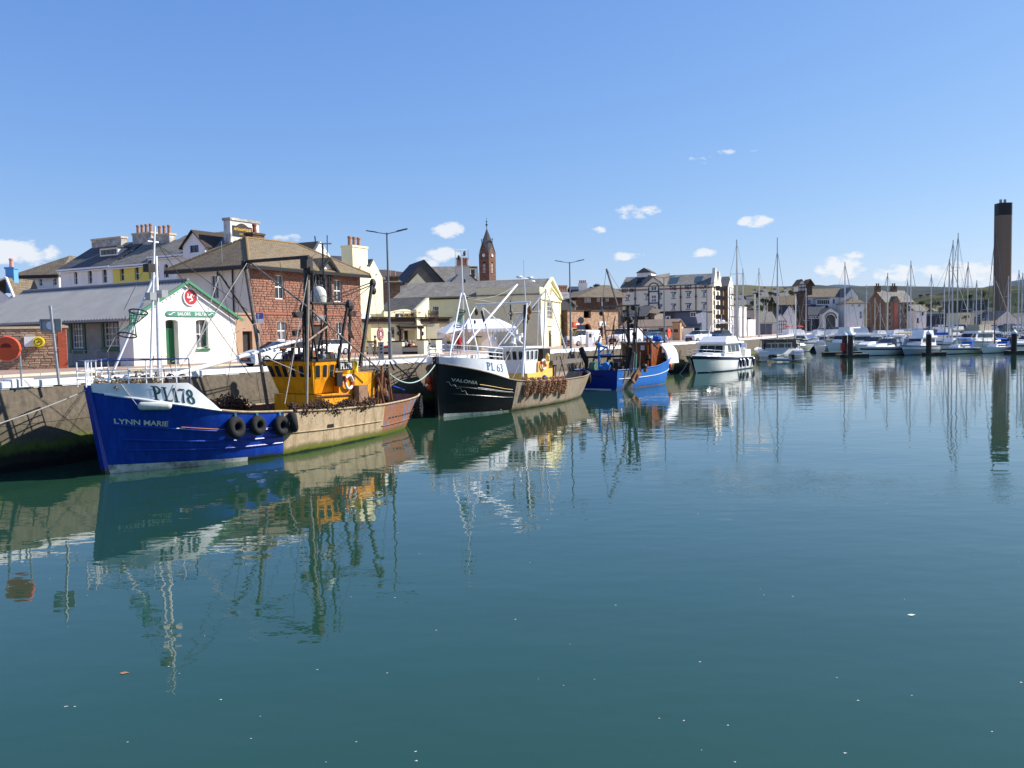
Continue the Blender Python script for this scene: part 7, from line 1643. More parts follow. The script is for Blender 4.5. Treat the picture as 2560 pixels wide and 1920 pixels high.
U=Boat('fishing_boat','small blue stern trawler with a wooden wheelhouse seen from astern','fishing boat',(bow.x,bow.y),(-A3 .x,-A3 .y),L3,.5,[(0,.05),(1.5,1.0),(3,1.7),(5,2.1),(8,2.2),(11,2.1),(L3,1.95)],[(0,.1),(1,1.3),(2.5,2.0),(5,2.4),(8,2.45),(11,2.35),(L3,2.2)],[(0,2.9),(2,2.45),(4,2.05),(6,1.8),(9,1.7),(L3,1.72)],srake=.25)
U.hull([m_blue3,m_gal,m_inner,m_deck,m_blue3_shade],lambda s,z:4 if s>.999 else(1 if.80<s<.93 else 0),n=48,m=8,bul=.7)
# this hull points away, so its +y flank is the one we see
shu=lambda x:lerp_tab(U.sh,x)
U.strake('rubbing_strake',.3,12.4,lambda x:shu(x)*.55,.03,m_whitepaint,sides=(1,)); U.strake('gunwale',.1,L3,lambda x:shu(x)+.02,.05,m_blue3)
mb=MB(); mb.box(L3+.0,-1.9,-.05,L3+.06,1.4,.07); mb.build('boot_stripe',m_whitepaint,U.root)
m_varn=M('varnished timber',srgb(150,78,38),.35,.25,3,c2=srgb(96,46,24),c2lo=.45,c2hi=.65,stretch=(4,4,.5)); m_ply=M('brown plywood',srgb(140,92,48),.6,.2,2)
def UP_(px,py,x):return U.X(px,py,x)
xw=4.6; a,b=UP_(1543,862,xw),UP_(1628,862,xw); zt=UP_(1600,858,xw).z
mb=MB(); mb.box(2.6,max(a.y,-2),1.2,xw,b.y-1.0,zt); mb.build('wheelhouse',m_ply,U.root); mb=MB(); mb.box(2.4,b.y-.997,1.2,xw+.3,b.y,zt+.05); mb.build('wheelhouse',m_varn,U.root)
for k in range(6):mb=MB(); mb.box(xw+.301,b.y-.97+k*.16,1.2,xw+.34,b.y-.97+k*.16+.13,zt-.1); mb.build('board',m_varn,U.root)
mb=MB(); mb.box(2.3,max(a.y,-2)-.05,zt+.055,xw+.4,b.y+.1,zt+.16); mb.build('wheelhouse_roof',GW,U.root)
mb=MB(); mb.box(xw+.35,b.y-.9,zt-.65,xw+.42,b.y-.5,zt-.2); mb.build('deck_light',m_whitepaint,U.root)
for y in(b.y-.15,b.y+.2):mb=MB(); mb.tube([(xw+.5,y,1.3),(xw+.5,y,zt+.5)],.10,10); mb.build('exhaust_pipe',m_varn,U.root)
mb=MB(); mb.lathe([(.45,0),(.5,.2),(.4,.45),(.1,.6)],10,(3.4,1.2,zt+.15)); mb.build('tarpaulin_bundle',m_bluecan,U.root)
# white arched shelter over the foredeck
P=[]; mb=MB()
for i in range(9):
 x=.25+i*.3; r_=1.55; P.append([(x,-1.2+2.6*(.5-.5*math.cos(math.pi*j/10))+.5,1.9+1.9*math.sin(math.pi*j/10)**.8)for j in range(11)])
mb.grid(P); smooth_by_angle(mb.build('bow_shelter',m_whitepaint,U.root),60)
mb=MB(); mb.tube([P[-1][j]for j in range(11)],.12,6); mb.build('shelter_rim',m_whitepaint,U.root)
T3=[('mast',(1569,765),(1575,940),.16,m_dark),('gallows_leg',(1505,768),(1518,862),.10,m_gal),('gallows_beam',(1502,767),(1600,763),.09,m_gal),('gallows_leg',(1590,768),(1583,860),.11,m_gal),('mast_brace',(1598,768),(1586,860),.07,m_dark),('boom',(1516,672),(1573,860),.10,m_gal),('boom_stay',(1516,672),(1505,760),.02,m_wire),('boom_stay',(1518,674),(1560,740),.015,m_wire),('aerial',(1505,745),(1505,768),.05,m_whitepaint),('brace',(1590,812),(1645,872),.06,m_dark),('lower_beam',(1515,826),(1585,824),.07,m_gal),('stay',(1525,768),(1510,835),.02,m_wire),('stay',(1600,770),(1640,915),.015,m_wire),('stay',(1596,770),(1612,870),.015,m_wire),('stay',(1572,790),(1540,880),.015,m_wire),('gallows_leg',(1592,780),(1590,905),.06,m_gal),('mast_block',(1560,785),(1592,786),.06,m_grey)]
for nm,a,b,r_,m_ in T3:
 p,q=U.X(a[0],a[1],7.2),U.X(b[0],b[1],7.2); mb=MB(); mb.tube([p,q],r_,6); mb.build(nm,m_,U.root)
for(px,py,s_)in((1503,784,.22),(1575,800,.3),(1580,815,.25),(1583,770,.25),(1572,870,.3),(1585,835,.2)):p=U.X(px,py,7.2); mb=MB(); mb.ball(p,s_,8,6); mb.build('pulley_block',m_dark,U.root)
for a,b,r_,m_ in(((1452,870),(1466,905),.25,m_black),((1466,895),(1466,930),.18,m_dark),((1465,893),(1570,890),.10,m_black),((1577,868),(1566,930),.3,m_black),((1585,880),(1580,930),.1,m_gal),((1488,892),(1475,925),.05,m_dark),((1452,905),(1447,928),.05,m_dark),((1590,885),(1588,925),.08,m_ropeg),((1600,880),(1598,925),.05,m_gal)):
 p,q=U.X(a[0],a[1],10.6),U.X(b[0],b[1],10.6); mb=MB(); mb.tube([p,q],r_,7); mb.build('stern_gallows',m_,U.root)
m_bc=M('bright blue crane paint',(.01,.20,.55),.4,.1,3)
for a,b,r_ in(((1497,860),(1498,920),.11),((1495,858),(1502,866),.16),((1500,864),(1518,870),.09),((1518,866),(1519,884),.07),((1499,888),(1530,886),.06),((1500,880),(1515,868),.06),((1498,918),(1514,920),.2)):
 p,q=U.X(a[0],a[1],11.2),U.X(b[0],b[1],11.2); mb=MB(); mb.tube([p,q],r_,8); mb.build('deck_crane',m_bc,U.root)
p=U.X(1516,915,11.4); mb=MB(); mb.lathe([(.32,-.2),(.36,0),(.32,.2)],12,p,'x'); mb.build('net_drum',m_bc,U.root); mb=MB(); mb.lathe([(.45,-.3),(.45,.3)],14,U.X(1485,917,10.8),'y'); mb.build('net_drum',M('green net pile',(.10,.20,.13),.9,.4,9),U.root)
for k in range(22):
 r_=random.Random(k+7); p=U.X(r_.uniform(1475,1625),r_.uniform(890,928),r_.uniform(5.2,10)); mb=MB(); s_=r_.uniform(.12,.32); (mb.ball(p,s_,7,5,sc=(1,1,r_.uniform(.6,1.5)))if k%2 else mb.box(p.x-s_,p.y-s_,p.z-s_,p.x+s_,p.y+s_,p.z+s_)); mb.build('deck_gear',(m_dark,m_rust,m_gal,m_dark,m_black)[k%5],U.root)
for k in range(10):
 r_=random.Random(k+40); x=r_.uniform(1500,1600); mb=MB(); mb.tube([U.X(x,770+90*r_.random(),7.2),U.X(x+r_.uniform(-35,35),915,r_.uniform(6,10))],r_.choice((.015,.02,.05)),5); mb.build('rigging',m_dark,U.root)
 # trawl door leaning on the quarter
a=[U.X(px,py,11.6)for px,py in((1578,945),(1594,914),(1600,925),(1600,940),(1583,958),(1577,952))]; a=[Vector((q.x,2.42,q.z))for q in a]
mb=MB(); mb.prism([U.P(*t)for t in((1577,950,-2.45),(1597,912,-2.45),(1600,935,-2.45),(1583,960,-2.45))],(0,.12,0)); mb.build('trawl_door',m_rust,U.root)
inst(ty,'tyre_fender',U.root,(0.3,.25,2.0),(0,0,R(60)),(1.1,1.1,1.1))
w=wpt(U,Vector((0,0,0))); p=D(1670,912,86.5); fender_ball('buoy_fender','large red buoy fender at the bow of the small blue trawler',p,.42,M('coral red buoy',(.75,.10,.06),.4,.08,3)); p=D(1665,900,87); fender_ball('buoy_fender','small white buoy above the red one at the blue trawler bow',p,.2,m_whitepaint)
# ------------------------------------------------------------------ far side of the basin
def box_b(name,label,cat,px0,px1,Y,pyt,Dp,mat,wins=(),fm=None,ang=0,roof=None,rp=None,zb=QZ,rm=None,**k):
 """far front-facing block; roof 'x' ridge along the front up to row rp, 'y' gable to the front"""
 B=front_from(name,label,cat,px0,px1,Y,ang,pyt,Dp,mat,wins=wins,zb=zb,**k)
 for h in B.fh:B.window('f',h,2,2 if h[3]-h[1]>1 else 1,fm or m_whitepaint,m_glass,depth=.15,fw=.12)
 if roof=='flat':B.roof('flat',rm or m_slate,0,ov=.2,th=.25)
 elif roof:
  if roof=='x':B.roof('x',rm or m_slate_br,B.fp((px0+px1)/2,rp,Dp/2)[1]-B.H,ov=.4,vg=.2)
  else:
   rise=B.fp((px0+px1)/2,rp)[1]-B.H; c=B.W/2; mb=MB(); mb.prism([(0,0,B.H),(B.W,0,B.H),(c,0,B.H+rise)],(0,Dp,0)); mb.build('gable',mat,B.root); B.roof('y',rm or m_slate_br,rise,ov=.3,vg=.3)
 return B
box_b('museum_hall','long white hall with a mossy brown roof right of the half-timbered turret','museum',2015,2114,352,743,14,m_white,[(2020,750,2026,762),(2035,750,2038,760),(2082,748,2087,759),(2098,747,2103,758)],m_sign,roof='x',rp=722)
B=box_b('museum_wing','dark slate lean-to roof and glazed arcade below the white hall','museum',1992,2066,340,790,11,m_trim,[(1998,790,2010,797),(2014,790,2026,797),(2030,790,2042,797),(2046,790,2058,797)][:0])
for k in range(9):h=wpx(B,'f',1998+k*7,789.5,2004+k*7,797); mb=MB(); mb.box(h[0],-.1,h[1],h[2],-.01,h[3]); w=mb.build('arcade_window',m_whitepaint,B.root); mb=MB(); mb.box(h[0]+.2,-.12,h[1]+.2,h[2]-.2,-.105,h[3]-.2); mb.build('pane',m_glass,w)
zt=B.fp(2040,762,9)[1]; mb=MB(); mb.prism([(-.5,-.5,B.H),(B.W+2,-.5,B.H),(B.W+4,10,zt),(1,10,zt)],(0,0,.2)); mb.build('slate_roof',m_slate_d,B.root)
B=box_b('oriel_bay','projecting timber-framed bay window on the white museum hall','bay',2041,2074,349,748,2.5,m_white,[(2043+k*5.2,750,2047.4+k*5.2,760)for k in range(6)],m_darkwood,roof='flat')
mx=2077
B=Bld('porch','white gabled museum porch with a big dark arched opening','porch',2057,336,0,py=790); W=B.fp(2096,790)[0]; e=B.fp(2060,784)[1]; za=B.fp(2077,770)[1]; ar=wpx(B,'f',2064,786,2089,822); ar=(ar[0],0,ar[2],ar[3])
B.body(W,9,e,m_white,fh=[(ar[0],0,ar[2],min(ar[3],e-.05))],depth=.8,arches=[('f',(ar[0],0,ar[2],min(ar[3],e-.05)),None)],gable='y',rise=za-e); B.roof('y',m_slate_l,za-e,ov=.1,vg=.3)
mb=MB(); mb.box(ar[0],.85,0,ar[2],.9,ar[3]+.3); mb.build('arch_glazing',m_glass,B.root); mb=MB(); x,z=(ar[0]+ar[2])/2,e-.05-(ar[2]-ar[0])/2
for k in range(10):t,u=math.pi*k/10,math.pi*(k+1)/10; r_=(ar[2]-ar[0])/2+.3; mb.beam((x+r_*math.cos(t),-.1,z+r_*math.sin(t)),(x+r_*math.cos(u),-.1,z+r_*math.sin(u)),.15,.5)
mb.build('arch_surround',m_slate_br,B.root)
B=Bld('turret','brown stone turret with black and white timbering and a cross-gabled roof','turret',1995,338,0,py=760); W=B.fp(2014,760)[0]; W2=B.fp(2031,760)[0]; e=B.fp(2000,711)[1]; zs=B.fp(2000,728)[1]; za=B.fp(2003,699)[1]
mb=MB(); mb.box(.6,0,-.2,W2-1.8,5,zs-.02); mb.build('stone_shaft',m_rubdark,B.root)
mb=MB(); mb.box(0,-.5,zs,W,5,e); mb.prism([(0,-.5,e),(W,-.5,e),(W/2,-.5,za-.3)],(0,4,0)); mb.build('timbered_head',m_white,B.root); mb=MB(); mb.box(W+.01,.2,zs-1.5,W2,5,e); mb.prism([(W,.2,e),(W2,.2,e),((W+W2)/2,.2,za-.3)],(0,4,0)); mb.build('stone_head',m_rubdark,B.root)
for k in range(6):x=k*(W-.2)/5; mb=MB(); mb.box(x,-.62,zs,x+.2,-.51,e); mb.build('timber',m_black,B.root)
for z in(zs,(zs+e)/2,e):mb=MB(); mb.box(-.1,-.66,z-.1,W+.1,-.625,z+.12); mb.build('timber',m_black,B.root)
mb=MB()
for a,b in((-.8,W+.2),(W-.2,W2+.8)):c=(a+b)/2; mb.prism([(a,-1,e-.7),(c,-1,za),(c,5.5,za),(a,5.5,e-.7)],(0,0,.2)); mb.prism([(b,-1,e-.7),(c,-1,za),(c,5.5,za),(b,5.5,e-.7)],(0,0,.2))
mb.build('roof',m_slate_b,B.root)
B=box_b('stone_barn','brown stone barn with a hipped mossy roof left of the turret','barn',1942,1996,345,762,12,m_rubdark,[(1947,765,1950,775)],roof='x',rp=740)
B=box_b('white_gable','steep white gable with black lamps below the stone barn','building',1957,1990,334,787,8,m_white,roof='y',rp=763,rm=m_slate_d)
B=box_b('gabled_wing','tall white gable with two small windows at the right end of the museum','building',2113,2145,346,740,12,m_white,[(2125,734+8,2129,752)],roof='y',rp=719,rm=m_slate_l)
B=box_b('hipped_bay','white timbered bay with a pyramid tile roof and tall windows','building',2116,2160,336,758,9,m_white,[(2129,760,2133,767),(2145,760,2152,767),(2149,778,2155,797)]); za=B.fp(2144,743,4)[1]; W=B.W; mb=MB(); c=(W*.62,4.5,za)
for p,q in(((-.6,-.6),(W+.6,-.6)),((W+.6,-.6),(W+.6,9.6)),((W+.6,9.6),(-.6,9.6)),((-.6,9.6),(-.6,-.6))):mb.prism([(*p,B.H-.2),(*q,B.H-.2),c],(0,0,.2))
mb.build('roof',m_slate_br,B.root)
B=box_b('timbered_cottage','little half-timbered white gable beside the red parasols','cottage',1936,1965,318,803,9,m_white,[(1945,794,1952,804)],m_darkwood,roof='y',rp=784,rm=m_slate_br)
for k in range(6):x=B.W*k/5; mb=MB(); mb.box(x-.08,-.1,0,x+.08,-.01,B.H); mb.build('timber',m_black,B.root)
for f in(.35,.7,1.0):mb=MB(); mb.box(0,-.13,B.H*f-.1,B.W,-.105,B.H*f+.1); mb.build('timber',m_black,B.root)
B=box_b('grey_store','long low store with a grey slate roof behind the mast of the catamaran','store',1893,1942,300,806,12,m_greywall,roof='x',rp=780,rm=m_slate_l)
B=box_b('rendered_store','plain pinkish-grey rendered store with a small window and tall sign','store',1863,1899,250,776,10,M('pinkish render',srgb(176,164,158),.85,.08,1),[(1867,794,1877,799)],m_darkwood,roof='flat')
mb=MB(); x=B.fp(1889,790)[0]; mb.box(x-.5,-.4,4,x,-.02,12); mb.build('tall_sign',m_cream,B.root)
B=box_b('workshop','blue-grey workshop front with an open dark doorway near the slipway','workshop',1893,1930,262,812,8,m_blue,[(1896,828,1901,838)],roof='flat')
# old brown warehouse with the red hoist bay
B=Bld('stone_warehouse','brown stone warehouse with tan slate roof, twin stacks and a red hoist bay','warehouse',2212,350,16,py=760); W=B.fp(2285,756)[0]; Dp=11; e=B.fp(2240,755)[1]; rs=B.fp(2240,727,5.5)[1]-e
M_tw=Mslate('brown warehouse stone',srgb(150,128,106),srgb(128,110,92),.8,.4,.25,moss=srgb(120,98,80),mossamt=.6,bump=.03,rough=.9); ws=[(px,py,px+3.4,py+8.5)for px in(2223,2250,2262.5,2274)for py in(758.5,774,789.5,806)]
fh=[wpx(B,'f',*q)for q in ws]; B.body(W,Dp,e,M_tw,fh=fh,gable='x',rise=rs); kids(B.root)[0].data.materials.append(m_rubdark)
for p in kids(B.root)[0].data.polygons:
 if p.center.x<.05:p.material_index=1  # left gable takes a darker stone, its shade put into the colour
for h in fh:B.window('f',h,1,2,m_rubdark,m_glass,depth=.2,fw=.1,sill=m_cap)
B.roof('x',m_slate_l,rs,ov=.3,vg=0)
for x in(.9,W*.62):B.chimney(x,Dp/2,e+rs-1.2,2.2,1.4,3.2,2,m_rubdark,m_rubdark,m_rubdark,ph=1.1,pr=.3)
x0,x1=B.fp(2234,770)[0],B.fp(2242.5,770)[0]; mb=MB(); mb.box(x0,-.5,0,x1,-.01,e+.3); mb.build('hoist_bay',M('faded red boards',srgb(176,104,88),.7,.1,2),B.root); mb=MB(); mb.prism([(x0-1.6,-1,e),(x1+.8,-1,e),((x0+x1)/2,-1,e+2.4)],(0,4,0)); mb.build('hoist_gable',m_slate_br,B.root)
mb=MB(); mb.box(0,-.06,0,x0-.01,-.005,4.2); mb.box(x1+.01,-.06,0,W,-.005,4.2)
B=box_b('white_house','white house beside the old stone warehouse','house',2287,2316,348,777,8,m_white,[(2304,780,2309,789),(2292,795,2297,808)],m_darkwood,roof='x',rp=762,rm=m_slate_l,ang=10)
m_shed=M('blue-black cladding',(.035,.045,.07),.6,.1,.3); m_shg=M('dark green grey cladding',(.05,.065,.06),.6,.1,.3)
for q in(('industrial_shed','long blue-black shed on the far quay beside the white house',2317,2392,420,786,14,m_shed,'flat',0),('industrial_shed','big dark green-grey shed below the scrub hillside',2390,2468,620,752,20,m_shg,'flat',0),('tan_shed','tan rendered shed in front of the dark green one',2398,2436,400,782,12,m_cream2,'flat',0),('industrial_shed','blue gabled shed left of the power station chimney',2442,2488,430,790,12,m_shed,'y',776),('yellow_shed','small yellow-roofed shed in the trees right of the warehouse',2336,2362,560,778,10,m_cream2,'x',771),('boat_shed','pale grey boat shed with a shallow gable at the foot of the chimney',2490,2545,400,800,12,m_greywall,'y',776),('boat_shed','grey shed at the right edge beyond the masts',2540,2600,430,795,12,m_greywall,'y',782)):
 box_b(q[0],q[1],'shed',*q[2:7],q[7],roof=q[8],rp=q[9]or None,rm=m_slate_l)
 # houses on the slope
for i,q in enumerate(((1868,1900,390,748,735,m_greywall,'grey gabled house high on the green slope, left of its fellows'),(1900,1922,400,742,722,m_greywall,'tall grey house on the slope with a glazed gable'),(1922,1948,410,745,728,m_white,'white house on the slope right of the tall grey one'),(1950,1975,430,742,724,m_cream2,'cream house with a broad pale roof on the slope'),(1975,1992,440,744,730,m_white,'small white end house beside the turret'),(1838,1866,330,762,742,m_greywall,'grey house just right of the cruiser arch on the slope'))):
 B=box_b('slope_house',q[6],'house',q[0],q[1],q[2],q[3],8,q[5],[(q[0]+5,q[3]+5,q[0]+9,q[3]+12),(q[1]-10,q[3]+5,q[1]-6,q[3]+12)],roof='x',rp=q[4]+4,rm=m_slate_l if i%2 else m_slate,zb=5); B.chimney(B.W*.8,4,B.H+1,1.6,1,3,3,m_white,m_cap,m_pot,ph=.8,pr=.25)
 # trees and bushes
m_leaf=[M('leaf green %s'%n,c,.8,.35,.8,c2=d,c2lo=.4,c2hi=.65,spec=.1,island=.35)for n,c,d in(('dark',(.03,.05,.018),(.05,.08,.025)),('mid',(.055,.085,.025),(.09,.12,.035)),('olive',(.10,.11,.035),(.14,.13,.05)))]
m_bark=M('bark',(.08,.06,.045),.9,.3,3)
def tree_me(seed,n=520):
 r=random.Random(seed); mb=MB(); lobes=[(Vector((r.uniform(-.55,.55),r.uniform(-.55,.55),r.uniform(-.2,.55))),r.uniform(.3,.55))for _ in range(7)]
 for i in range(n):
  c,q=lobes[r.randrange(7)]; d=Vector((r.gauss(0,1),r.gauss(0,1),r.gauss(0,1))).normalized(); p=c+d*q*r.uniform(.6,1.1); s_=r.uniform(.05,.11); a=Vector((r.uniform(-1,1),r.uniform(-1,1),r.uniform(-1,1))).normalized(); b=a.cross(d+Vector((.1,.2,.3))).normalized()
  mb.add([p-a*s_,p+b*s_,p+a*s_,p-b*s_],[(0,1,2,3)])
 return mb
TM=[[tree_me(s).mesh('crown',m)for s in(1,2)]for m in m_leaf]
tk=MB(); tk.tube([(0,0,-1.3),(.03,0,-.5),(0,.04,.2)],.09,6,r2=.04); tk.tube([(0,0,-.6),(.3,.1,.1)],.04,5,r2=.015); tk.tube([(0,0,-.5),(-.28,-.1,.15)],.04,5,r2=.015); tkm=tk.mesh('trunk',m_bark)
PL=['left of the turret','below the grey house','beside the pale wall','at the top of the slope','behind the far sheds','near the hillside track','above the long store']
def tree(px,pyc,Y,rpx,k,label,nm='tree',cat='tree'):
 p=D(px,pyc,Y); r_=rpx/FPX*Y; t=thing(nm,label,cat,(p.x,p.y,p.z),rnd.uniform(0,6),'trees and bushes across the basin' if Y>200 else None); t.scale=(r_,r_,r_*.85)
 inst(TM[k][rnd.randrange(2)],'crown',t); inst(tkm,'trunk',t)
for i,(px,py,Y,rp,k)in enumerate(((1889,740,372,13,0),(1880,760,352,12,1),(1915,757,350,16,0),(1930,765,345,12,0),(1905,772,335,14,1),(1876,778,320,13,2),(1925,785,330,12,1),(1870,768,330,12,2),(1895,785,325,10,2),(1950,752,360,12,2),(1962,748,380,10,1),(1940,738,385,8,0),(1983,735,380,13,2),(1925,735,380,8,0),(2185,745,560,8,0),(2300,762,520,12,0),(2325,768,500,12,0),(2350,776,480,12,1),(2375,768,540,13,0),(2290,775,460,9,1),(2340,760,560,12,0),(2385,760,600,12,1),(2420,745,700,12,0),(2460,738,760,14,1),(1478,722,290,9,0),(1492,716,300,11,0),(1394,735,220,9,0),(2415,795,380,10,0),(2345,788,450,7,1),(2320,738,620,6,0),(2302,740,610,6,0))):
 kind=('dark evergreen','leafy green','olive scrubby')[k]+(', smallest' if rp<8 else ', small' if rp<10 else ', mid-sized' if rp<13 else ', big'); ns=min(((abs(px-a),b)for a,b in((1889,'below the grey slope houses'),(1950,'above the timbered cottage'),(2185,'behind the stone warehouse'),(2300,'right of the stone warehouse'),(2375,'above the blue-black shed'),(2440,'on the scrub hillside'),(1485,'behind the brown brick house'),(1394,'beside the hall pediment'))))[1]
 TN=globals().setdefault('TN',{}); lb='%s tree %s'%(kind,ns); TN[lb]=TN.get(lb,0)+1; tree(px,py,Y,rp,k,lb if TN[lb]==1 else lb+(', the one further back',', rightmost')[min(1,TN[lb]-2)])
bp_=D(1122,858,82)
tree(1120,856,83,12,0,'dark leafy shrub with pale blossom between the pub and marquee','shrub','shrub')
mb=MB(); r=random.Random(3)
for i in range(160):p=Vector(D(1122+r.uniform(-10,12),845+r.uniform(-10,9),82-r.random()*.6)); mb.ball(p,.05,4,3)
tag(mb.build('blossom',M('pale blossom',(.62,.5,.38),.8,.2,9)),kind='stuff')
# ---- power station chimney
B=Bld('power_station_chimney','tall square brown concrete chimney with a black top and two steel flues','chimney',2501,520,0,py=520); W=B.fp(2535,520)[0]; zt=B.fp(2518,506)[1]; zk=B.fp(2518,537)[1]; m_ch=M('ribbed brown concrete',srgb(106,97,84),.85,.04,.1,stretch=(.05,.05,6),bump=.05,bscale=.3); r_=2.2
def rr_(x0,y0,x1,y1,r_,z):return[(x0+(x1-x0)/2+sx*((x1-x0)/2-r_)+r_*math.cos(R(a)),y0+(y1-y0)/2+sy*((y1-y0)/2-r_)+r_*math.sin(R(a)),z)for sx,sy,q in((1,1,0),(-1,1,90),(-1,-1,180),(1,-1,270))for a in range(q,q+91,15)]
for nm,z0,z1,m_ in(('shaft',-2,zk,m_ch),('black_cap',zk+.01,zt,m_black)):mb=MB(); mb.grid([rr_(0,0,W,W,r_,z0),rr_(0,0,W,W,r_,z1)],closed=True); mb.f.append(tuple(range(28,56))); mb.m.append(0); smooth_by_angle(mb.build(nm,m_,B.root),50)
for x in(W*.3,W*.62):mb=MB(); mb.lathe([(.75,zt),(.75,zt+2.4)],12,(x,W/2,0)); mb.build('flue',m_grey,B.root)
# ------------------------------------------------------------------ yachts and motor boats
def yacht_hull(L,Bm,fb,mats,rake=.9,stripe=None,boot=None):
 mb=MB(); n=16; lv=(-.25,.08,fb*.62,fb*.8,1.0*fb)
 for i in range(n+1):pass
 P=[]
 for i in range(n+1):
  t=i/n; b=Bm/2*(math.sin(min(1,t/.55)*math.pi/2)**.9)*(1-.25*max(0,(t-.6)/.4)**2); sh_=fb*(1+.22*(1-t)**2); row=[]
  for z in lv:
   h=z/fb; bb=b*(.62+.38*max(0,h)**.7)if h>=0 else b*.4; row.append((t*L-rake*max(0,h)*(1-t)**1.5,-bb,z*sh_/fb))
  P.append(row+[(a,-y,z)for a,y,z in reversed(row)])
 b0=len(mb.v); c=10
 for r_ in P:mb.v+=r_
 mi=[2,0,1,0,3,0,1,0,2,0]
 for i in range(n):
  for j in range(c):j2=(j+1)%c; mb.f.append((b0+i*c+j,b0+i*c+j2,b0+(i+1)*c+j2,b0+(i+1)*c+j)); mb.m.append(mi[j])
 e=b0+n*c; mb.f.append(tuple(range(e,e+c))); mb.m.append(0)
 return mb.mesh('hull',mats),P
def taper_box(x0,x1,w0,z0,z1,s=.75,xs=.5,xe=.2,m=0,mb=None,w1=None):
 mb=mb or MB(); a=w0/2; b=(w1 or w0)/2; v=[(x0,-a,z0),(x1,-b,z0),(x1,b,z0),(x0,a,z0),(x0+xs,-a*s,z1),(x1-xe,-b*s,z1),(x1-xe,b*s,z1),(x0+xs,a*s,z1)]
 return mb.add(v,[(0,3,2,1),(4,5,6,7),(0,1,5,4),(1,2,6,5),(2,3,7,6),(3,0,4,7)],m)
m_red_b=M('antifouling red',(.25,.02,.03),.6,.1,4); m_stripeb=M('navy stripe',(.01,.02,.08),.3,.1,3)
def sailboat(label,X,Y,rz,L=10.0,mast=13.0,hm=None,stripe=None,boot=None,cover=None,group=None,mm=None,nm='sailing_yacht',sail=True):
 t=thing(nm,label,'sailing boat' if sail else 'motor boat',(X,Y,0),rz,group); hm=hm or m_gel; fb=L*.105
 me,P=yacht_hull(L,L*.31,fb,[hm,stripe or hm,boot or m_stripeb,m_gelc]); o=inst(me,'hull',t); smooth_by_angle(o,40)
 c=taper_box(L*.28,L*.72,L*.19,fb*1.05,fb*1.05+L*.055,.8,L*.06,.1); c.build('coachroof',m_gel,t)
 for sd in(-1,1):mb=MB(); y=sd*L*.088; mb.prism([(L*.36,y,fb*1.05+L*.018),(L*.66,y,fb*1.05+L*.018),(L*.65,y*.97,fb*1.05+L*.04),(L*.37,y*.97,fb*1.05+L*.04)],(0,sd*.03,0)); mb.build('cabin_window',m_glass,t)
 mb=MB(); mb.prism([(L*.66,-L*.10,fb*1.05),(L*.66,L*.10,fb*1.05),(L*.70,L*.09,fb+L*.11),(L*.70,-L*.09,fb+L*.11)],(L*.08,0,0)); mb.build('spray_hood',cover or m_tan,t)
 for sd in(-1,1):
  mb=MB(); pts=[(p[4][0],sd*-p[4][1]*.95,p[4][2])for p in P[::3]]
  for z in(.3,.6):mb.tube([(a,b,c_+z)for a,b,c_ in pts],.012,3)
  for a,b,c_ in pts:mb.tube([(a,b,c_),(a,b,c_+.6)],.015,3)
  mb.build('guard_rail',m_grey,t)
 if sail:
  xm=L*.40; mm=mm or m_alu; mb=MB(); mb.tube([(xm,0,fb),(xm+.02,0,fb+mast)],.12,8,r2=.08); mb.build('mast',mm,t); mb=MB(); zb=fb+L*.14; mb.tube([(xm,0,zb),(L*.85,0,zb+.1)],.06,6); mb.build('boom',mm,t)
  mb=MB(); mb.tube([(xm+.15,0,zb+.18),(L*.6,0,zb+.2),(L*.83,0,zb+.14)],[.22,.18,.1],7); mb.build('sail_cover',cover or m_canvas,t)
  for z in(.42,.7):mb=MB(); mb.tube([(xm,-L*.08,fb+mast*z),(xm,L*.08,fb+mast*z)],.025,4); mb.build('spreader',mm,t)
  tp=(xm,0,fb+mast*.97)
  for q in((-.3,0,fb*1.2),(L*.99,0,fb)):mb=MB(); mb.tube([tp,q],.05 if q[0]<0 else.02,4); mb.build('stay',m_wirel if q[0]>0 or group else(m_navy if cover else m_canvas),t)
  for sd in(-1,1):mb=MB(); mb.tube([tp,(xm,sd*L*.08,fb+mast*.7),(xm,sd*L*.08,fb+mast*.42),(xm,sd*L*.14,fb)],.018,4); mb.build('shroud',m_wirel,t)
 return t
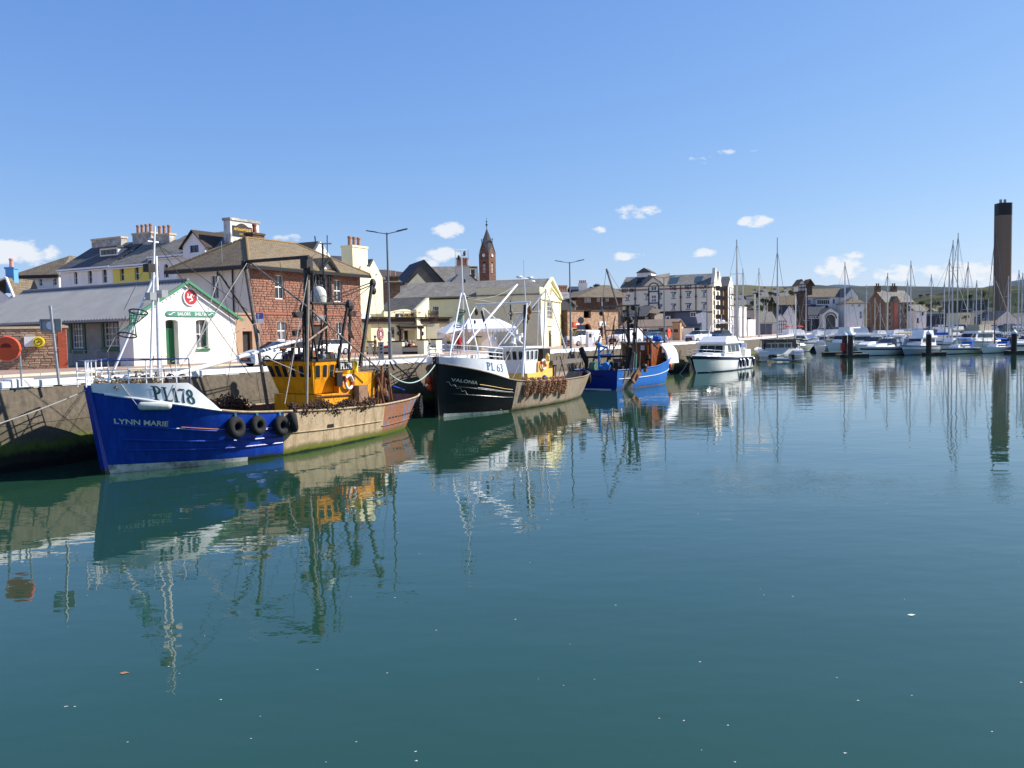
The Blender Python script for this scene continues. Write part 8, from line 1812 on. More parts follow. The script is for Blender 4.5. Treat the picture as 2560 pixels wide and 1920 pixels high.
def motorboat(label,X,Y,rz,L=10.0,style=0,hm=None,stripe=None,group=None,canopy=None):
 t=thing('motor_cruiser',label,'motor boat',(X,Y,0),rz,group); fb=L*(.15 if style else.13); me,P=yacht_hull(L,L*.33,fb,[hm or m_gel,stripe or m_gel,m_stripeb,m_gel],rake=1.3); smooth_by_angle(inst(me,'hull',t),40)
 z=fb*1.06
 if style==0:
  taper_box(L*.12,L*.55,L*.2,z,z+L*.05,.8,L*.16,.05,w1=L*.29).build('foredeck_moulding',m_gel,t); taper_box(L*.42,L*.72,L*.26,z+L*.05,z+L*.13,.8,L*.13,.1).build('windscreen',m_glass,t)
  mb=MB(); mb.tube([(L*.72,-L*.14,z),(L*.76,-L*.13,z+L*.17),(L*.76,L*.13,z+L*.17),(L*.72,L*.14,z)],.14,6); mb.build('radar_arch',m_gel,t); taper_box(L*.6,L*.95,L*.28,z,z+L*.12,.8,.2,.3).build('cockpit_cover',canopy or m_tan,t)
 else:
  taper_box(L*.28,L*.82,L*.27,z,z+L*.14,.88,L*.07,.1).build('wheelhouse',m_gel,t)
  for sd in(-1,1):mb=MB(); mb.prism([(L*.36,sd*L*.132,z+L*.06),(L*.78,sd*L*.132,z+L*.06),(L*.78,sd*L*.123,z+L*.12),(L*.39,sd*L*.123,z+L*.12)],(0,sd*.03,0)); mb.build('side_window',m_glass,t)
  mb=MB(); mb.prism([(L*.305,-L*.12,z+L*.06),(L*.305,L*.12,z+L*.06),(L*.335,L*.11,z+L*.125),(L*.335,-L*.11,z+L*.125)],(-.05,0,0)); mb.build('windscreen',m_glass,t)
  taper_box(L*.36,L*.86,L*.27,z+L*.141,z+L*.17,.95,.1,.1).build('flybridge_deck',m_gel,t); taper_box(L*.42,L*.78,L*.22,z+L*.171,z+L*.27,.92,.3,.1).build('bridge_canopy',canopy or m_canvas,t)
 mb=MB(); pts=[(p[4][0],-p[4][1]*.95,p[4][2]+.6)for p in P[:9]]; pts=[(a,-b,c)for a,b,c in reversed(pts)]+pts; mb.tube(pts,.02,4); mb.build('bow_rail',m_grey,t)
 return t
def at0(px,Y):p=D(px,860,Y); return p.x,Y
def mast_h(px,py,Y,L=10):return D(px,py,Y).z-L*.15
# the flybridge cruiser alongside the quay
C_=Boat('motor_cruiser','white flybridge motor cruiser with navy band moored beyond the small blue trawler','motor boat',(21.7,100.5),(.56,.83),14.6,1.5,[(0,.05),(2,1.0),(4,1.7),(7,2.1),(14.6,2.0)],[(0,.15),(1.2,1.3),(3,2.0),(6,2.25),(14.6,2.15)],[(0,2.15),(4,1.85),(8,1.65),(14.6,1.55)])
C_.hull([m_gel,m_gel,m_gel,m_gel,m_navy],lambda s,z:0,n=40,m=8,bul=.25); shc=lambda x:lerp_tab(C_.sh,x)
C_.patch('navy_band',0,14.6,lambda x:shc(x)*.78,lambda x:shc(x)*.96,m_navy,off=.02); C_.patch('boot_stripe',0.2,14.6,lambda x:-.02,lambda x:.12,m_navy,off=.02); C_.strake('rubbing_strake',0,14.6,lambda x:shc(x)*.98,.05,m_gel)
mb=taper_box(2.2,5,2.6,1.75,2.25,.8,.8,0,w1=3.6); mb.build('foredeck_moulding',m_gel,C_.root); mb=taper_box(4.3,10.6,3.9,1.6,3.35,.86,1.1,.2); mb.build('saloon',m_gelc,C_.root)
for k in range(3):y0,y1=-1.62+k*1.1,-.62+k*1.1; mb=MB(); f=lambda y,t:(4.3+1.1*t-.03,y*(1-.14*t),1.6+1.75*t); mb.prism([f(y0,.42),f(y1,.42),f(y1,.88),f(y0,.88)],(-.03,0,0)); mb.build('windscreen',m_glass,C_.root)
for x0,x1 in((5.7,7.0),(7.3,8.6),(8.9,10.0)):mb=MB(); f=lambda x,t:(x,-(1.95*(1-.14*t))-.02,1.6+1.75*t); mb.prism([f(x0+(.4 if x0<6 else 0),.42),f(x1,.42),f(x1,.88),f(x0+.5 if x0<6 else x0,.88)],(0,-.02,0)); mb.build('side_window',m_glass,C_.root)
taper_box(4.9,11.6,3.9,3.36,3.56,.98,.1,.1).build('bridge_deck',m_gel,C_.root); taper_box(5.3,9.8,3.5,3.57,4.25,.85,1.2,.1).build('flybridge_coaming',m_gel,C_.root)
mb=MB(); mb.tube([(8.2,-1.6,4.2),(8.8,-1.45,5.6),(9.0,-.9,5.95),(9.0,.9,5.95),(8.8,1.45,5.6),(8.2,1.6,4.2)],.08,7); mb.build('radar_arch',m_gel,C_.root); mb=MB(); mb.lathe([(.35,0),(.4,.12),(.2,.28)],12,(9.0,0,6.0)); mb.tube([(9.0,.1,6.2),(9.0,.1,7.0)],.03); mb.build('radar',m_gel,C_.root)
for y in(-1.0,1.0):mb=MB(); mb.tube([(9,y,6),(9.05,y*1.1,7.4)],.02,4); mb.build('aerial',m_gel,C_.root)
mb=MB(); mb.ball((11.6,-1.2,3.1),.5,10,7,sc=(1,.8,.9)); mb.build('blue_dinghy_cover',m_bluecan,C_.root)
mb=MB(); mb.box(12,-1.9,1.5,14.3,1.9,2.5); mb.build('aft_cockpit',m_gel,C_.root)
for x in(9.0,10.2,11.8,14.2):p=C_.pt(x,.85,-1,.18); mb=MB(); mb.tube([(p[0],p[1],.35),(p[0],p[1],.45),(p[0],p[1],1.25),(p[0],p[1],1.4)],[.06,.16,.16,.05],8); mb.build('fender',m_stripeb,C_.root)
nr=[(C_.px(x,2),-max(.12,C_.half(x,shc(x))-.1),shc(x))for x in(0,1,2.2,3.6,5,6.5,8)]; rl=[(a,-b,c)for a,b,c in reversed(nr)]+nr; railing(C_,rl,(.35,.7),(m_grey,m_grey),range(0,14,2),r=.022)
rope3('slack mooring rope from the cruiser bow to the weedy quay wall',(21.0,100.0,2.1),(16.6,99,3.3),2.9,.03)
# catamaran seen from astern
p=D(1934,900,131); t=thing('catamaran','white catamaran seen from astern with stepped sterns and a dark canopy','catamaran',(p.x+1.2,131,0),R(78)); m_st=M('grey step',(.45,.47,.5),.5)
for sd,px in((1,1),(-1,-1)):
 me,P=yacht_hull(12.5,2.0,1.7,[m_gel,m_gel,m_stripeb,m_gel]);
 for v in me.vertices:v.co.x=12.5-v.co.x
 smooth_by_angle(inst(me,'hull',t,(0,sd*2.6,0)),40)
 for k in range(4):mb=MB(); mb.box(-.02-.28*(3-k)-.3,sd*2.6-.75,.25+k*.36,.1,sd*2.6+.75,.25+k*.36+.1); mb.build('step',m_st if k%2 else m_gel,t)
taper_box(.3,10,5.2,1.1,1.9,.98,1,1).build('bridge_deck',m_gel,t); taper_box(2,8.5,4.2,1.9,2.9,.85,.1,1.8).build('saloon',m_gel,t)
mb=MB(); mb.box(-.1,-2.9,3.3,4,2.9,3.42); mb.build('hard_top',m_trim,t)
for k in range(5):mb=MB(); y=-2.2+k; mb.box(1.94,y-.4,2.1,1.99,y+.4,2.7); mb.build('saloon_window',m_glass,t)
for y in(-2.7,-.9,.9,2.7):mb=MB(); mb.tube([(.1,y,1.8),(.1,y,3.3)],.04,5); mb.build('canopy_post',m_grey,t)
mb=MB(); mb.box(3.9,-2.6,1.9,3.95,2.6,3.3); mb.build('cockpit_shade',m_glass,t)
mb=MB(); h=mast_h(1934,586,137); mb.tube([(6.2,0,2.8),(6.2,0,h+1)],.16,8,r2=.08); mb.build('mast',m_alu,t)
for sd in(-1,1):mb=MB(); mb.tube([(6.2,0,h-1),(6.2,sd*.9,h*.62),(5,sd*3,1.8)],.03,4); mb.build('shroud',m_wire,t)
mb=MB(); mb.tube([(6.2,0,4.1),(.8,0,4.2)],.1,6); mb.build('boom',m_alu,t)
mb=MB(); mb.tube([(-1.2,-1.2,.35),(-1.2,1.0,.4),(-1.0,1.6,.5)],[.24,.24,.12],8); mb.tube([(-1.9,-1.2,.35),(-1.9,1.0,.4),(-1.7,1.6,.5)],[.24,.24,.12],8); mb.box(-2,-1.3,.3,-1.1,-1.15,.7); mb.build('dinghy_tubes',m_gelshade,t)
mb=MB(); mb.box(-1.8,-1.7,.4,-1.4,-1.35,1.1); mb.tube([(-1.6,-1.55,.5),(-1.6,-1.6,-.2)],.08,6); mb.build('outboard',m_black,t)
# front row on the pontoon
X,Y=at0(2160,150); motorboat('sleek white motor yacht with a navy flank behind the pontoon piles',X,150,R(27),11,0,stripe=m_navy,canopy=m_gelshade)
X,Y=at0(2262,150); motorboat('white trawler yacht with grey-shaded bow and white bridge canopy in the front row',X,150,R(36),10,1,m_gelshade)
X,Y=at0(2358,150); sailboat('cream sailing yacht with furled navy headsail and blue sail cover in the front row',X,150,R(30),10,mast_h(2388,576,152),m_gelc,m_stripeb,cover=m_bluecan)
X,Y=at0(2458,151); sailboat('white classic yacht with a brown mast and red boot top in the front row',X,151,R(33),9.4,mast_h(2491,565,154,9.4),m_gel,None,m_red_b,m_bluecan,mm=M('varnished mast',(.16,.07,.04),.4,.1,2))
X,Y=at0(2074,170); motorboat('large white motor yacht left of the first pontoon piles',X,170,R(38),12,1,canopy=m_gelc)
X,Y=at0(2146,164); motorboat('white and tan express cruiser behind the sleek navy-flanked yacht',X,164,R(42),11.5,0)
X,Y=at0(2392,166); motorboat('beige-canopied motor boat behind the cream sailing yacht',X,166,R(30),12,1,m_gelc,canopy=m_tan)
X,Y=at0(2540,152); motorboat('dark-screened white boat at the right picture edge',X,152,R(40),11,0,stripe=m_navy)
X,Y=at0(1962,152); motorboat('small white cabin boat with an upright wheelhouse right of the catamaran',X,152,R(60),5,1)
X,Y=at0(1988,172); sailboat('white yacht with outboard lying beyond the little cabin boat',X,172,R(70),9,mast_h(2006,728,176))
X,Y=at0(2028,190); sailboat('black-hulled yacht lying in the middle of the far channel',X,190,R(10),8,mast_h(2044,775,190),m_navy)
# the crowd of masts behind, each a yacht
ML=[(1843,599,132),(1858,672,150),(1898,670,165),(1848,760,190),(1943,705,160),(1980,762,230),(1990,745,235),(2015,720,215),(2028,790,240),(2112,655,178),(2166,712,200),(2187,745,190),(2218,682,182),(2268,698,196),(2276,652,188),(2327,686,180),(2360,706,198),(2372,648,172),(2380,600,168),(2418,655,175),(2433,752,240),(2452,718,205),(2470,745,245),(2485,690,185),(2519,690,176),(2524,735,205),(2545,675,166),(2554,682,178),(2562,660,170),(2250,760,250),(2200,758,245),(2440,700,190)]
DS=['white yacht with a bare mast','yacht with a blue sail cover','yacht with a tan spray hood','white yacht with a pale canvas cover','yacht with a thin grey mast','cream-hulled yacht']
CR=[]; protos=[]
for i in range(5):protos.append(sailboat('x',0,-500,0,10,13,(m_gel,m_gel,m_gelc,m_gel,m_gel)[i],(None,m_stripeb,None,None,m_stripeb)[i],cover=(m_canvas,m_bluecan,m_tan,m_navy,m_tan)[i],group='yachts berthed in rows across the marina'))
marks=((1858,'behind the flybridge cruiser'),(1898,'left of the catamaran mast'),(1943,'right of the catamaran mast'),(1985,'before the stone barn'),(2015,'before the museum turret'),(2030,'before the dark arcade roof'),(2112,'above the first pontoon piles'),(2131,'before the hipped white bay'),(2175,'before the dark warehouse gable'),(2216,'before the red hoist bay'),(2275,'at the right end of the stone warehouse'),(2327,'behind the middle pontoon pile'),(2372,'left of the tallest furled yacht'),(2418,'right of the tallest furled yacht'),(2455,'before the blue gabled shed'),(2485,'left of the power station chimney'),(2520,'in front of the power station chimney'),(2552,'at the right picture edge'))
for i,(px,py,Y)in enumerate(ML):
 X=D(px,850,Y).x; h=D(px,py,Y).z; s_=max(.55,min(1.25,h/14.05)); k=(i*3)%5; rz=R(72 if px<1950 else(22,40,-150,210,50,160)[i%6]); c=copy_tree(protos[k],(X-4*s_*math.cos(rz),Y-4*s_*math.sin(rz),0),rz)
 c.scale=(s_,s_,h/14.05)
 w=min(((abs(px-a),b)for a,b in marks))[1]; hh='tall' if h>14 else('short' if h<9 else 'middling'); c['label']='%s, %s masted, %s'%(('plain white yacht','blue-covered yacht','cream yacht','white yacht with navy cover','striped yacht with tan hood')[k],hh,w); CR.append((px,c))
for q in protos:
 for ch in list(kids(q)):bpy.data.objects.remove(ch)
 bpy.data.objects.remove(q)
r=random.Random(12)
mp_=[motorboat('x',0,-500,0,9,k%2,(m_gel,m_gel,m_gelc)[k],(m_navy,None,None)[k],'motor boats among the berthed yachts',(m_tan,m_canvas,m_gelshade)[k])for k in range(3)]
for i in range(64):
 px=r.choice((2020,2040,2060,2100,2120,2150,2190,2210,2240,2290,2330,2345,2380,2430,2470,2500,2530,2555))+r.uniform(-9,9); Y=175+100*r.random(); k=i%3; rz=R(r.choice((15,25,190,200))); c=copy_tree(mp_[k],(D(px,850,Y).x,Y,0),rz); s_=r.uniform(.9,1.3); c.scale=(s_,)*3; CR.append((px,c))
 c['label']='%s, %s, %s'%(('navy-banded motor boat','white flybridge boat','cream motor boat')[k],'near rows' if Y<205 else('middle rows' if Y<240 else 'far rows'),min(((abs(px-a),b)for a,b in marks))[1])
for q in mp_:
 for ch in list(kids(q)):bpy.data.objects.remove(ch)
 bpy.data.objects.remove(q)
byl={}
for px,c in CR:byl.setdefault(c['label'],[]).append((px,c))
for lb,L_ in byl.items():
 if len(L_)>1:
  for i,(px,c)in enumerate(sorted(L_,key=lambda q:q[0])):c['label']=('left one: ','right one: ')[i]+lb if len(L_)==2 else('leftmost: ','next left: ','right of centre: ','rightmost: ','far right: ')[min(i,4)]+lb
  # pontoons and piles
m_deckw=M('grey pontoon decking',(.26,.23,.19),.8,.2,3)
for(a,b,Y0,w,lb)in((2100,2175,146,2.2,'pontoon finger ending at the red lifebuoy post'),(2318,2368,148,2.2,'pontoon finger between the trawler yacht and the cream yacht'),(2526,2600,148,2.2,'dark pontoon end at the right picture edge'),(2060,2600,160,1.6,'long walkway pontoon behind the front row of boats'),(2050,2600,205,1.6,'second walkway pontoon among the berthed yachts')):
 x0,x1=D(a,880,Y0).x,D(b,880,Y0).x; t=thing('pontoon',lb,'pontoon',(x0,Y0,0)); mb=MB(); mb.box(0,0,.42,x1-x0,w,.5); mb.build('deck',m_deckw,t); mb=MB(); mb.box(.1,.1,-.3,x1-x0-.1,w-.1,.41); mb.build('float',m_black,t)
for px,pyt,Y0,lb in((2110,833,147,'left of the first pair of piles, with the red lifebuoy'),(2124.5,832,145.5,'right of the first pair of piles'),(2320,830,147,'middle pile before the trawler yacht'),(2533,828,147,'pile at the right edge'),(2489,838,205,'short distant pile below the brown mast')):
 p=D(px,pyt,Y0); t=thing('mooring_pile','white-capped black pile, '+lb,'pile',(p.x,Y0-.3,0),0,'pontoon piles'); mb=MB(); mb.lathe([(.45,-1),(.45,p.z-.4)],12); mb.build('shaft',m_black,t); mb=MB(); mb.lathe([(.5,p.z-.39),(.42,p.z-.1),(.05,p.z+.3)],12); mb.build('cap',m_whitepaint,t)
 mb=MB(); mb.box(-.7,-.7,-.2,.7,.7,.35); mb.build('collar',m_dark,t)
p=D(2107,868,146); o=MB().box(-.35,-.2,-.7,.35,.2,.7).build('lifebuoy_box',m_red); o.location=p; tag(o,'red lifebuoy housing on the first pontoon pile','lifebuoy box')
# ------------------------------------------------------------------ street furniture
def lamp(i,X,Y,lb):
 t=thing('street_lamp',lb,'street lamp',(X,Y,QZ),R(-12),'twin-headed quay lamps'); top=8.35
 mb=MB(); mb.tube([(0,0,0),(0,0,1.9),(0,0,1.95),(0,0,top)],[.13,.125,.085,.055],10); mb.build('pole',m_lamp,t)
 for sg in(-1,1):mb=MB(); mb.tube([(0,0,top-.08),(sg*.75,0,top+.05)],.03,6); mb.build('arm',m_lamp,t); mb=MB(); mb.prism([(sg*.7,-.13,top+.03),(sg*1.4,-.1,top+.16),(sg*1.4,.1,top+.16),(sg*.7,.13,top+.03)],(0,0,.06)); mb.build('lamp_head',m_dark,t)
for i,q in enumerate(((-7.95,55.9,'nearest twin-armed street lamp, before the pub'),(5.7,81.6,'second twin-armed street lamp, before the rubble building and white van'),(19.3,107.4,'third twin-armed street lamp, beside the far red lifebuoy'),(28.6,124.5,'fourth twin-armed street lamp, before the blue-grey shop'))):lamp(i,*q)
def buoy_stand(px,pyc,Y,lb,r_,rz):
 p=D(px,pyc,Y); t=thing('lifebuoy_stand',lb,'lifebuoy',(p.x,Y,QZ),rz); h=p.z-QZ
 mb=MB(); mb.lathe([(r_,-.06),(r_*1.02,0),(r_*.96,.08),(r_*.3,.1)],26,(0,0,h),'y'); mb.v=[(a,-b,c)for a,b,c in mb.v]; smooth_by_angle(mb.build('housing',m_orange,t))
 mb=MB(); mb.prism([(r_*.42*math.cos(math.pi*k/8),-.115,h+.05+r_*.35*math.sin(math.pi*k/8))for k in range(9)],(0,.02,0)); mb.build('hand_hole',M('shadowed recess',(.25,.03,.015),.7),t)
 for sg in(-1,1):mb=MB(); mb.tube([(sg*r_*.85,.1,-.1),(sg*r_*.85,.1,h)],.035,6); mb.build('post',m_grey,t)
 for k in range(4):mb=MB(); a=R(45+90*k); mb.lathe([(.018,-.03),(.018,.02)],8,(r_*.8*math.cos(a),-.1,h+r_*.8*math.sin(a)),'y'); mb.build('bolt',m_rust,t)
buoy_stand(18,872,33.6,'round orange lifebuoy housing on two posts at the left edge',.49,R(12)); buoy_stand(1672,833,108.5,'far orange lifebuoy housing on posts beside the third lamp',.62,R(62))
p=D(147,945,34.8); t=thing('leaning_sign','leaning grey pole carrying the back of a framed round sign','sign',(p.x,34.8,QZ)); tp=D(126,770,34.8); q=tp-t.location; mb=MB(); mb.tube([(0,0,-.1),q],.055,8); mb.tube([q*.97,q*1.03],.065,8); mb.build('pole',m_grey,t)
c=D(124,814,34.9)-t.location; mb=MB(); hw,hh=.40,.25
for a,b in(((-hw,-hh*.8),(hw,-hh)),((hw,-hh),(hw*1.05,hh)),((hw*1.05,hh),(-hw*1.05,hh)),((-hw*1.05,hh),(-hw,-hh*.8))):mb.beam(c+Vector((a[0],.09,a[1])),c+Vector((b[0],.09,b[1])),.05,.05)
mb.build('frame',m_grey,t); mb=MB(); mb.box(c.x-hw,c.y+.11,c.z-hh*.9,c.x+hw,c.y+.13,c.z+hh); mb.build('back_plate',M('dull sheet',(.35,.36,.34),.6,.15,3),t); mb=MB(); mb.lathe([(.17,.06),(.17,.1)],20,(c.x,c.y,c.z),'y'); mb.build('white_disc',m_whitepaint,t)
a=WALLB.fp(92,855); p=WALLB.O+WALLB.e1*a[0]-WALLB.e2*.12+Vector((0,0,a[1])); t=thing('wall_box','yellow round hose reel and white box fixed to the stone wall','wall box',p,WALLB.a); mb=MB(); mb.box(-.62,-.14,-.26,-.1,.1,.32); mb.build('white_box',m_whitepaint,t); mb=MB(); mb.lathe([(.28,-.45),(.30,-.3),(.30,.1)],20,(.1,0,0),'y'); mb.build('reel',m_yel,t)
mb=MB(); mb.torus((.1,-.46,0),.19,.018,16,4); mb.box(.04,-.47,-.03,.16,-.452,.03); mb.build('black_markings',m_black,t)
def ladder(px,Y,lb):
 d=wd_at_Y(Y); p,tg,n=wp(d); t=thing('ladder',lb,'ladder',(p.x,p.y,0),math.atan2(tg.y,tg.x),'quay ladders')
 for x in(-.22,.22):mb=MB(); mb.tube([(x,-.55,-.3),(x,-.2,3.1),(x,-.15,3.6),(x-.05,.05,4.25),(x-.1,.4,4.3),(x-.12,.6,3.45)],.025,6,0); mb.build('stile',M('rusty red rail',(.30,.09,.05),.7,.3,5),t)
 for k in range(11):mb=MB(); z=.1+k*.3; y=-.55+.11*z+.01; mb.tube([(-.22,y,z),(.22,y,z)],.016,5); mb.build('rung',m_dark,t)
ladder(540,40.2,'rusty quay ladder behind the blue boat, near the parked hatchback'); ladder(1020,51.6,'rusty quay ladder between the first two fishing boats')
def bollard_box(px,py,lb,h=1.15):p=G(px,py,QZ); t=thing('power_pedestal',lb,'service pedestal',p,R(20)); mb=MB(); mb.box(-.17,-.15,0,.17,.15,h); mb.build('cabinet',m_grey,t); mb=MB(); mb.box(-.19,-.17,h+.002,.19,.17,h+.08); mb.build('cap',m_lamp,t); [MB().box(-.08,-.17,z,.08,-.155,z+.12).build('socket',m_dark,t)for z in(.45,.7,.92)]
bollard_box(953,899,'grey metal service pedestal left of the nearest street lamp'); bollard_box(1413,872,'grey service pedestal left of the second street lamp'); bollard_box(1655,858,'grey service pedestal left of the third street lamp')
p=D(1453,880,84); t=thing('road_sign','grey backs of a round sign over a plate on a thin pole','road sign',(p.x,84,QZ),R(15)); hr=D(1453,801,84).z-QZ; hp=D(1453,818,84).z-QZ; mb=MB(); mb.tube([(0,0,0),(0,0,hr)],.04,6); mb.build('pole',m_lamp,t); mb=MB(); mb.lathe([(.33,-.06),(.33,-.04)],18,(0,0,hr),'y'); mb.build('round_sign_back',m_lamp,t); mb=MB(); mb.box(-.42,-.06,hp-.24,.42,-.04,hp+.24); mb.build('plate_back',m_lamp,t)
p=G(1473,868,QZ); t=thing('ticket_machine','white parking machine in front of the arched opening','ticket machine',p,R(30)); mb=MB(); mb.box(-.3,-.25,0,.3,.25,1.75); mb.build('cabinet',m_whitepaint,t); mb=MB(); mb.box(-.15,-.27,1.1,.15,-.255,1.5); mb.build('panel',m_dark,t)
# ------------------------------------------------------------------ vehicles
m_carw=M('white car paint',(.80,.80,.81),.25,.02,1,spec=.5,coat=.4); m_cark=M('black car paint',(.015,.017,.022),.2,.1,1,spec=.5,coat=.4); m_carb=M('pale blue car paint',(.30,.45,.62),.25,.05,1,coat=.4); m_cars=M('silver blue car paint',(.10,.13,.17),.25,.05,1,coat=.4)
m_headl=M('lamp glass',(.55,.58,.6),.1,.1,3,spec=.6); m_plate=M('number plate',(.6,.12,.1),.5)
CAR={'hatch':(4.35,1.80,[(0,.35,.62,.62),(.06,.2,.74,.74),(.9,.2,.98,.98),(1.15,.2,.99,1.02),(1.95,.2,1.0,1.44),(2.7,.2,1.0,1.48),(3.5,.2,1.0,1.42),(4.1,.2,1.0,1.08),(4.3,.25,.95,.95),(4.35,.35,.6,.6)]),'suv':(4.3,1.85,[(0,.4,.75,.75),(.08,.25,.95,.95),(.9,.25,1.08,1.08),(1.1,.25,1.1,1.15),(1.8,.25,1.1,1.6),(3.3,.25,1.12,1.65),(3.95,.25,1.12,1.58),(4.2,.25,1.1,1.15),(4.3,.4,.8,.8)]),'van':(5.0,1.95,[(0,.35,.8,.8),(.06,.22,1.0,1.0),(.75,.22,1.22,1.22),(.95,.22,1.25,1.3),(1.7,.22,1.25,1.92),(2.3,.22,1.25,1.97),(4.6,.22,1.25,1.96),(4.9,.22,1.25,1.85),(5.0,.3,1.0,1.0)])}
def car(kind,label,P,rz,paint,cat='car',group=None,s=1.0):
 L_,W_,st=CAR[kind]; t=thing('parked_'+('van' if kind=='van' else 'car'),label,cat,P,rz,group); t.scale=(s,s,s)
 mb=MB(); rows=[]
 for i,(x,zb,zm,zr)in enumerate(st):
  e=.88 if i in(0,len(st)-1)else 1; w=W_/2*e; k=.97
  rows.append([(x,-w*.93,zb),(x,-w,zb+.2),(x,-w,zm-.12),(x,-w*.93,zm),(x,w*.93,zm),(x,w,zm-.12),(x,w,zb+.2),(x,w*.93,zb)])
 mb.grid(rows,closed=True); mb.f.append(tuple(range(7,-1,-1))); mb.m.append(0); e=len(mb.v)-8; mb.f.append(tuple(range(e,e+8))); mb.m.append(0); smooth_by_angle(mb.build('body',paint,t),30)
 g=[r for r in st if r[3]>r[2]+.01]; g=[st[[q[0]for q in st].index(g[0][0])-1]]+g; g2=g+[st[min(len(st)-1,[q[0]for q in st].index(g[-1][0])+1)]]
 rw=[[(x,-W_/2*.92,zm-.01),(x,-W_/2*.92*(1-.2*min(1,(zr-zm)/.5)if kind!='van' else.95),max(zr,zm)-.04),(x,-W_/2*.6,max(zr,zm)),(x,W_/2*.6,max(zr,zm)),(x,W_/2*.92*(1-.2*min(1,(zr-zm)/.5)if kind!='van' else.95),max(zr,zm)-.04),(x,W_/2*.92,zm-.01)]for x,zb,zm,zr in g2]
 mb=MB(); mb.grid(rw); n=len(g2)-1
 for i,f in enumerate(mb.f):
  col_=i%5; row=i//5; glass=(row in(0,1))if col_ in(1,2,3)else(kind!='van' or row<3)
  if col_ in(1,2,3)and kind!='van' and row>=n-2:glass=True
  mb.m[i]=1 if glass else 0
 smooth_by_angle(mb.build('cabin',[paint,m_glass],t),30)
 for x in(.82,L_-.85):
  for sd in(-1,1):
   mb=MB(); mb.lathe([(.20,-.1),(.31,-.11),(.33,-.06),(.33,.08),(.3,.1)],20,(x,sd*(W_/2-.08),.33),'y'); w=mb.build('wheel',m_rubber,t); mb=MB(); mb.lathe([(.2,0),(.17,.012),(.05,.02)],10,(0,0,0),'y'); mb.v=[(x+a,sd*(W_/2+.022+b),.33+c)for a,b,c in mb.v]; mb.build('rim',m_grey,w)
 zf=st[1][2]
 for sd in(-1,1):
  mb=MB(); mb.prism([(.045,sd*W_*.46,zf-.12),(.045,sd*W_*.27,zf-.16),(.05,sd*W_*.3,zf-.02),(.3,sd*W_*.48,zf+.02)],(-.03,0,.015)); mb.build('headlight',m_headl,t); mb=MB(); mb.box(L_-.06,sd*W_*.47-.06,zf-.1,L_+.01,sd*W_*.47+.02,zf+.15); mb.build('tail_light',m_red,t)
  mb=MB(); xm=st[3][0]+.35; mb.box(xm,sd*W_*.5-.04,st[3][2],xm+.1,sd*(W_*.5+.15),st[3][2]+.14); mb.build('wing_mirror',paint,t)
 mb=MB(); mb.prism([(.03,-W_*.25,zf-.15),(.03,W_*.25,zf-.15),(-.02,W_*.32,.3),(-.02,-W_*.32,.3)],(-.02,0,0)); mb.build('grille',m_black,t)
 mb=MB(); mb.box(-.055,-.26,.40,-.045,.26,.51); mb.build('number_plate',m_plate,t); mb=MB(); mb.prism([(.15,-W_*.4,.2),(L_-.2,-W_*.4,.2),(L_-.2,W_*.4,.2),(.15,W_*.4,.2)],(0,0,.12)); mb.build('underbody',m_black,t)
 return t
def qcar(kind,label,px,py,paint,dr=0,cat='car',s=1.0,rev=False,group='cars and vans parked along the quay',z=QZ):
 """px, py: foot of the front wheel line; cars stand along the quay"""
 p=G(px,py,z); d=wd_at_Y(p.y); _,tg,_=wp(min(d,WD[-1]-1)); return car(kind,label,(p.x,p.y,z),math.atan2(tg.y,tg.x)+R(dr)+(math.pi if rev else 0),paint,cat,group,s)
qcar('hatch','white hatchback facing us between the shelter and the sandstone house',615,917,m_carw,-8)
qcar('hatch','white estate car parked behind the white hatchback',775,890,m_carw,-8)
qcar('van','white panel van with blue logo beside the hall gable',1420,866,m_carw,-20,'van')
p=G(1508,864,QZ); qcar('van','larger white van facing us before the rubble building',1532,861,m_carw,-18,'van',1.08)
qcar('hatch','pale blue car behind the masts of the blue trawler',1612,857,m_carb,-18,s=1.05); qcar('suv','dark car partly hidden left of the pale blue one',1590,856,m_cark,-12)
qcar('suv','white SUV with its back to the net loft, right of the far lifebuoy',1722,856,m_carw,-20,rev=False); qcar('hatch','dark hatchback behind the white SUV',1745,853,m_cars,-15); qcar('suv','black car at the bow of the flybridge cruiser',1782,853,m_cark,-15)
qcar('suv','black car in shade behind the white gantry of PL 63',1290,866,m_cark,-60,s=1.1); qcar('hatch','dark green car left of the black one by the marquee',1248,868,m_cars,-60)
qcar('van','grey-white van behind the motorcycles',1655,848,m_cars,-12,'van',1.05)
for i,px in enumerate((2046,2062,2078,2092,2107,2142,2158,2322,2340,2358,2376,2392,2420,2440,2458,2476,2497,2515,2540)):
 Y=326 if px<2200 else 338; X=D(px,830,Y).x; car(('suv','hatch','van')[i%3],'%s parked on the far quay %s'%(('white car','dark car','blue-grey van','silver car','white van')[i%5],'below the porch' if px<2100 else 'below the white bay' if px<2200 else 'before the blue-black shed' if px<2400 else 'under the blue gabled shed' if px<2485 else 'by the power station chimney'),(X-2,Y,QZ),R(4),(m_carw,m_cark,m_cars,m_carw,m_carw)[i%5],'car','cars on the far quay',1.05)
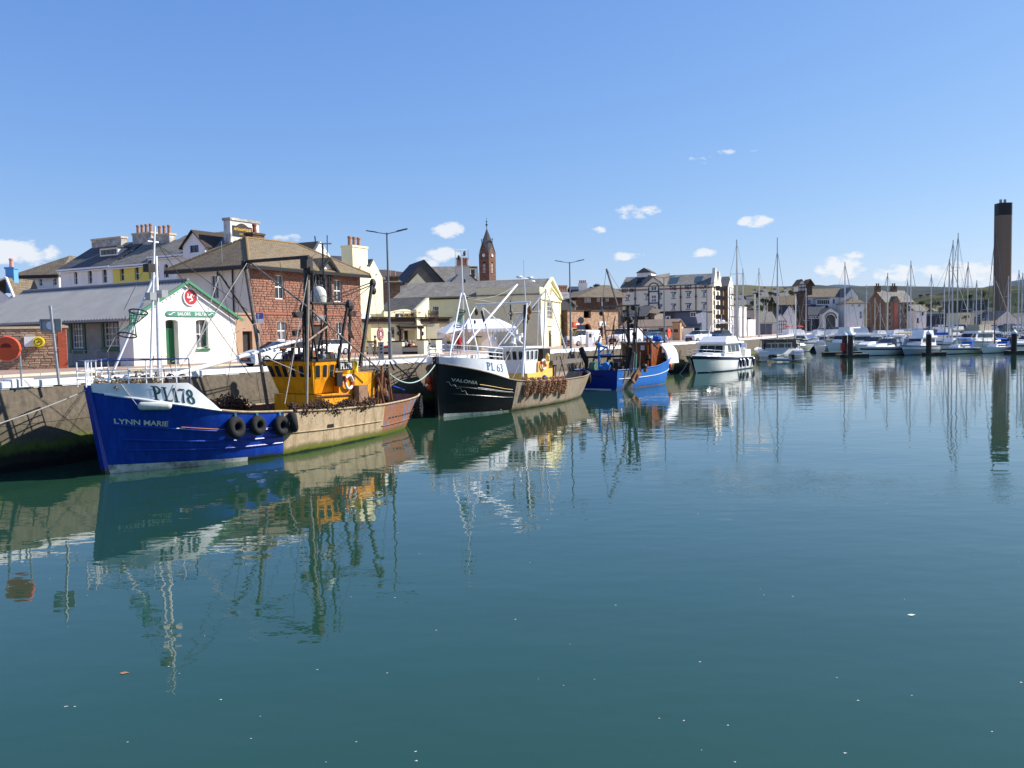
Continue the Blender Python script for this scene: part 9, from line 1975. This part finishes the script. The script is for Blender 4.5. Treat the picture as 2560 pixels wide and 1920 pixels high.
def motorcycle(px,py,lb,rz):
 t=thing('motorcycle',lb,'motorcycle',G(px,py,QZ),rz,'motorcycles on the quay');
 for x in(0,1.4):mb=MB(); mb.torus((x,0,.32),.27,.06,16,6); mb.build('wheel',m_rubber,t)
 mb=MB(); mb.ball((.62,0,.72),.26,8,6,sc=(1.1,.6,.8)); mb.ball((1.15,0,.8),.22,8,5,sc=(1.5,.6,.5)); mb.ball((.65,0,.42),.22,8,5); mb.ball((.2,0,.95),.2,8,5,sc=(.8,1,1.1)); mb.build('body',m_black,t); mb=MB(); mb.tube([(0,0,.32),(.25,0,1.05)],.04); mb.tube([(.25,-.35,1.05),(.25,.35,1.05)],.02); mb.build('fork',m_grey,t)
motorcycle(1632,861,'black motorcycle left of the third street lamp',R(20)); motorcycle(1648,858,'second dark motorcycle tucked behind the first',R(40))
# ------------------------------------------------------------------ people
def person(label,P,rz,top,legs,hair,sit=False,walk=0.0,arm='down',h=1.72,lower=None):
 s=h/1.75; t=thing('person',label,'person',P,rz); hz=.92 if not sit else.46; V=[]; E=[]; Rr=[]
 def v(x,y,z,r_):V.append((x*s,y*s,z*s)); Rr.append(r_*s); return len(V)-1
 def ch(a,L):
  for q in L:b=v(*q); E.append((a,b)); a=b
  return a
 pv=v(0,0,hz,.13); o_=hz-.92; ht=ch(pv,[(0,0,hz+.22,.125),(0,-.01,hz+.42,.15),(0,0,hz+.55,.06),(0,-.01,hz+.62,.05),(0,-.02,hz+.70,.085),(0,-.01,hz+.78,.085)])
 ches=2
 for sd in(-1,1):
  f=walk*sd
  if sit:ch(pv,[(sd*.1,-.05,hz,.09),(sd*.12,-.45,hz+.04,.075),(sd*.12,-.47,.08,.045),(sd*.12,-.6,.04,.035)])
  else:ch(pv,[(sd*.09,0,hz-.08,.095),(sd*.1,-.12*f,.5,.065),(sd*.1,-.30*f+.03,.09,.042),(sd*.11,-.30*f-.14,.04,.035)])
  e=(-.3 if arm=='fwd' else-.06); ch(ches,[(sd*.17,0,hz+.47,.06),(sd*.22,.02,hz+.2,.045),(sd*.2,e,hz+(.12 if arm=='fwd' else-.02),.036),(sd*.19,e-.07,hz+(.14 if arm=='fwd' else-.08),.03)])
 me=bpy.data.meshes.new('body'); me.from_pydata(V,E,[]); o=bpy.data.objects.new('body',me); col.objects.link(o); o.parent=t
 for m_ in(top,legs,m_skin):me.materials.append(m_)
 m1=o.modifiers.new('Skin','SKIN');
 if not me.skin_vertices:
  bpy.context.view_layer.objects.active=o
 lay=me.skin_vertices[0].data if me.skin_vertices else None
 if lay is None:me.attributes;
 else:
  for i,r_ in enumerate(Rr):lay[i].radius=(r_,r_)
  lay[0].use_root=True
 m2=o.modifiers.new('Subsurf','SUBSURF'); m2 .levels=m2 .render_levels=1
 dg=bpy.context.evaluated_depsgraph_get(); nm_=bpy.data.meshes.new_from_object(o.evaluated_get(dg)); o.modifiers.clear(); o.data=nm_; nm_.materials.clear()
 for m_ in(top,legs,m_skin):nm_.materials.append(m_)
 for p in nm_.polygons:
  z=p.center.z/s-hz; x=abs(p.center.x/s); p.use_smooth=True
  p.material_index=2 if(z>.56 or(x>.16 and z<(.1 if arm!='fwd' else.18)and z>-.15 and not sit))else(0 if z>-.02 else(1 if(lower is None or p.center.z/s>lower)else 2))
 mb=MB(); mb.ball((0,.01*s,(hz+.77)*s),.108*s,10,7,sc=(1,1.05,1.0)); mb.build('hair',hair,t,smooth=True)
 return t
mm=lambda n,c:M(n,c,.85,.12,6)
person('man in a red shirt and dark shorts walking on the quay behind PL 63',G(1148,887,QZ),R(20),mm('red shirt',(.45,.02,.02)),mm('brick shorts',(.16,.04,.03)),mm('dark hair',(.03,.02,.015)),walk=.5,lower=.52)
person('person in a khaki top and loose brown trousers beside the grey pedestal',G(939,895,QZ),R(-60),mm('khaki top',(.20,.16,.05)),mm('brown trousers',(.15,.12,.05)),mm('brown hair',(.16,.10,.05)),walk=.8,arm='fwd',h=1.68)
cl=[mm('pink top',(.6,.35,.38)),mm('pale shirt',(.65,.65,.62)),mm('maroon top',(.2,.03,.05)),mm('peach blouse',(.7,.42,.28))]; hr_=[mm('grey hair',(.45,.43,.4)),mm('dark hair',(.03,.02,.015)),mm('fair hair',(.5,.36,.18))]
W_=['leftmost at the doorway table','second from the left at the doorway table','third from the left at the doorway table','rightmost at the doorway table','in the white shirt left of the lamp','leftmost behind the right-hand terrace wall','middle of the right-hand terrace','rightmost by the right-hand pillar']
for i,(px,py)in enumerate(((1005,852),(1014,849),(1024,853),(1033,853),(971,856),(1064,850),(1073,851),(1081,850))):
 p=D(px,py,80+(i%2)*.7); person('%s seated pub customer, %s'%(('pink-topped','pale-shirted','maroon-topped','peach-topped')[i%4],W_[i]),(p.x,p.y,p.z-1.22),R((20,-30,150,60)[i%4]),cl[i%4],mm('jeans',(.05,.07,.13)),hr_[i%3],sit=True,arm='fwd')
for i,px in enumerate((1010,1028,1072)):
 p=G(px,879-i,QZ); p=D(px,868,79.3); t=thing('pub_table','dark wooden pub table among the customers, '+('left one','second one','on the right-hand terrace')[i],'table',(p.x,79.6,QZ)); mb=MB(); mb.box(-.8,-.4,.68,.8,.4,.74); mb.build('table_top',m_darkwood,t)
 for x in(-.65,.65):mb=MB(); mb.box(x-.05,-.35,0,x+.05,.35,.675); mb.build('leg',m_darkwood,t)
fl=[M('red flowers',(.6,.04,.05),.8,.3,9),M('orange flowers',(.7,.3,.1),.8,.3,9)]
for i,(a,b)in enumerate(((985,1000),(1026,1048),(958,970))):
 p,q=D(a,866,76),D(b,866,76); t=thing('flower_trough','trough of red and orange flowers on the terrace wall, '+('left of the doorway','right of the doorway','left of the lamp post')[i],'planter',(p.x,76,p.z-.25)); L_=q.x-p.x; mb=MB(); mb.box(0,-.15,-.25,L_,.15,0); mb.build('trough',m_darkwood,t); r=random.Random(i); mb=MB()
 for k in range(60):mb.ball((r.uniform(0,L_),r.uniform(-.2,.2),r.uniform(0,.3)),.055,4,3)
 tag(mb.build('flowers',fl[i%2],t),kind='stuff')
def parasol(px,py,Y,lb):
 p=D(px,py,Y); t=thing('parasol',lb,'parasol',(p.x,Y,QZ)); h=p.z-QZ; n=8; mb=MB(); c=(0,0,h+.5)
 for k in range(n):a,b=2*math.pi*k/n,2*math.pi*(k+1)/n; mb.add([(1.6*math.cos(a),1.6*math.sin(a),h-.2),(1.6*math.cos(b),1.6*math.sin(b),h-.2),c],[(0,1,2)])
 mb.build('canopy',m_red,t); mb=MB(); mb.tube([(0,0,0),(0,0,h+.4)],.04); mb.build('pole',m_grey,t)
parasol(1968,817,300,'red parasol beside the half-timbered cottage'); parasol(1999,816,300,'red parasol further right, before the dark arcade')
# drifting specks, leaves and gulls' feathers on the water
r=random.Random(21); mb=MB()
for i in range(70):
 px,py=r.uniform(0,2560),960+950*r.random()**.8
 p=G(px,py,.004)
 if px<1100 and py<1250:continue
 s_=r.uniform(.006,.014)*(1+p.y*.03); a=r.uniform(0,6); mb.add([(p.x+s_*math.cos(a+k*2.1)*(1 if k else 1.8),p.y+s_*math.sin(a+k*2.1),.004)for k in range(3)],[(0,1,2)])
tag(mb.build('floating_debris',M('pale flotsam',(.6,.58,.5),.9,.2,5)),'tiny pale leaves and feathers scattered over the water','debris',kind='stuff')
for px,py in((310,1120+562),(2278,1537)):
 p=G(px,py,.006); mb=MB(); mb.add([(p.x-.07,p.y,.006),(p.x-.01,p.y-.05,.008),(p.x+.08,p.y+.01,.006),(p.x,p.y+.04,.01)],[(0,1,2,3)]); tag(mb.build('floating_leaf',M('dead leaf',(.35,.16,.08),.8)if px<400 else m_whitepaint),'brown leaf floating bottom left' if px<400 else 'pale leaf floating right of centre','leaf')
bpy.context.view_layer.update()
